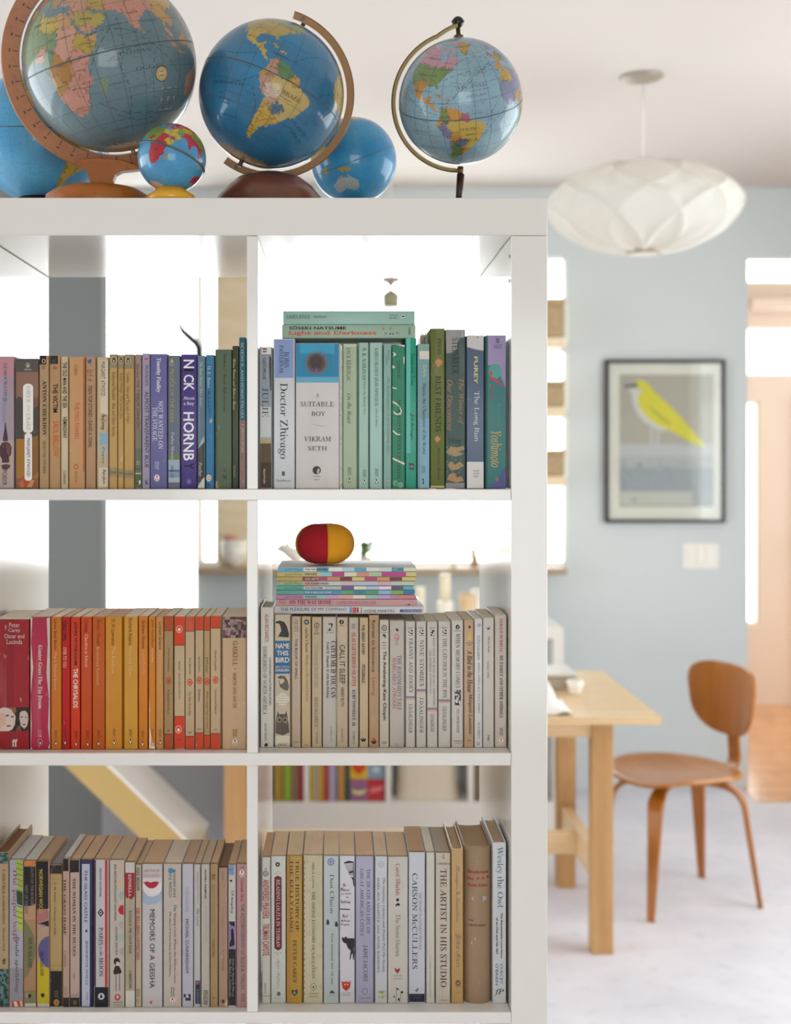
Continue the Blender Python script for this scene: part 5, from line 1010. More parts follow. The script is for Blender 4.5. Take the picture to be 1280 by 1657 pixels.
bk('D', 592, 765, 230, '4b605a', 'tall dark teal hardback in a torn jacket with orange script and sea pattern', [('R','98938e',594,232,756,300),('P','98938e',[(594,300),(720,300),(700,340),(690,400),(650,432),(600,438)]),('v','STEINBECK','r','23302e',650,305,706,622),('v','The Winter of','i','c08a56',698,655,752,1052),('v','Our Discontent','i','c08a56',608,665,655,1105),('h','Viking','i','26302e',618,1168,726,1228),('P','a88a64',[(596,1290),(640,1240),(690,1252),(750,1238),(757,1270),(700,1290),(757,1305),(680,1330),(620,1310)]),('P','a88a5c',[(610,1400),(640,1370),(675,1400),(720,1372),(752,1410),(700,1440),(640,1450)]),('P','b08458',[(604,1530),(630,1480),(670,1470),(690,1510),(730,1500),(750,1540),(690,1555)]),('R','8f8c90',596,1558,757,1604)] + [('E','6c8478',605+(i*37)%145,1250+(i*53)%300,6,6) for i in range(26)], mat='cover_worn', d=.12, hard=True, pg='d0c0a0')
bk('D', 775, 925, 282, '5a6a80', 'slate blue book with pale grey top and white foot, yellow and white title', [('R','c4c0ba',776,283,924,385),('P','c4c0ba',[(776,384),(924,384),(924,418),(850,405),(776,382)]),('P','8a8680',[(800,385),(850,398),(924,412),(924,420),(850,408),(800,392)]),('E','4a4a4a',868,298,6,7),('v','FUREY','B','dbd88a',838,465,872,700),('v','The Long Run','r','e2e4e6',832,765,886,1200),('R','d6d2ce',776,1375,924,1606),('h','THOMAS','s','5a5856',830,1448,884,1460),('h','ALLEN','s','5a5856',830,1470,884,1482),('h','PRESS','s','5a5856',836,1495,878,1508)], mat='cover_new', d=.115)
bk('D', 938, 1118, 282, '3d7f7c', 'lavender, teal and violet paperback with pink flourish, rightmost on top right shelf', [('R','9a8ab0',960,284,1114,540),('P','9a8ab0',[(1060,540),(1114,540),(1114,740),(1075,650)]),('E','4f9a8e',1022,595,56,66),('R','2c4a50',938,300,958,1600),('P','4c4a8a',[(960,1606),(1000,1560),(1060,1500),(1114,1410),(1114,1606)]),('P','b83c56',[(975,580),(990,590),(1000,620),(985,640),(1020,650),(1075,700),(1112,735),(1050,700),(1000,668),(975,660),(980,630)]),('v','Asleep','c','a85a5e',975,680,1012,832),('v','BANANA','r','5a9a94',1040,870,1072,1070),('v','Yoshimoto','j','c9ae6a',985,1105,1080,1422),('h','M','b','33303c',1028,305,1058,348),('h','GROVE','s','5a5468',1010,362,1080,372),('h','PRESS','s','5a5468',1012,380,1078,392),('E','8a6a50',1038,1528,16,18)], mat='cover', d=.12)
# ---- middle left shelf (reds to oranges)
bk('E', -70, 278, 188, '9c2028', 'wide crimson paperback cut by the left frame edge, with a photo strip of two faces', [('R','8c1a22',60,192,130,1410),('h','Peter','s','d8c0b8',88,218,186,262),('h','Carey','s','d8c0b8',82,270,190,318),('h','Oscar and','s','d8c0b8',42,324,230,365),('h','Lucinda','s','d8c0b8',64,376,210,420),('R','2a1a18',-60,1015,278,1240),('P','d2bcae',[(-10,1030),(30,1016),(95,1022),(130,1050),(148,1110),(140,1180),(115,1225),(80,1240),(0,1240)]),('P','8a5a3c',[(60,1016),(150,1016),(155,1060),(130,1080),(110,1040)]),('P','cfa892',[(-10,1080),(20,1060),(60,1100),(50,1180),(-10,1220)]),('P','46302a',[(52,1088),(82,1084),(84,1098),(54,1100)]),('P','46302a',[(102,1100),(128,1096),(130,1108),(104,1112)]),('P','7a4034',[(60,1185),(102,1182),(100,1196),(64,1198)]),('P','cbb3a8',[(186,1070),(205,1050),(240,1048),(262,1075),(268,1130),(255,1190),(228,1218),(200,1190),(184,1130)]),('P','3a2826',[(196,1104),(216,1100),(216,1110),(198,1114)]),('P','3a2826',[(236,1104),(256,1108),(254,1116),(238,1112)]),('P','8a3030',[(212,1170),(244,1172),(236,1186),(218,1184)]),('P','6a4a3a',[(150,1240),(165,1190),(190,1190),(200,1240)]),('h','ff','b','eee4dc',116,1316,166,1382)], mat='cover_worn', d=.118, pg='efe4d4')
bk('E', 285, 475, 165, 'b02a48', 'rose red paperback with badly worn whitish edges, middle left shelf', [('P','cfc4ae',[(285,165),(305,172),(292,400),(312,640),(288,900),(298,1200),(290,1390),(310,1408),(285,1412)]),('P','c4b8a2',[(475,165),(440,180),(450,420),(438,700),(462,940),(452,1200),(468,1360),(452,1396),(475,1412)]),('v','Günter Grass','b','ead8d0',362,430,398,712),('v','The Tin Drum','b','ead8d0',362,722,398,1026),('v','PENGUIN','s','d8a0a4',378,1228,392,1296),('v','BOOKS','s','d8a0a4',358,1228,372,1296)] + pen(378,1345,26,'b02a48',K,'ead8d0'), mat='cover_worn', d=.112, pg='e8dcc8')
bk('E', 480, 580, 165, 'c9721c', 'ochre-orange paperback with black and cream title, left of the scarlet one', [('v','Lynne Reid Banks','s','4a2a10',504,185,534,478),('v','The L-Shaped Room','s','e2bc84',504,492,534,850)] + pb(528,1232,1300,'3a1c0c',1352,r=26,bg='c9721c'), pg='efe2cc')
bk('E', 584, 660, 165, 'b8140e', 'narrow scarlet paperback, brightest red on the middle left shelf', [('v','ROALD DAHL','B','4a0a08',594,200,628,392),('v','OVER TO YOU','B','eda08c',592,448,628,642)] + pb(614,1215,1300,'4a0a08',1344,r=26,bg='b8140e',w=20), bands=[(640,1650,'b8140e')], mat='cover_worn', pg='d8c09a')
bk('E', 664, 755, 165, 'cd3a14', 'red-orange paperback with bold black and white capital title, middle left shelf', [('v','JOHN WYNDHAM','B','3a120a',692,210,728,618),('v','THE CHRYSALIDS','B','f2dcc8',690,650,734,1020)] + pb(718,1240,1310,'3a120a',1356,r=26,bg='cd3a14'), pg='efe4d0')
bk('E', 762, 866, 165, 'c4460c', 'burnt orange paperback with small cream title in its upper half, middle left shelf', [('v','Colette','s','5a1e08',798,195,830,310),('v','Claudine at School','s','edc29c',800,328,830,635)] + pb(826,1235,1310,'3a160a',1358,r=26,bg='c4460c'), pg='e8d6bc')
bk('E', 870, 988, 165, 'bd560e', 'brownish orange paperback, wider neighbour of the burnt orange one', [('v','Evelyn Waugh','s','6a2c0a',908,195,940,432),('v','Brideshead Revisited','s','dfa468',908,446,938,800)] + pb(930,1230,1305,'3a180a',1352,r=27,bg='bd560e'), mat='cover', pg='d8bc98')
bk('E', 992, 1150, 165, 'cf8a28', 'wide deep amber paperback with a scratched lower half, between brownish orange and pale amber', [('v','D. H. Lawrence','s','4a2c10',1050,188,1084,430),('v','The Rainbow','s','e2b87c',1050,442,1082,698)] + pb(1076,1215,1290,'4a2c10',1345,r=28,bg='cf8a28'), mat='cover_worn', pg='d0a888')
bk('F', 4, 134, 160, 'cf9434', 'wide pale amber paperback, between the scratched amber and the vivid orange one', [('v','Richard Adams','s','5a3c18',48,178,82,430),('v','Watership Down','s','e0bc80',44,440,78,722)] + pb(66,1222,1292,'4a2c10',1336,r=27,bg='cf9434'), mat='cover_worn', pg='e8d8c0')
bk('F', 142, 228, 158, 'd07a1c', 'vivid orange paperback with glossy highlight line, middle left shelf', [('v','Graham Greene','s','4a240c',174,196,204,462),('v','England Made Me','s','e6b06c',176,474,202,700)] + pb(180,1238,1308,'3a1c0a',1356,r=28,bg='d07a1c'), pg='ece0cc')
bk('F', 237, 300, 162, 'd0801e', 'narrow orange paperback with its lower left corner worn white', [('P','dccfc0',[(237,900),(244,1000),(246,1200),(262,1300),(256,1400),(237,1404)]),('P','dccfc0',[(258,1404),(262,1350),(286,1340),(296,1404)]),('v','John Wyndham','s','6a3a14',256,190,286,452),('v','Chocky','s','f0c890',258,462,284,590),('v','PENGUIN','s','8a4a20',266,1222,284,1300)] + pen(274,1358,20,'d9a878','8a5a30'), mat='cover_worn', pg='d8c8b0')
bk('F', 303, 377, 165, 'cb8f4e', 'narrow faded peach-orange paperback just left of the banded ones', [('v','Graham Greene','s','6a4420',332,208,362,470),('v','The Comedians','s','dcb080',334,482,358,800)] + pb(346,1222,1300,'4a2c14',1342,r=25,bg='cb8f4e'), mat='cover', pg='d8b48c')
def orange(fr, a, c, yt, r1, r2, t1, y1, y2, t2, y3, y4, oy, lab, body='c4a884', band='c43c10', num='1021'):
    m = (a + c)/2
    bk(fr, a, c, yt, body, lab, [('R',band,a,yt,c,r1),('R','5a2a20',a,r1,c,r1+6),('R','5a2a20',a,r2-6,c,r2),('R',band,a,r2,c,1420),('v',t1,'s','3a2a1e',m-10,y1,m+10,y2),('v',t2,'s','3a2a1e',m-10,y3,m+10,y4),('O',band,m,oy,25,34,9),('P',band,[(m-6,oy-14),(m+6,oy-18),(m+10,oy+10),(m-2,oy+18),(m-10,oy+6)]),('h',num,'s','5a3a2a',m-16,r2-46,m+16,r2-30)], mat='cover_worn', pg='e2d2b8', d=.106)
orange('F', 380, 466, 155, 290, 1270, 'Ernest Hemingway', 462, 682, 'A Farewell to Arms', 846, 1082, 766, 'rust brown banded paperback, leftmost of the orange-and-tan banded ones', body='a98758', band='a8441a', num='2')
bk('F', 476, 576, 160, 'c4ab84', 'banded paperback with the deepest orange top and foot blocks and two bird ovals', [('R','cc3a10',476,160,576,428),('R','5a1c14',476,428,576,434),('R','5a1c14',476,1098,576,1104),('R','cc3a10',476,1104,576,1402),('O','ecd8c4',524,280,30,36,4),('E','ecd8c4',524,284,13,17),('O','ecd8c4',517,1224,30,36,4),('E','ecd8c4',517,1228,13,17),('v','Spinster · Sylvia Ashton-Warner','s','3a2a1e',514,582,536,942),('h','1361','s','5a1c14',500,1312,534,1326)], mat='cover_worn', pg='ece0cc', d=.106)
orange('F', 580, 668, 160, 298, 1290, 'Karl Bjarnhof', 552, 704, 'The Stars Grow Pale', 866, 1092, 780, 'second banded paperback with a single centre oval, thin orange top band', num='1428')
orange('F', 674, 752, 158, 284, 1258, 'James Joyce', 538, 682, 'Dubliners', 845, 962, 762, 'narrow banded paperback with short words above and below its centre oval', num='1244')
orange('F', 756, 814, 160, 288, 1280, 'E.M.Forster', 546, 690, 'Where Angels Fear to Tread', 864, 1212, 773, 'slimmest banded paperback, tan-brown body', body='b8976a', num='1364')
orange('F', 818, 914, 155, 268, 1264, 'Gabriel Chevallier', 476, 676, 'Clochemerle-Babylon', 840, 1078, 758, 'rightmost banded paperback, next to the tan one with a rocky picture top', num='1275')
bk('F', 930, 1158, 160, 'c7a680', 'wide tan paperback with a dark rocky picture top, rightmost on middle left shelf', [('N',['4a3438','6a4a4e','8a6a64','3a2a2c','5c4044','9a8078'],934,164,1154,362,9,8),('v','GASKELL','r','2a2018',1028,392,1072,625),('v','·','r','2a2018',1044,646,1054,656),('v','NORTH AND SOUTH','r','2a2018',1030,688,1062,1022),('v','PENGUIN','s','3a2c20',1054,1222,1068,1290),('v','BOOKS','s','3a2c20',1030,1222,1046,1290)] + pen(1048,1342,30,'e8d8c0','7a2a1c','7a2a1c'), mat='cover_worn', pg='dfccb4', d=.11)
# ---- middle right shelf (creams)
bk('G', 46, 138, 642, 'd8d2c6', 'cream hardback with red and black sideways title, leftmost on middle right shelf', [('v','ALAN RICHARDS','s','a8483e',78,685,104,875),('v','CANADIAN NATURE GUIDES','s','3a3634',106,980,122,1302),('v','SHOREBIRDS OF NORTH AMERICA','r','2c2826',64,905,92,1368),('v','GALLERY BOOKS','s','4a4644',76,1425,90,1545),('P','2c2826',[(72,1575),(86,1560),(100,1566),(96,1584),(80,1588)])], hard=True, d=.12, pg='efe8dc', mat='cover')
bk('G', 146, 250, 690, 'cbbca2', 'cream spine with drawn birds and a bright blue title block, middle right shelf', [('P','34302e',[(152,738),(180,730),(210,740),(228,770),(242,820),(240,846),(166,840),(190,800),(184,770),(176,752),(150,748)]),('R','2a6c9c',148,868,250,1092),('h','NAME','B','e8e0d0',152,884,244,920),('h','THIS','B','e8e0d0',160,934,238,968),('h','BIRD','B','e8e0d0',152,980,244,1015),('h','ERIC FITCH','s','e0d8c8',152,1038,244,1052),('h','DAGLISH','B','e8e0d0',152,1058,242,1076),
    ('P','6a6054',[(160,1118),(185,1102),(215,1108),(234,1140),(242,1180),(232,1208),(205,1200),(180,1180),(172,1140),(184,1128)]),('P','cbbca2',[(176,1132),(200,1122),(212,1140),(196,1160),(180,1160)]),('E','e4dac4',198,1265,48,40)] + [('h','a little guide to birds','i','8a8070',156,1236+i*17,240,1246+i*17) for i in range(4)] + [('P','5a4e42',[(152,1420),(158,1385),(164,1345),(174,1365),(215,1365),(224,1342),(232,1385),(240,1430),(244,1490),(200,1510),(152,1495)]),('E','8a7c68',176,1405,19,22),('E','8a7c68',216,1405,19,22),('E','2c2826',178,1405,8,9),('E','2c2826',214,1405,8,9),('P','3a302a',[(192,1410),(202,1410),(197,1432)]),('R','d8ccb4',148,1512,250,1572),('h','DENT','r','3a4a54',166,1562,232,1580)], mat='cover_worn', pg='d4c4a4')
bk('G', 260, 322, 705, 'c2ab94', 'narrow pinkish tan paperback, third on middle right shelf', [('h','THE','s','6a5848',280,726,304,734),('h','BOOK','s','6a5848',278,742,306,752),('h','OF','s','6a5848',284,760,300,768),('h','SMALL','s','6a5848',276,776,308,786),('h','CARR','s','6a5848',278,796,306,804),('v','THE BOOK OF SMALL','s','4a4038',282,855,300,1132),('h','CLARKE','s','6a5848',276,1552,308,1560)], pg='d0b890')
bk('G', 327, 390, 705, 'cbb084', 'narrow yellowish tan paperback with a round blue emblem on top', [('E','2c4a66',361,741,18,18),('P','cbb084',[(350,735),(372,735),(366,741),(356,741)]),('P','cbb084',[(352,748),(370,748),(366,744),(356,744)]),('v','Agatha Christie','i','4a3c2c',348,772,374,948),('v','Murder on the Orient Express','i','8a7458',352,962,376,1282),('h','875p','s','6a5840',348,1572,374,1582)], pg='caa878', mat='cover_worn')
bk('G', 396, 466, 708, 'c4b090', 'tan paperback with tiny teal lettering and a ring mark on top', [('O','3a3028',430,762,17,18,4),('P','3a3028',[(426,775),(432,748),(436,750),(430,777)]),('h','SIGNET','s','6a4c38',414,782,446,790),('h','K','b','6a4c38',424,794,436,806),('h','6205','b','4a3c30',410,812,446,824),('v','A NEW EDITION OF THE ADVENTURES','r','6c9a90',418,880,436,1190),('v','MANAGAREN','r','4a6a64',416,1250,438,1455),('v','1.50 CANADA','s','7a6a54',424,1488,436,1566)], pg='cbb088', mat='cover_worn')
bk('G', 470, 562, 708, 'c6bcb0', 'beige paperback with very heavy black two-line title, middle right shelf', [('P',K,[(508,748),(520,752),(530,745),(540,756),(536,775),(524,780),(530,768),(526,756),(512,760)]),('P',K,[(512,790),(524,778),(522,800),(510,800)]),('h','POCKET','s','6a5c4c',500,792,545,800),('h','1.95','s','6a5c4c',500,808,545,816),('v','CATCH ME IF YOU CAN','b','1c1613',526,870,560,1254),('v','Frank W. Abagnale, Jr. with Stan Redding','b','1c1613',494,876,514,1256),('v','0-671-83096-1 >> 195','s','8a7c6c',524,1450,534,1550)], pg='cbbca0', mat='cover')
bk('G', 566, 642, 710, 'c8b49a', 'tan paperback with a tall thin condensed title and black dot on top', [('E',K,599,740,16,16),('P','c8b49a',[(595,748),(602,728),(606,730),(600,750)]),('h','AVON','s','4a3c30',584,762,616,770),('v','CALL IT SLEEP','s','2c2420',586,895,622,1160),('v','HENRY ROTH','s','3a302a',594,1185,616,1312),('v','380-01072-195','s','8a7a64',596,1462,610,1555)], pg='cbb088', mat='cover_worn')
bk('G', 648, 714, 712, 'c4b8a4', 'beige paperback with red then navy bold capitals, middle right shelf', [('h','DELL','b','4a6a84',668,752,694,768),('h','8029','s','4a6a84',668,774,694,784),('v','SLAUGHTERHOUSE-FIVE','b','c0443c',668,812,696,1180),('v','KURT VONNEGUT, JR.','b','2c3c50',668,1200,694,1450),('v','440-08029-125','s','8a7c68',676,1480,688,1572)], pg='cbb088', mat='cover_worn')
bk('G', 720, 780, 712, 'cbb490', 'yellowed cream paperback with a small black lamp-like mark at its foot', [('v','THE GREAT GATSBY','B','2c2622',736,758,756,965),('v','FITZGERALD','B','2c2622',736,1030,758,1156),('P',K,[(724,1530),(740,1536),(745,1522),(752,1536),(768,1530),(758,1552),(736,1552)])], pg='caa878', mat='cover_worn')
bk('G', 784, 853, 695, 'bb9a74', 'darker tan hardback with a red and black disc at its foot, middle right shelf', [('v','Retreat to Innocence','s','3a2c20',804,728,828,1080),('v','Lessing','s','b04a3c',802,1118,828,1240),('E','2a2422',818,1550,18,20),('P','c8443a',[(800,1548),(804,1536),(818,1530),(832,1536),(836,1548)])], pg='b89870', mat='cover_worn')
bk('H', 20, 96, 562, 'cdc3b2', 'cream paperback with a black spiral ring mark and upright bold script title', [('O',K,58,624,22,24,6),('O',K,58,624,9,10,4),('h','SIGNET','s',K,24,656,90,664),('P',K,[(44,678),(56,670),(70,680),(72,700),(58,706),(62,690),(50,692)]),('h','BARD','s','5a5044',42,735,72,746),('h','AVON','s','5a5044',42,758,72,770),('h','2.25','s','5a5044',42,780,72,792),('v','The Awakening','B','201c1a',42,808,76,1098),('v','·','B','201c1a',54,1104,64,1112),('v','Kate Chopin','B','201c1a',42,1118,76,1362),('h','0-380','s','6a6054',42,1530,76,1552)], pg='d8c8a8')
bk('H', 101, 218, 566, 'c6bcb0', 'wide beige paperback with blue-grey and crimson two-line title, middle right shelf', [('P','5a1c2a',[(148,628),(162,626),(174,640),(168,652),(156,648)]),('O','c04a50',158,700,19,28,5),('E','d88a80',160,705,9,12),('h','SEAL','s','8a6a5a',146,735,174,745),('h','$4.50','s','8a6a5a',146,752,174,762),('v',"THE HANDMAID'S TALE",'r','4c5c70',162,842,196,1284),('v','MARGARET ATWOOD','r','b03048',124,862,154,1268),('h','0-7704','s','8a7c6c',140,1548,176,1556),('h','450','s','8a7c6c',146,1564,172,1572)], pg='d8c4a4', mat='cover_worn')
def sal(a, c, yt, t1, y1, y2, sy, t2, y3, y4, lab, small=False):
    m = (a + c)/2; it = [('h','BANTAM','s','7a6e60',m-20,yt+44,m+20,yt+56),('R','2c2826',m-14,yt+66,m+18,yt+112),('N',['2c2826','d8cfc0'],m-12,yt+70,m+16,yt+108,3,4),('R','77759c',a+2,sy,c-2,sy+14),('R','d09a86',a+2,sy+14,c-2,sy+28),('v',t2,'r','4c4744',m-14,y3,m+16,y4)]
    if small: it += [('v','RAISE HIGH THE ROOF BEAM, CARPENTERS','r','4c4744',m+4,700,m+20,1248),('v','AND SEYMOUR','r','4c4744',m-24,800,m-8,975),('v','AN INTRODUCTION','s','6c6660',m-20,985,m-8,1148)]
    else: it += [('v',t1,'r','4c4744',m-12,y1,m+20,y2)]
    bk('H', a, c, yt, 'cfc8bd', lab, it, pg='dccdb4', mat='cover')
sal(230, 306, 573, 'FRANNY AND ZOOEY', 706, 1146, 1170, 'J.D.SALINGER', 1232, 1466, 'first from left of four white paperbacks with a lilac-peach stripe')
sal(314, 394, 573, 'NINE STORIES', 720, 1090, 1114, 'J.D.SALINGER', 1180, 1466, 'second of four lilac-peach striped paperbacks, with the highest stripe')
sal(401, 484, 575, '', 0, 0, 1262, 'J.D.SALINGER', 1312, 1455, 'third of four lilac-peach striped paperbacks, with the lowest stripe and smaller title', True)
sal(490, 588, 572, 'THE CATCHER IN THE RYE', 706, 1186, 1196, 'J.D.SALINGER', 1250, 1450, 'fourth of four lilac-peach striped paperbacks, widest, reddish worn foot')
bk('H', 597, 690, 562, 'd2cbc0', 'cream paperback with a small black and white photo strip in its middle', [('E',K,646,616,17,19),('P','d2cbc0',[(642,626),(648,606),(652,608),(648,628)]),('h','DISCUS','s','6a6258',620,642,676,652),('v','WHEN MEMORY COMES','r','2c2826',630,668,664,1104),('R','4a4642',622,1120,672,1242),('N',['2a2826','8a847c','d0c8bc','5c5650'],624,1122,670,1240,4,8),('v','SAUL FRIEDLANDER','r','5a544c',638,1270,658,1464),('h','380-50807-225','s','5a544c',612,1524,684,1534),('h','12-DISCUS','s','5a544c',622,1542,676,1552)], pg='e4d8c4', mat='cover')
bk('H', 697, 774, 560, 'c5a582', 'peach-tan paperback with bold italic title and pale yellow figure mark', [('P',K,[(728,612),(740,604),(752,614),(746,630),(736,622)]),('P','d8bc5a',[(735,665),(742,655),(750,690),(758,720),(722,720),(732,695)]),('h','NEW CANADIAN','s','6a5440',714,738,768,746),('h','LIBRARY','s','6a5440',722,754,762,762),('v','A Bird in the House','j','2c2018',722,800,766,1140),('v','Margaret Laurence','j','2c2018',728,1150,762,1474),('h','SEAL','s','7a6048',724,1516,758,1530)], pg='d6c2a4', mat='cover_worn')
bk('H', 779, 844, 552, 'dad8d6', 'narrow cool white paperback numbered 27 at its top, middle right shelf', [('h','27','r','3a3836',800,590,828,612),('v','ZUZSA SALAMON','r','7c8288',802,684,824,880),('v','ASHES, ASHES, ALL FALL DOWN','r','7c8288',804,898,826,1304),('v','PICO STREET','r','8a8e92',804,1376,824,1505),('O','3a3836',810,1550,13,12,4)], pg='efeae0', mat='cover_new')
bk('H', 848, 936, 540, 'd0c9be', 'plain beige-white paperback with sparse small black title, second from right, middle shelf', [('P','2c2826',[(878,618),(890,624),(904,614),(900,634),(886,640)]),('v','Marian Engel','s','3a3632',886,694,902,822),('v','Lunatic Villas','s','3a3632',884,892,898,1026),('v','M&S','s','3a3632',884,1482,900,1532)], pg='ddd0ba', mat='cover')
bk('H', 942, 1040, 520, 'cfc5b5', 'rightmost cream paperback, red and black bold title and orange oval at foot', [('v','GERALD DURRELL','b','b02c44',982,548,1006,820),('v','MY FAMILY AND OTHER ANIMALS','b','26221e',982,842,1008,1340),('v','PENGUIN','s','3a3430',996,1424,1006,1484),('v','BOOKS','s','3a3430',982,1424,992,1484)] + pen(994,1528,24,'efe4d6','b03c28','b03c28'), pg='e8e0d4', mat='cover')
# ---- bottom left shelf
bk('I', -50, 72, 250, 'b09572', 'tan label and green marbled hardback at the far left end, bottom left shelf', [('R','46605c',-50,250,72,342),('N',['3c5450','5c7870','2c4240','6c8880'],-40,252,66,340,8,5),('R','46605c',-50,1205,76,1540),('N',['2c4440','4a6a64','20302e','5c7c74'],-40,1208,70,1528,8,16),('v','CAREFREE GARDENING','r','3a2c20',20,390,42,842),('v','Margery Fish','i','4a3a2c',20,862,42,1060),('h','ff','b',K,22,1122,48,1165)], hard=True, d=.135, pg='8a5a3c', mat='cover_worn')
bk('I', 76, 196, 310, 'a7a2aa', 'silvery white paperback with green fern picture and red lower case title', [('R','8d868c',82,1200,194,1480),('P','9aa83c',[(128,315),(186,315),(186,680),(150,560)]),('P','2c4420',[(134,560),(186,580),(186,688),(140,670)]),('P','a8b83c',[(138,700),(186,700),(186,895),(150,890)]),('v','the paper wife','r','8a4450',98,392,142,980),('v','linda spalding','i','5a565c',120,940,156,1400),('P','b0483c',[(96,1470),(195,1465),(195,1528),(98,1528)]),('P','d9c4a0',[(110,1472),(135,1472),(150,1528),(120,1528)]),('P','cfa884',[(160,1470),(182,1468),(190,1528),(170,1528)])] + [('P','3c5a20',[(132,330+i*44),(184,350+i*44),(184,356+i*44),(132,334+i*44)]) for i in range(12)], mat='cover', d=.118, pg='d0cdc8')
bk('I', 190, 298, 318, 'a9805c', 'black-topped paperback with orange cap strip and olive disc over skin tone', [('P','c8742c',[(192,320),(282,320),(282,350),(192,366)]),('R','1c1814',192,366,290,620),('P','1c1814',[(192,620),(290,620),(290,670),(240,690),(200,690)]),('P','b58a68',[(196,700),(290,680),(290,800),(196,800)]),('P','74704c',[(200,800),(240,855),(278,930),(292,1010),(290,1100),(262,1190),(225,1260),(202,1290)]),('R','7c7650',204,1385,298,1486),('R','cfc8bc',206,1488,298,1538),('v','SOUTH OF THE BORDER','B','8f8a8c',252,362,276,690),('v','WEST OF THE SUN','B','8f8a8c',204,515,230,750),('v','MURAKAMI','r','3a3a26',232,948,264,1192),('E','1e1c14',243,1426,15,16),('R','1e1c14',241,1436,246,1452),('h','VINTAGE','r','8a847a',212,1498,290,1510)], mat='cover_worn', d=.118, pg='cfc9be')
bk('I', 298, 406, 320, 'b3937a', 'black, skin tone and yellow paperback with a violet disc and half-closed eye', [('R','16120f',292,320,396,720),('P','a86a68',[(300,715),(396,712),(398,800),(302,830)]),('P','1c1414',[(304,836),(350,822),(398,806),(400,858),(370,850),(340,838)]),('P','8a7c84',[(330,845),(362,840),(372,856),(346,860)]),('P','55507c',[(402,935),(370,945),(340,970),(318,1010),(312,1050),(318,1100),(345,1150),(375,1185),(404,1200)]),('P','b3a216',[(306,1140),(330,1150),(360,1190),(406,1206),(408,1490),(310,1486)]),('R','c6c0b4',312,1490,408,1530),('v','NORWEGIAN WOOD','B','b0a240',320,392,352,750),('v','MURAKAMI','r','2c2a3c',330,1062,360,1262),('E','1e1a0c',350,1420,16,16),('R','1e1a0c',348,1430,353,1446),('h','VINTAGE','r','9a9488',316,1496,396,1508)], mat='cover_worn', d=.118, pg='bb9a78')
bk('I', 408, 512, 350, 'b09460', 'gold-label paperback with black top and black foot, bottom left shelf', [('R','231f1c',402,354,508,424),('R','15120f',414,1222,514,1530),('R','8f7444',410,428,500,432),('R','8f7444',410,1205,508,1209),('R','8f7444',410,464,500,467),('R','8f7444',410,1178,508,1181),('v','E. M. Forster · A Passage to India','i','4a3a22',438,492,462,930),('v','PENGUIN','s','8a7c60',464,1380,476,1440),('v','BOOKS','s','8a7c60',448,1384,460,1440),('E','c9964a',463,1480,22,26),('O','3a2c18',463,1480,16,19,3),('P','3a2c18',[(463,1466),(470,1480),(463,1494),(456,1480)])], mat='cover', d=.118, s=.003, pg='9a9494')
bk('I', 512, 570, 300, 'b59684', 'slim dusty pink paperback with black top, left of a matching wider one', [('R','191512',510,300,562,404),('R','231a1c',518,1440,574,1525),('v','THE GRASS HARP','b','3a2a28',522,468,542,926),('v','CAPOTE','r','5a443c',526,1056,542,1190),('v','VINTAGE','r','7a6458',530,1350,544,1428)], mat='cover', d=.118, pg='d9d4cc')
bk('I', 573, 655, 312, 'b89e90', 'wider dusty pink paperback with black top, right of the slim matching one', [('R','1a1613',568,312,648,414),('R','241c18',576,1440,655,1525),('E','6a5030',614,1482,16,20),('v','THE WOMAN IN THE DUNES','b','3a2c2a',596,462,620,1100),('v','ABE','r','4a3a34',600,1230,614,1290),('h','VINTAGE','r','7a6a60',580,1416,650,1428)], mat='cover', d=.118, pg='d2ae86')
bk('I', 657, 764, 312, '23264a', 'navy paperback with a pale blue title panel, bottom left shelf', [('R','aeb2be',672,345,736,1512),('v','THE GLASS CASTLE','s','2a2c40',692,395,716,825),('P','26283c',[(700,905),(706,878),(716,884),(716,906)]),('v','JEANNETTE WALLS','s','3a3c50',700,972,720,1335),('v','SCRIBNER','s','7a7c8c',710,1395,720,1465)], bands=[(312,1600,'23264a')], mat='cover_new', d=.118, pg='d2ae86')
bk('I', 768, 892, 310, 'bdb8b8', 'white paperback with red stripe on the right and black foot, bottom left shelf', [('R','4a1a34',770,312,786,1352),('R','b8321e',860,310,882,1352),('R','121016',774,1354,888,1524),('v','ADAM GOPNIK','s','3a3836',816,376,832,618),('P','2c2a28',[(825,708),(852,744),(825,780),(800,744)]),('P','bdb8b8',[(825,724),(840,744),(825,764),(812,744)]),('E','2c2a28',826,744,7,9),('v','PARIS','r','262422',810,865,846,1008),('v','to the','i','262422',818,1022,842,1098),('v','MOON','r','262422',812,1112,848,1268),('E','bcb6b4',830,1430,27,28),('P','121016',[(830,1410),(842,1432),(836,1444),(824,1444),(818,1432)]),('h','RANDOM','s','5c5860',806,1464,856,1470)], mat='cover', d=.118, pg='d2ae86')
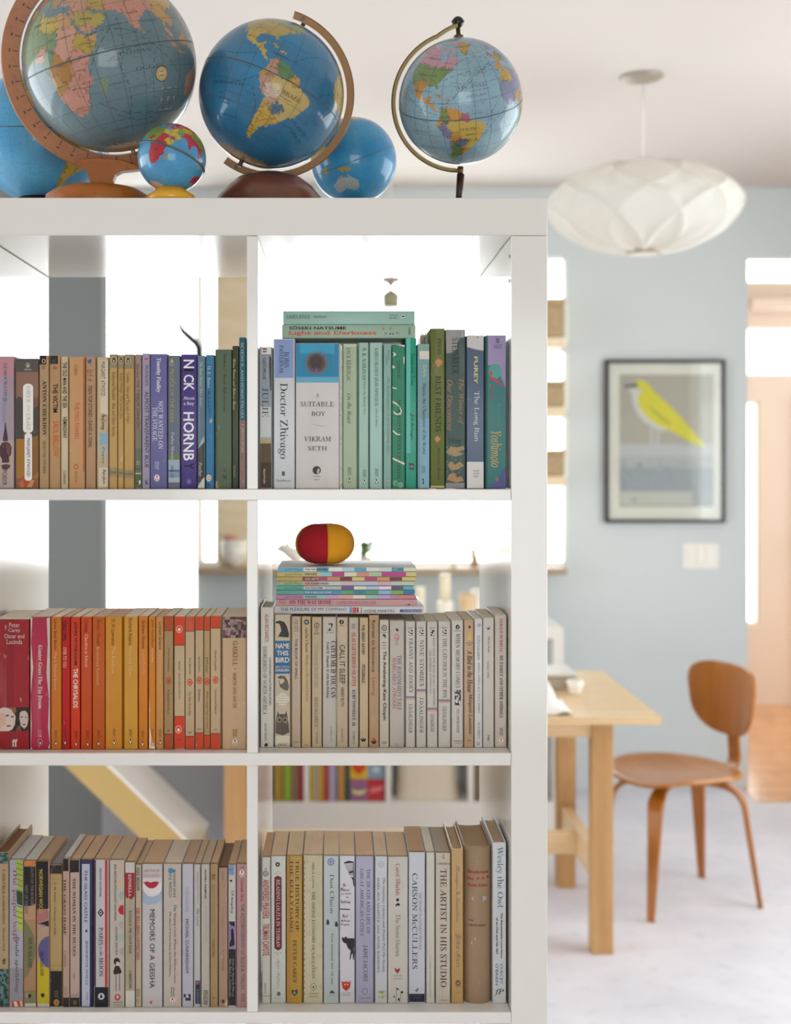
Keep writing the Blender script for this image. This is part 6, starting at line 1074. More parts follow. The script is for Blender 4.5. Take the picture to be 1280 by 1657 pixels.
bk('I', 898, 1022, 312, 'bcb0a2', 'cream paperback with pastel dots and a sketched doll figure, bottom left shelf', [('P','c8a890',[(1006,345),(980,352),(968,380),(980,408),(1006,416)]),('P','c4aa88',[(1008,450),(982,458),(972,490),(984,520),(1008,528)]),('P','9aa29c',[(1010,570),(986,576),(972,604),(984,634),(1010,640)]),('P','b0142c',[(1014,680),(985,686),(968,720),(980,752),(1014,764)]),('P','a89e9e',[(1014,810),(984,818),(968,845),(984,872),(1014,878)]),('P','9cb0a4',[(1014,915),(986,920),(972,945),(984,972),(1014,980)]),('P','a69c98',[(1016,1030),(990,1036),(976,1062),(988,1088),(1016,1094)]),('v','AN ANTHROPOLOGIST ON MARS','s','4a4440',936,345,956,808),('v','OLIVER SACKS','s','3a3632',946,860,964,1088),('E','2a2624',958,1145,26,32),('E','c4b8aa',966,1165,16,20),('P','26221e',[(945,1180),(975,1180),(1000,1230),(985,1245),(935,1250),(928,1230)]),('R','5a524a',948,1250,954,1390),('R','5a524a',978,1250,984,1385),('E','b04a56',964,1438,26,28),('P','e0c8c0',[(954,1425),(974,1425),(966,1450),(962,1450)]),('h','VINTAGE','s','6a625a',926,1474,1004,1484),('h','CANADA','s','6a625a',930,1494,1002,1504)], mat='cover', d=.118, pg='c8ac8c')
bk('J', 10, 94, 330, 'ab9e84', 'khaki paperback with white top and notched crimson tag, bottom left shelf', [('R','c2bcb4',12,332,88,416),('R','9c1c2c',14,418,92,608),('P','9c1c2c',[(14,606),(92,606),(60,640),(40,616),(28,630)]),('R','c4beb6',18,1384,92,1530),('v','KINSELLA','b','d9ccc0',40,428,64,610),('v','DANCE ME OUTSIDE','s','3a3428',44,728,66,1080),('v','OBERON','s','3a3428',44,1218,66,1362)], mat='cover_worn', d=.116, pg='d2ae86')
bk('J', 98, 148, 350, 'bba890', 'slim cream paperback with navy and crimson bold sideways title, bottom left shelf', [('v','SAUL BELLOW','b','26306a',106,376,132,566),('v','THE BELLAROSA CONNECTION','b','a82c3c',104,702,132,1130),('v','PENGUIN','s','5a5044',120,1370,130,1430),('v','BOOKS','s','5a5044',106,1370,116,1430),('O','5a5044',116,1466,10,13,3)], mat='cover', d=.116, pg='d2ae86')
bk('J', 152, 318, 345, 'c0bab8', 'wide white paperback with bright red painted lips, bottom left shelf', [('R','cbc2be',154,460,316,500),('P','9aaabc',[(156,560),(190,605),(240,618),(290,600),(314,560),(314,640),(260,672),(200,682),(156,660)]),('P','d6d0cc',[(156,505),(314,500),(310,560),(280,596),(240,612),(200,605),(170,575),(156,545)]),('P','b01c34',[(162,496),(195,488),(225,498),(255,487),(292,494),(272,528),(245,545),(215,545),(190,530)]),('P','5c2030',[(158,497),(225,500),(294,494),(225,507)]),('h','ARTHUR','s','c0868a',166,388,298,412),('h','GOLDEN','s','c0868a',164,428,296,450),('v','MEMOIRS OF A GEISHA','s','2c2828',214,716,256,1362),('P','d8a8a4',[(250,1120),(285,1108),(288,1118),(252,1132)]),('P','b83a4a',[(214,1478),(222,1462),(228,1478),(240,1452),(236,1470),(230,1492),(224,1494)])], mat='cover', d=.116, pg='d2ae86')
bk('J', 326, 474, 345, 'bdb2a6', 'wide beige-white paperback with a blue inkblot at its top and four-line title', [('E','3c84b0',385,398,20,22),('E','3c84b0',405,405,14,12),('v','BENJAMIN HOFF','r','3a3634',406,385,428,620),('v','OPAL WHITELEY','r','3a3634',372,415,394,622),('v','The Singing Creek Where the Willows Grow','r','2c2826',408,676,434,1322),('v','The Mystical Nature Diary of Opal Whiteley','r','2c2826',370,732,392,1266),('v','PENGUIN','s','3a3634',406,1356,418,1430),('v','BOOKS','s','3a3634',388,1356,400,1430)] + pen(401,1466,28,'e4dace','a8341e','a8341e'), mat='cover_worn', d=.116, pg='dccab4')
bk('J', 480, 572, 345, 'b5b2bc', 'cool lilac-white paperback with faint pink and solid grey title, bottom left shelf', [('v','THE HOURS','s','a894a4',506,530,532,740),('v','MICHAEL CUNNINGHAM','s','34323c',508,796,534,1238),('N',['2a2834','b5b2bc'],492,1412,550,1466,3,2)], mat='cover_new', d=.116, pg='c4a280')
bk('J', 575, 630, 348, 'bbb6ae', 'slim white paperback with dark photo block near its foot, bottom left shelf', [('v','Marguerite Duras','i','b07880',596,402,616,668),('v','The Lover','i','3a3634',598,708,620,852),('R','1c2838',588,1300,626,1492),('P','8a5a7a',[(592,1305),(620,1302),(618,1330),(594,1335)]),('v','FLAMINGO','s','8a96a4',600,1370,616,1485)], mat='cover', d=.116, pg='d2ae86')
bk('J', 636, 706, 348, 'b8b0a2', 'off-white paperback with a boxed word at its foot, bottom left shelf', [('v','HUNTER S. THOMPSON','B','201c1a',664,390,680,628),('v','THE GREAT SHARK HUNT','s','a8a298',668,660,684,1000),('B','26221e',656,1380,692,1496,3),('v','PENGUIN','s','26221e',662,1386,686,1490)], mat='cover', d=.116, pg='c8b094')
bk('J', 710, 774, 345, 'a58862', 'tan paperback with faded green letters, just right of the boxed-word one', [('v','BIG','m','6a4c30',724,430,752,470),('v','Someone Like You','s','8a8c68',728,520,756,950),('v','ROALD DAHL','s','5a4024',728,965,746,1105),('P','7a6444',[(732,1440),(744,1434),(748,1452),(734,1454)])], mat='cover_worn', d=.116, pg='d2ae86')
bk('J', 778, 854, 375, 'a98870', 'pinkish brown worn paperback, lowest top on the bottom left shelf', [('v','COMPASS','s','7a5040',808,406,820,476),('v','OWL POEMS OF LOVE','s','8f8468',804,660,822,1010),('v','P. LITTAUER','s','7a5c44',806,1050,824,1222),('R','3c3026',806,1458,826,1486),('P','c8b090',[(830,1500),(856,1440),(856,1525),(836,1525)])], mat='cover_worn', d=.116, pg='8a6a4c')
bk('J', 858, 922, 352, 'c2bdb6', 'narrow paperback, white top, purple picture and black lower half', [('P','7c94b8',[(858,355),(908,355),(908,430),(884,440),(860,430)]),('h','YEARLING','s','3c5070',862,385,904,395),('P',K,[(868,484),(878,472),(892,480),(884,494)]),('v','E.L. Konigsburg','c','4a2c3c',874,562,904,748),('R','8a6c9c',856,816,914,1040),('P','241c2c',[(862,816),(912,816),(912,860),(880,850)]),('P','1c1620',[(880,880),(896,870),(906,930),(912,1010),(870,1025),(866,1000),(882,960)]),('R','181412',858,1042,922,1505),('v','From the Mixed-up Files of','i','b0a8a4',888,1118,908,1432),('v','Mrs. Basil E. Frankweiler','i','b0a8a4',866,1118,884,1436)], mat='cover_worn', d=.116, pg='d2ae86')
bk('J', 926, 1022, 345, 'b08684', 'dusty rose paperback, rightmost on bottom left shelf, against the white divider', [('h','1985','s','5a3c3a',952,368,990,380),('v','Gertrude Stein','b','a8343c',960,466,986,652),('v','THE AUTOBIOGRAPHY OF ALICE B. TOKLAS','s','6f6c66',962,670,990,1370),('v','PENGUIN','s','5a4442',980,1406,990,1472),('v','BOOKS','s','5a4442',964,1406,974,1472)] + pen(970,422,26,'e8d8d0','9c2028','9c2028'), mat='cover', d=.116, pg='d2ae86')
# ---- bottom right shelf
bk('K', 66, 132, 368, 'cbc6bc', 'slim white paperback with crowded dusty red capitals, leftmost on bottom right shelf', [('O',K,95,496,21,22,5),('O',K,95,496,9,10,4),('P','3a3632',[(84,462),(94,452),(106,462)]),('v','ANSWERED PRAYERS','B','b0504c',72,540,122,842),('v','TRUMAN CAPOTE','B','b0504c',72,882,122,1130),('R','a84444',68,1438,130,1442),('v','ABACUS','s','7a746c',86,1340,98,1420)], d=.122, pg='dcb088')
bk('K', 136, 252, 360, 'c9cac2', 'white paperback with a pointed dark red title cartouche, bottom right shelf', [('E','33322e',188,424,18,18),('E','c9cac2',188,424,6,6),('P','6a1420',[(162,525),(188,510),(218,525),(220,1072),(192,1090),(162,1072)]),('v','READING LOLITA IN TEHRAN','r','dccfc8',178,540,206,1062),('v','Azar Nafisi','c','9aa09a',174,1150,210,1362),('P','5a5a54',[(180,1425),(192,1405),(210,1415),(208,1438),(184,1438)]),('h','RANDOM HOUSE','s','a0a29a',172,1452,222,1460)] + [('E','44443e',188+x,y,3,4) for x, y in ((-20,494),(0,478),(20,494),(0,495),(-18,1104),(0,1108),(20,1104),(2,1122))], d=.122, pg='ecd0ac')
bk('K', 256, 378, 360, 'b8903e', 'golden mustard paperback with large dark two-line title, bottom right shelf', [('R','a87c34',258,360,290,1492),('v','TRUE HISTORY OF','r','3a2c18',326,390,354,942),('v','THE KELLY GANG','r','3a2c18',282,390,308,948),('v','PETER CAREY','r','3a2c18',304,1008,334,1342),('P','33302c',[(296,1390),(316,1400),(340,1388),(342,1420),(318,1442),(296,1420)]),('E','8a8478',318,1416,11,12)], d=.122, pg='ecd0ac', mat='cover')
bk('K', 388, 537, 355, 'c6bd9e', 'wide cream patterned paperback with a running brown title, bottom right shelf', [('v','PRISCILA UPPAL','r','5a3c30',454,408,470,612),('v','THE DIVINE ECONOMY OF SALVATION','r','5a3434',452,632,476,1304),('O','6a5c48',464,1370,22,28,4),('E','6a5c48',464,1372,8,10),('h','ANCHOR','s','6a5c48',430,1418,500,1426),('h','CANADA','s','6a5c48',430,1440,500,1448)] + [('O','b0a482',412+((i*47) % 110),400+i*46,15,12,3) for i in range(23)] + [('P','b06a58',[(392,400+i*44),(402,410+i*44),(392,420+i*44)]) for i in range(24)], d=.122, pg='ecd0ac', mat='cover_worn')
bk('K', 542, 660, 358, 'b6bdbb', 'pale grey-green paperback with two dark pebbles in its middle, bottom right shelf', [('E','7c84ac',599,404,28,30),('O','c2c6d0',599,404,16,17,4),('v','Dan Chaon','r','5c6470',592,500,626,804),('P','2c3644',[(566,858),(578,846),(588,870),(584,892),(564,890)]),('P','2c3644',[(632,870),(644,862),(656,890),(650,908),(630,902)]),('v','You remind me of me','r','4c5058',596,950,620,1352),('P','3a3e44',[(590,1412),(608,1396),(628,1412),(626,1420),(592,1420)]),('h','BALLANTINE','s','7c828a',586,1430,632,1436)], d=.122, pg='ecd0ac', mat='cover_new')
bk('K', 666, 785, 358, 'cfccd0', 'white paperback with a tipped chair sketch, black cow and red mask badge', [('P','20202a',[(698,410),(735,395),(772,402),(775,412),(700,416)])] + [('P','20202a',[(704+i*11,416),(707+i*11,416),(746+i*6,508),(743+i*6,508)]) for i in range(6)] + [('P','20202a',[(738,480),(776,470),(778,482),(742,494)]),('P','20202a',[(770,404),(776,404),(780,560),(774,560)]),('P','20202a',[(752,515),(778,530),(782,592),(774,590),(768,545)]),('h','The','c','26242e',690,566,716,594),('h','Cure','c','26242e',672,602,742,630),('h','for Death','c','26242e',676,640,752,664),('h','by','c','26242e',714,670,736,686),('h','Lightning','c','26242e',672,698,750,732),('P','20202a',[(664,764),(746,768),(746,776),(664,772)]),('h','Gail','c','26242e',688,808,732,834),('h','Anderson-','c','26242e',674,846,750,866),('h','Dargatz','c','26242e',676,876,744,902),
    ('P','241c24',[(684,1008),(688,984),(702,992),(718,978),(724,994),(785,996),(785,1108),(778,1160),(770,1160),(768,1112),(758,1120),(752,1158),(744,1156),(752,1090),(730,1070),(716,1034),(700,1030)]),('P','b8401e',[(680,1324),(700,1334),(716,1326),(732,1334),(752,1324),(748,1375),(718,1404),(688,1378)]),('E','d8c8c0',708,1352,5,5),('E','d8c8c0',727,1352,5,5),('P','7c2010',[(706,1375),(728,1375),(718,1392)]),('h','VINTAGE','s','6a6870',682,1414,752,1421),('h','CANADA','s','6a6870',684,1430,752,1438)], d=.122, pg='ecd0ac', mat='cover_new')
bk('K', 790, 929, 360, 'a7a3b8', 'wide lilac paperback with grey two-line capital title, bottom right shelf', [('v','THE DEATH AND LIFE OF','r','6c6880',876,458,902,960),('v','GREAT AMERICAN CITIES','r','6c6880',826,458,852,976),('v','JANE JACOBS','r','6c6880',850,1046,884,1326),('O','7c7890',862,1404,22,26,6),('h','VINTAGE','s','8a86a0',824,1454,902,1462)], d=.122, pg='e6c09c', mat='cover_new')
bk('K', 940, 1036, 362, 'c4c4c6', 'pale grey paperback with slanting script title and olive stamp at its foot', [('O','9aa4ac',988,424,22,24,5),('E','b4bcc0',988,424,11,12),('v','The Guernsey Literary and Potato Peel Pie Society','i','3c4654',994,525,1020,1258),('v','MARY ANN SHAFFER AND ANNIE BARROWS','r','6c6a70',956,525,976,1258),('R','a8a878',964,1402,1018,1460),('N',['a8a878','8c8e5c','bcbc94'],964,1402,1018,1460,4,4)], d=.122, pg='ead0b0', mat='cover_new')
bk('L', 84, 240, 365, 'c6c1b8', 'wide cream paperback with red then olive title and black floral sprig at foot', [('v','Carol Shields','r','a83c34',146,418,180,662),('P',K,[(150,690),(166,684),(172,700),(160,712),(148,704)]),('P',K,[(144,735),(160,722),(178,728),(174,745),(158,740),(146,752)]),('v','The Stone Diaries','r','8c8654',144,808,182,1132),('P','8c2c24',[(138,1222),(158,1236),(178,1222),(176,1244),(158,1270),(140,1244)]),('h','VINTAGE','s','8a847c',124,1280,196,1288),('h','CANADA','s','8a847c',124,1302,196,1310),('P',K,[(145,1372),(165,1385),(172,1398),(152,1390)]),('P',K,[(178,1408),(200,1402),(205,1415),(190,1422)]),('P',K,[(126,1444),(136,1436),(138,1450),(128,1454)]),('E',K,168,1468,7,12),('P','4a4a44',[(150,1390),(153,1390),(148,1490),(145,1490)]),('P','4a4a44',[(184,1420),(187,1420),(176,1490),(173,1490)])], d=.122, pg='e4c8a4', mat='cover')
bk('L', 245, 372, 330, 'c3c4cc', 'cool white paperback with spaced capitals and a midnight blue foot, bottom right shelf', [('v','CARSON McCULLERS','r','4a4e5c',272,492,312,1232),('v','THE HEART IS A LONELY HUNTER','r','7c808c',326,640,342,1082),('R','16182c',240,1424,368,1488),('h','MARINER','r','7c7e94',268,1430,346,1438),('h','BOOKS','r','7c7e94',278,1448,336,1458),('P','5c5e6c',[(288,1392),(302,1396),(312,1380),(324,1384),(312,1400),(318,1412),(302,1406)])], d=.128, pg='cda680', mat='cover_new')
bk('L', 380, 447, 332, 'cbc6ba', 'slim blank cream paperback with tiny olive line of text low down', [('v','Jane Urquhart · Sanctuary Line and Stories','i','8c8668',404,1125,420,1452)], d=.128, pg='f0e6d2', mat='cover')
bk('L', 454, 567, 335, 'cabfae', 'cream cracked spine with large spaced black capitals, bottom right shelf', [('h','AL','r','3a332c',504,345,524,380),('h','LIBERMAN','r','3a332c',466,410,564,426),('v','THE ARTIST IN HIS STUDIO','r','26221e',490,460,538,1372),('h','VIKING','r','6a6054',482,1468,548,1478),('R','a89a86',504,530,507,1480)], d=.128, pg='b8aa94', mat='cover_worn')
bk('L', 573, 668, 305, 'bf9a62', 'honey tan hardback with faint grey handwriting and flower mark at foot', [('v','Strangers & Travellers','c','8a7c64',600,430,640,868),('v','John Muir','c','8a7c64',602,950,650,1220),('O','33281c',627,1342,15,18,6)] + [('E','33281c',627+20*math.cos(t),1342+23*math.sin(t),3.5,3.5) for t in [i*.63 for i in range(10)]] + [('E','4a3a28',598+(i*29) % 62,1290+(i*41) % 125,3,3) for i in range(9)], d=.13, pg='c8a882', hard=True, mat='cover')
bk('L', 674, 888, 288, 'a08468', 'thick mottled brown hardback with rounded spine and small red title, bottom right shelf', [('h','Henderson','b','b03024',700,468,860,494),('h','the','b','b03024',700,520,748,545),('R','b03024',772,526,788,542),('R','b03024',812,524,828,540),('R','b03024',850,518,868,536),('h','Rain King','b','b03024',700,572,856,602),('E','a8a4a4',790,690,60,24),('h','THE','s','3a2c22',708,852,744,864),('h','VIKING PRESS','s','3a2c22',708,888,840,904)], d=.13, pg='b5946c', hard=True, rnd_=True, mat='cover_worn')
bk('L', 893, 1002, 256, 'cfd0d0', 'tall pale hardback with blue title, rightmost on bottom right shelf beside the white panel', [('v','Wesley the Owl','r','3a6c8c',918,288,978,758),('v','The Remarkable Love Story','B','3a3c40',952,796,972,1150),('v','of an Owl and His Girl','B','3a3c40',920,834,938,1115),('v','STACEY','s','3c5c80',952,1190,972,1350),('v',"O'BRIEN",'s','3c5c80',916,1190,938,1355),('h','fP','i',K,908,1385,980,1440)], d=.132, pg='cdb290', hard=True, mat='cover_new')
# ---- lying books: (frame, x0, x1, y0, y1) in frame units of the given zoom
LY = []
def ly(fr, x0, x1, y0, y1, col, label, items=(), d=.11, s=.004, pg='e6d9c4', mat='cover', hard=False, group='books lying across the top right row'):
    LY.append((fr, x0, x1, y0, y1, col, label, list(items), d, s, pg, mat, hard, group))
FR['M'] = (440, 900, 5.12)
ly('C', 246, 1402, 182, 298, '9db8a2', 'lying grey-green paperback with black and orange-red title, under the mint one', [('h','SŌSEKI NATSUME','B','1e211e',310,192,802,224),('h','Light and Darkness','B','d8583c',308,236,1064,280),('h','?','s','d8583c',1115,208,1134,232),('h','?','s','d8583c',1176,208,1196,232),('N',[K,'9db8a2'],1140,250,1158,268,3,3),('N',[K,'9db8a2'],1170,250,1188,268,3,3),('N',[K,'9db8a2'],1200,250,1218,268,3,3),('N',[K,'9db8a2'],1230,250,1248,268,3,3),('N',[K,'9db8a2'],1258,250,1274,268,3,3),('v','Tuttle','B','1e211e',1344,202,1360,270)], d=.12, mat='cover')
ly('C', 256, 1396, 62, 178, '9cc3b4', 'topmost lying mint paperback with small grey title at its left end', [('h','JAMES JOYCE','r','4a6258',288,95,492,128),('h','Dubliners','i','5c766c',518,98,636,122),('h','PENGUIN','s','3a4c44',1180,94,1252,104),('h','BOOKS 1','s','3a4c44',1180,116,1252,128),('E','e6ece0',1295,109,26,20),('O','3a4c44',1295,109,26,20,3),('P','3a4c44',[(1275,109),(1288,100),(1310,102),(1314,112),(1290,118)])], d=.11, mat='cover')
g2 = 'books stacked flat on the middle right row'
ly('M', 22, 1258, 418, 484, 'd9d6d6', 'lowest lying book of the stack, white with spaced capitals and red figures', [('h','THE PLEASURE OF MY COMPANY','s','4a4850',70,432,624,458),('R','6c90c0',642,428,664,476),('R','c4403c',668,430,700,476),('R','d89088',702,430,722,476),('R','3a3438',704,432,716,470),('R','b0443c',738,432,746,476),('h','STEVE MARTIN','s','4a4850',766,448,1012,470),('R','3c4a8c',1060,446,1242,470),('h','HYPERION','s','c4c8dc',1090,450,1236,466)], d=.13, s=.008, mat='cover_new', group=g2)
ly('M', 34, 1206, 360, 416, 'cfa0a0', 'second lying book from below, dusty pink with dark red capitals', [('h','LITTLE','s','7a3a44',62,364,114,376),('h','HOUSE','s','7a3a44',62,382,114,394),('h','ON THE WAY HOME','b','8a2438',146,368,494,402),('h','LAURA INGALLS WILDER','r','9a4a58',536,376,864,402),('N',['2c2428','cfa0a0'],1114,384,1144,410,4,2)], d=.11, s=.006, mat='cover_worn', group=g2)
gt = [(320, 356, 'c490b0', 'third from below in the stack, thin pink-mauve booklet', 'good things', 'FOR KIDS', [('8fbcb8',265,450),('c49ac4',452,548),('d9a49a',550,670),('dcd4bc',672,776),('8fbcb4',778,880),('b3a0c4',884,980),('cf7a74',1050,1180)], '8a3c6a', 34, 1184),
      (284, 320, '6fae9c', 'fourth from below in the stack, thin sea-green booklet with deep blue parts', '', 'FOR A HEALTHY HOME', [('3c8ab4',265,570),('5c9c6c',570,676),('2c7c8c',678,780),('58945c',780,880),('8ab0cc',884,986),('7aa84c',986,1088),('2478a4',1088,1182)], None, 36, 1184),
      (248, 282, '6fb8ac', 'fifth from below in the stack, thin aqua booklet with grey and violet parts', 'good things', 'FOR THE HOME', [('c9c4be',265,440),('b4b0b4',440,574),('6c4c84',576,678),('d8d4c0',680,780),('b0bcd4',782,884),('dccce0',886,988),('6c4470',990,1090),('5cb0b4',1092,1170)], '2c6c68', 36, 1172),
      (208, 246, 'a9bd94', 'sixth from below in the stack, thin pale sage booklet with pinkish middle', 'good things', 'FOR SCRAPBOOKING', [('d89a98',265,500),('c8c4c0',380,574),('d4aeb8',576,670),('bcb8c8',672,880),('d4a4ac',882,990),('c0beb4',990,1180)], '5c7c4c', 36, 1184),
      (176, 210, 'c9b46c', 'seventh from below in the stack, thin ochre booklet with magenta parts', '', 'FOR GIFTS', [('8c2050',252,376),('b4346c',376,460),('cf8468',460,562),('701c40',564,664),('d0c074',666,766),('b83478',768,872),('cf9068',874,974),('7c1c48',976,1078),('d0c074',1080,1190)], None, 36, 1194),
      (136, 176, 'd0c690', 'second from top in the stack, thin cream-yellow booklet with magenta part', 'good things', 'FOR KIDS', [('8cc0c0',400,496),('b03484',498,600),('dcd4bc',600,702),('cf8c80',704,804),('a9c49a',806,906),('b83488',908,1110),('d0c480',1112,1190)], '7a6a3c', 46, 1198),
      (102, 138, 'dfe2e0', 'topmost booklet of the stack under the felt ball, sky blue left end', 'good things', 'FOR THE KITCHEN', [('5cacc8',50,262),('e2e0dc',265,370),('3c98b8',370,470),('dfe0d8',472,580),('b0ccd4',582,682),('4ca0b0',684,782),('d8dcd4',784,886),('c4d4d0',888,990),('2c8c9c',992,1092),('dcd8bc',1094,1190)], '3c6c84', 48, 1196)]
for (ya, yb_, col, lab, t1, t2, segs, tc, xa, xb) in gt:
    it = [('R', c, a, ya+3, b, yb_-3) for c, a, b in segs]
    if t1: it.append(('h', t1, 'r', tc, 108, ya+8, 250, yb_-6))
    it.append(('h', t2, 'B', '3a3444' if t1 else 'e0dcc8', 276, ya+11, 276 + 11.5*len(t2)*1.05, yb_-10))
    if 'KITCHEN' in t2: it.append(('h', '2007', 's', 'cfe4e8', 1000, ya+12, 1040, yb_-12))
    if 'HEALTHY' in t2: it.append(('P', '2c6ca8', [(1080, yb_-4), (1130, ya+16), (1176, yb_-10), (1150, yb_-1)]))
    ly('M', xa, xb, ya, yb_, col, lab, it, d=.125, s=.006, mat='cover', pg='e0d8cc', group=g2)

# ------------------------------------------------------------------ builder
build_texts([(it[1], it[2]) for b in BK for it in b[6] if it[0] in 'vh' and it[1]] + [(it[1], it[2]) for b in LY for it in b[7] if it[0] in 'vh' and it[1]])
def cover_mesh(w, h, d, t, r, base, bands, hard, rounded, gl=0, gr=0):
    """bound cover: spine and two boards as one folded sheet; bands = [(z0, z1, colour)]"""
    m = MB(); x = w/2
    if rounded:
        arc = [(-x + w*i/10, .011 - .011*math.sin(math.pi*(i/10))**.6) for i in range(11)]
        po = [(-x, d)] + [(-x, .013)] + arc[1:-1] + [(x, .013)] + [(x, d)]
    else: po = [(-x, d), (-x, r), (-x + r*.3, r*.3), (-x + r, 0), (x - r, 0), (x - r*.3, r*.3), (x, r), (x, d)]
    if not rounded and gl + gr > 0: po = [(-x, d), (-x, .009), (-x + gl, .008), (-x + gl, r), (-x + gl + r*.5, 0), (x - gr - r*.5, 0), (x - gr, r), (x - gr, .008), (x, .009), (x, d)]
    pi_ = [(max(-x + t + (gl if c < .0085 else 0), min(x - t - (gr if c < .0085 else 0), a)), d if c == d else max(c + t, t)) for a, c in po]
    n = len(po); zs = [0, .0009, h - .0009, h]; ins = [.0005, 0, 0, .0005]; vs = []
    for z, k in zip(zs, ins):
        vs += [(a*(1 - k/x), c + (k if c != d else 0), z) for a, c in po]
        vs += [(a, c, z) for a, c in pi_]
    fs = []; cs = []
    for j in range(3):
        for i in range(n-1):
            a, b = j*2*n + i, (j+1)*2*n + i
            fs.append((a, a+1, b+1, b)); fs.append((a+n+1, a+n, b+n, b+n+1))
        for i in (0, n-1):
            a, b = j*2*n + i, (j+1)*2*n + i; q = (a, b, b+n, a+n); fs.append(q if i == 0 else q[::-1])
    for i in range(n-1): fs.append((i, i+n, i+n+1, i+1)); a = 3*2*n + i; fs.append((a, a+1, a+n+1, a+n))
    m.add(vs, fs, base); return m
def spine_items(items, tf, pl):
    """printed areas and lettering of a spine; tf maps frame units to the spine plane"""
    dec, txt = [], []; lv = 1; rr = random.Random(len(items)*7 + 1)
    for it in items:
        k = it[0]
        if k in 'vh' and it[1]:
            key = (it[1], it[2])
            if key not in TXT: continue
            v2, f2 = TXT[key]; x0, y0, x1, y1 = it[4:8]
            if pl == 'lie' or k == 'h': pts = [(x0 + a*(x1-x0), y1 - c*(y1-y0)) for a, c in v2]
            else: pts = [(x0 + c*(x1-x0), y0 + a*(y1-y0)) for a, c in v2]
            if pl == 'lie' and k == 'v': pts = [(x0 + c*(x1-x0), y0 + a*(y1-y0)) for a, c in v2]
            ic = lin(it[3]); lum = sum(ic)/3; ic = tuple(q*(.55 if lum < .3 and max(ic) - min(ic) < .12 else .92) for q in ic)
            txt.append(([tf(a, c, 42) for a, c in pts], f2, ic)); continue
        if k in 'vh': continue
        lv += 1
        def poly(p, col, l=None): dec.append(([tf(a, c, l or lv) for a, c in p], [tuple(range(len(p)))], lin(col)))
        if k == 'R': _, col, x0, y0, x1, y1 = it; poly([(x0, y0), (x0, y1), (x1, y1), (x1, y0)], col)
        elif k == 'E': _, col, cx, cy, rx, ry = it; poly([(cx + rx*math.cos(t), cy - ry*math.sin(t)) for t in [2*math.pi*i/18 for i in range(18)]], col)
        elif k == 'O':
            _, col, cx, cy, rx, ry, t_ = it; n = 20; o_ = [(cx + rx*math.cos(t), cy - ry*math.sin(t)) for t in [2*math.pi*i/n for i in range(n)]]; i_ = [(cx + (rx-t_)*math.cos(t), cy - (ry-t_)*math.sin(t)) for t in [2*math.pi*i/n for i in range(n)]]
            dec.append(([tf(a, c, lv) for a, c in o_ + i_], [(i, (i+1) % n, n+(i+1) % n, n+i) for i in range(n)], lin(col)))
        elif k == 'P': poly(it[2], it[1])
        elif k == 'C':
            _, col, x0, y0, x1, y1 = it; r = (x1-x0)/2; cx = (x0+x1)/2
            poly([(cx + r*math.cos(t), y0 + r*.75 - r*.75*math.sin(t)) for t in [math.pi*i/10 for i in range(11)]] + [(cx - r*math.cos(t), y1 - r*.75 + r*.75*math.sin(t)) for t in [math.pi*i/10 for i in range(11)]], col)
        elif k == 'B':
            _, col, x0, y0, x1, y1, t_ = it
            for q in ((x0, y0, x1, y0+t_), (x0, y1-t_, x1, y1), (x0, y0, x0+t_, y1), (x1-t_, y0, x1, y1)): poly([(q[0], q[1]), (q[0], q[3]), (q[2], q[3]), (q[2], q[1])], col)
        elif k == 'N':
            _, cols, x0, y0, x1, y1, nx, ny = it
            gx = [[x0 + (x1-x0)*(i + (rr.uniform(-.3, .3) if 0 < i < nx else 0))/nx for i in range(nx+1)] for j in range(ny+1)]; gy = [[y0 + (y1-y0)*(j + (rr.uniform(-.3, .3) if 0 < j < ny else 0))/ny for i in range(nx+1)] for j in range(ny+1)]
            for j in range(ny):
                for i in range(nx): poly([(gx[j][i], gy[j][i]), (gx[j+1][i], gy[j+1][i]), (gx[j+1][i+1], gy[j+1][i+1]), (gx[j][i+1], gy[j][i+1])], rr.choice(cols))
    return dec, txt
def fill_book(root, w, h, d, col, items, tf, pg, mat, hard, rounded, pl, gl=0, gr=0):
    t = .0022 if hard else .0006; pc = lin(pg, 1.08)
    cover_mesh(w, h, d, t, .0016 if hard else min(.0011, w*.16), lin(col, .93), [], hard, rounded, gl, gr).obj('cover', M[mat], root, auto=35)
    hh = h - (.004 if hard else .0004); zb = .002 if hard else .0001; dd = d - (.005 if hard else .0006); x = w/2 - t - .0002
    yy = .013 if rounded else (.0095 if gl + gr > 0 else t + .0002); n = 6; m = MB(); pts = []
    for i in range(n+1):       # page block with a slightly rounded (hardback) or flat fore edge
        a = -x + 2*x*i/n; pts.append((a, dd - (.004*math.sin(math.pi*i/n) if hard else 0)))
    vs = [(-x, yy, zb), (x, yy, zb)] + [(a, c, zb) for a, c in pts[::-1]]; k = len(vs); vs += [(a, c, hh) for a, c, _ in vs]
    m.add(vs, [tuple(range(k))[::-1], tuple(range(k, 2*k))] + [(i, (i+1) % k, k+(i+1) % k, k+i) for i in range(k)], pc)
    m.obj('page_block', M['pages'], root)
    if hard and not rounded or rounded:
        MB().tube([(-x*.95, yy + .0005, hh + .0004), (-x*.4, yy + .0001, hh + .0006), (x*.4, yy + .0001, hh + .0006), (x*.95, yy + .0005, hh + .0004)], .0009, 6).obj('headband', M['canvas'], root)
    dec, txt = spine_items(items, tf, pl)
    emit(dec, 'spine_print', 'cover_worn' if mat == 'cover_worn' else 'cover', root)
    emit(txt, 'lettering', 'ink', root)
rb_ = random.Random(77)
rows = {}
XP = []; GV = [[.35, .35] for _ in BK]      # spine edges and grooves beside the spine, in px
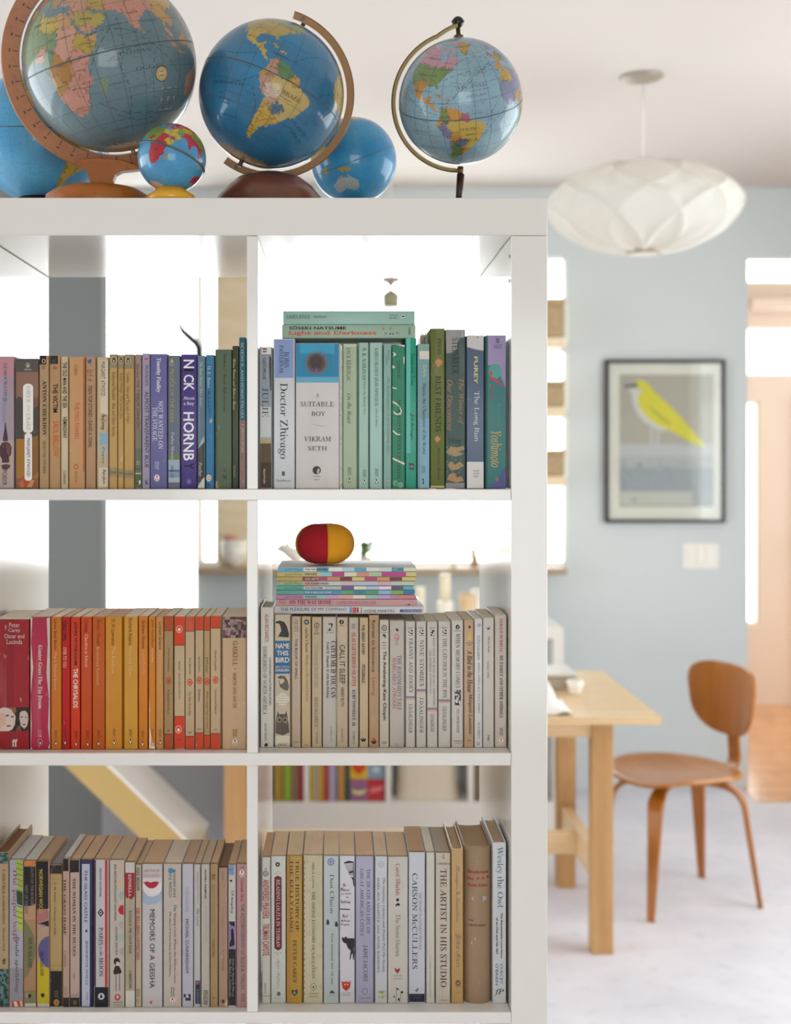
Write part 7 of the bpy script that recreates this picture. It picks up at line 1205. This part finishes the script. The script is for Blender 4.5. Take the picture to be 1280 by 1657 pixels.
for i, b_ in enumerate(BK):
    fx, fy, sc = FR[b_[0]]; XP.append([fx + b_[1]/sc, fx + b_[2]/sc])
for i in range(len(BK) - 1):     # neighbouring covers stand against one another
    if GRP[BK[i][0]] == GRP[BK[i+1][0]]:
        g_ = XP[i+1][0] - XP[i][1]
        if -2 < g_ < 7: m_ = XP[i][1] + g_*.5; XP[i][1] = m_; XP[i+1][0] = m_; GV[i][1] = max(.35, g_*.5); GV[i+1][0] = max(.35, g_*.5)
for bi, (fr, x0, x1, yt, col, lab, items, bands, d, s, pg, mat, hard, rounded) in enumerate(BK):
    fx, fy, sc = FR[fr]; row, set_ = ROW[fr]; Y = YF + set_ + s + rb_.uniform(-.0008, .0008)
    p0, p1 = XP[bi]; X0, X1 = wx(p0, Y), wx(p1, Y); X1 = min(X1, XD0 - .0004) if 'left' in GRP[fr] else X1; X = (X0 + X1)/2; w = X1 - X0 - .0003; zs = ZS[row][0]
    rows.setdefault(GRP[fr], []).append([X0, X1])
    h = wz(fy + yt/sc, Y) - zs
    if rounded: h = wz(fy + yt/sc, Y + .002) - zs
    zs += .0004; h -= .0004
    root = tag(empty('hardback_book' if hard else 'paperback_book', (X, Y, zs)), lab, 'book', GRP[fr])
    xl = (x0, x1)
    def tf(a, c, l, Y=Y, X=X, zs=zs, fx=fx, fy=fy, sc=sc, w=w, h=h, rounded=rounded, gL=0 if rounded else GV[bi][0]*Y/F + .0002, gR=0 if rounded else GV[bi][1]*Y/F + .0002):
        px, py = fx + a/sc, fy + c/sc; lx = max(-w/2 + gL + .0002, min(w/2 - gR - .0002, wx(px, Y) - X)); z = max(.0004, min(h - .0004, wz(py, Y) - zs))
        yb = (.011 - .011*max(0, math.sin(math.pi*(lx/w + .5)))**.6) if rounded else (0 if abs(lx) < w/2 - .0011 else .0)
        return (lx, yb - .00003 - .000012*min(l, 45), z)
    gl, gr = GV[bi][0]*Y/F, GV[bi][1]*Y/F
    fill_book(root, w, h, d, col, items, tf, pg, mat, hard, rounded, 'up', gl, gr)
zt = {}
for (fr, x0, x1, y0, y1, col, lab, items, d, s, pg, mat, hard, grp) in LY:
    fx, fy, sc = FR[fr]; row = 0 if fr == 'C' else 1; Y = YF + ROW['D' if row == 0 else 'H'][1] + s - (.004 if row == 0 else 0)
    p0, p1, q0, q1 = fx + x0/sc, fx + x1/sc, fy + y0/sc, fy + y1/sc
    L = wx(p1, Y) - wx(p0, Y)
    if row not in zt: zt[row] = wz(547.0 if row == 0 else 994.6, YF + ROW['D' if row == 0 else 'H'][1])
    zb = zt[row]; w = (q1 - q0)*Y/F; zt[row] = zb + w + .00025
    Xl = wx(p0, Y); root = tag(empty('paperback_book', (Xl, Y, zb + w/2), (0, R(-90), 0)), lab, 'book', grp)
    root.location = (Xl + L, Y, zb + w/2)     # local z runs to the left, local x upward
    zc_ = (q0 + q1)/2
    def tf(a, c, l, Y=Y, fx=fx, fy=fy, sc=sc, w=w, L=L, p1=p1, zc_=zc_):
        px, py = fx + a/sc, fy + c/sc; up = (zc_ - py)*Y/F; left = (p1 - px)*Y/F
        return (max(-w/2 + .0002, min(w/2 - .0002, up)), -.00003 - .000012*min(l, 45), max(.0004, min(L - .0004, left)))
    fill_book(root, w, L, d, col, items, tf, pg, mat, hard, False, 'lie')
# loose torn jacket scrap behind the teal books
# pink wrapped notebook standing behind, only its top shows
o = tag(empty('notebook', (wx(688, YF + .06), YF + .055, ZS[0][0])), 'pale pink notebook with torn top edge peeking up left of the olive hardback', 'notebook')
o.location = (wx(686.5, YF + .14), YF + .135, ZS[0][0] + .0005); hN = wz(545, YF + .14) - ZS[0][0]; m = MB()
m.box(-.006, 0, 0, .006, .06, hN, lin('d8c0b8')); m.obj('cover', M['cover'], o)
m = MB(); rr = random.Random(5)
for i in range(7): a = -.0065 + .0022*i; hh = rr.uniform(.003, .011); m.add([(a, .001, hN - .001), (a + .0026, .001, hN - .001), (a + .0014, .0005, hN + hh), (a + .0012, .004, hN - .001)], [(0,1,2), (1,3,2), (3,0,2), (0,3,1)], lin('c9a090'))
m.obj('torn_edge', M['cover_worn'], o)

# ================================================================== FELT BALL
YB_ = 1.815; rb = 48.5*YB_/F; hbk = 33.8*YB_/F
bl_ = tag(empty('felt_ball', (wx(526, YB_), YB_, zt[1])), 'squashed felt ball with crimson and amber panels on the booklet stack', 'ball')
def gore(a0, a1, mat, nm):
    m = MB(); na, nb = 16, 28; vs = []
    for j in range(nb+1):
        ph = math.pi*(j/nb - .5)
        for i in range(na+1):
            t = i/na; a = R(a0 + (a1-a0)*t); g_ = math.sin(math.pi*t); k = .962 + .038*min(1, g_**.5*1.05)
            rr_ = rb*math.cos(ph)**.80*k; z = hbk*(1 + math.copysign(abs(math.sin(ph))**.95, ph)) ; z -= .0018*math.exp(-((math.pi/2 - abs(ph))/.25)**2)*(1 if ph > 0 else -1)
            vs.append((rr_*math.sin(a), -rr_*math.cos(a), z))
    m.add(vs, [(j*(na+1)+i, j*(na+1)+i+1, (j+1)*(na+1)+i+1, (j+1)*(na+1)+i) for j in range(nb) for i in range(na)])
    return m.obj(nm, M[mat], bl_, True)
ga = [-72, 6, 84, 150, 216, 288]; gm = ['felt_red', 'felt_yel', 'felt_red', 'felt_yel', 'felt_yel']
for i in range(5): gore(ga[i], ga[i+1], gm[i], 'felt_panel')
m = MB()
for ga_ in (-72, 6, 84):
    for j in range(3, 34):
        ph = math.pi*(j/36 - .5); a = R(ga_); rr_ = rb*math.cos(ph)**.80*.968; z = hbk*(1 + math.copysign(abs(math.sin(ph))**.95, ph))
        c_ = Vector((rr_*math.sin(a), -rr_*math.cos(a), z)); tn = Vector((math.cos(a), math.sin(a), 0)); out = Vector((math.sin(a)*math.cos(ph), -math.cos(a)*math.cos(ph), math.sin(ph)))
        m.tube([c_ - tn*.0013 + out*.0002, c_ + out*.0007 + Vector((0,0,.0004)), c_ + tn*.0013 + out*.0002 + Vector((0,0,.0008))], .00028, 4)
m.obj('stitching', M['thread'], bl_)
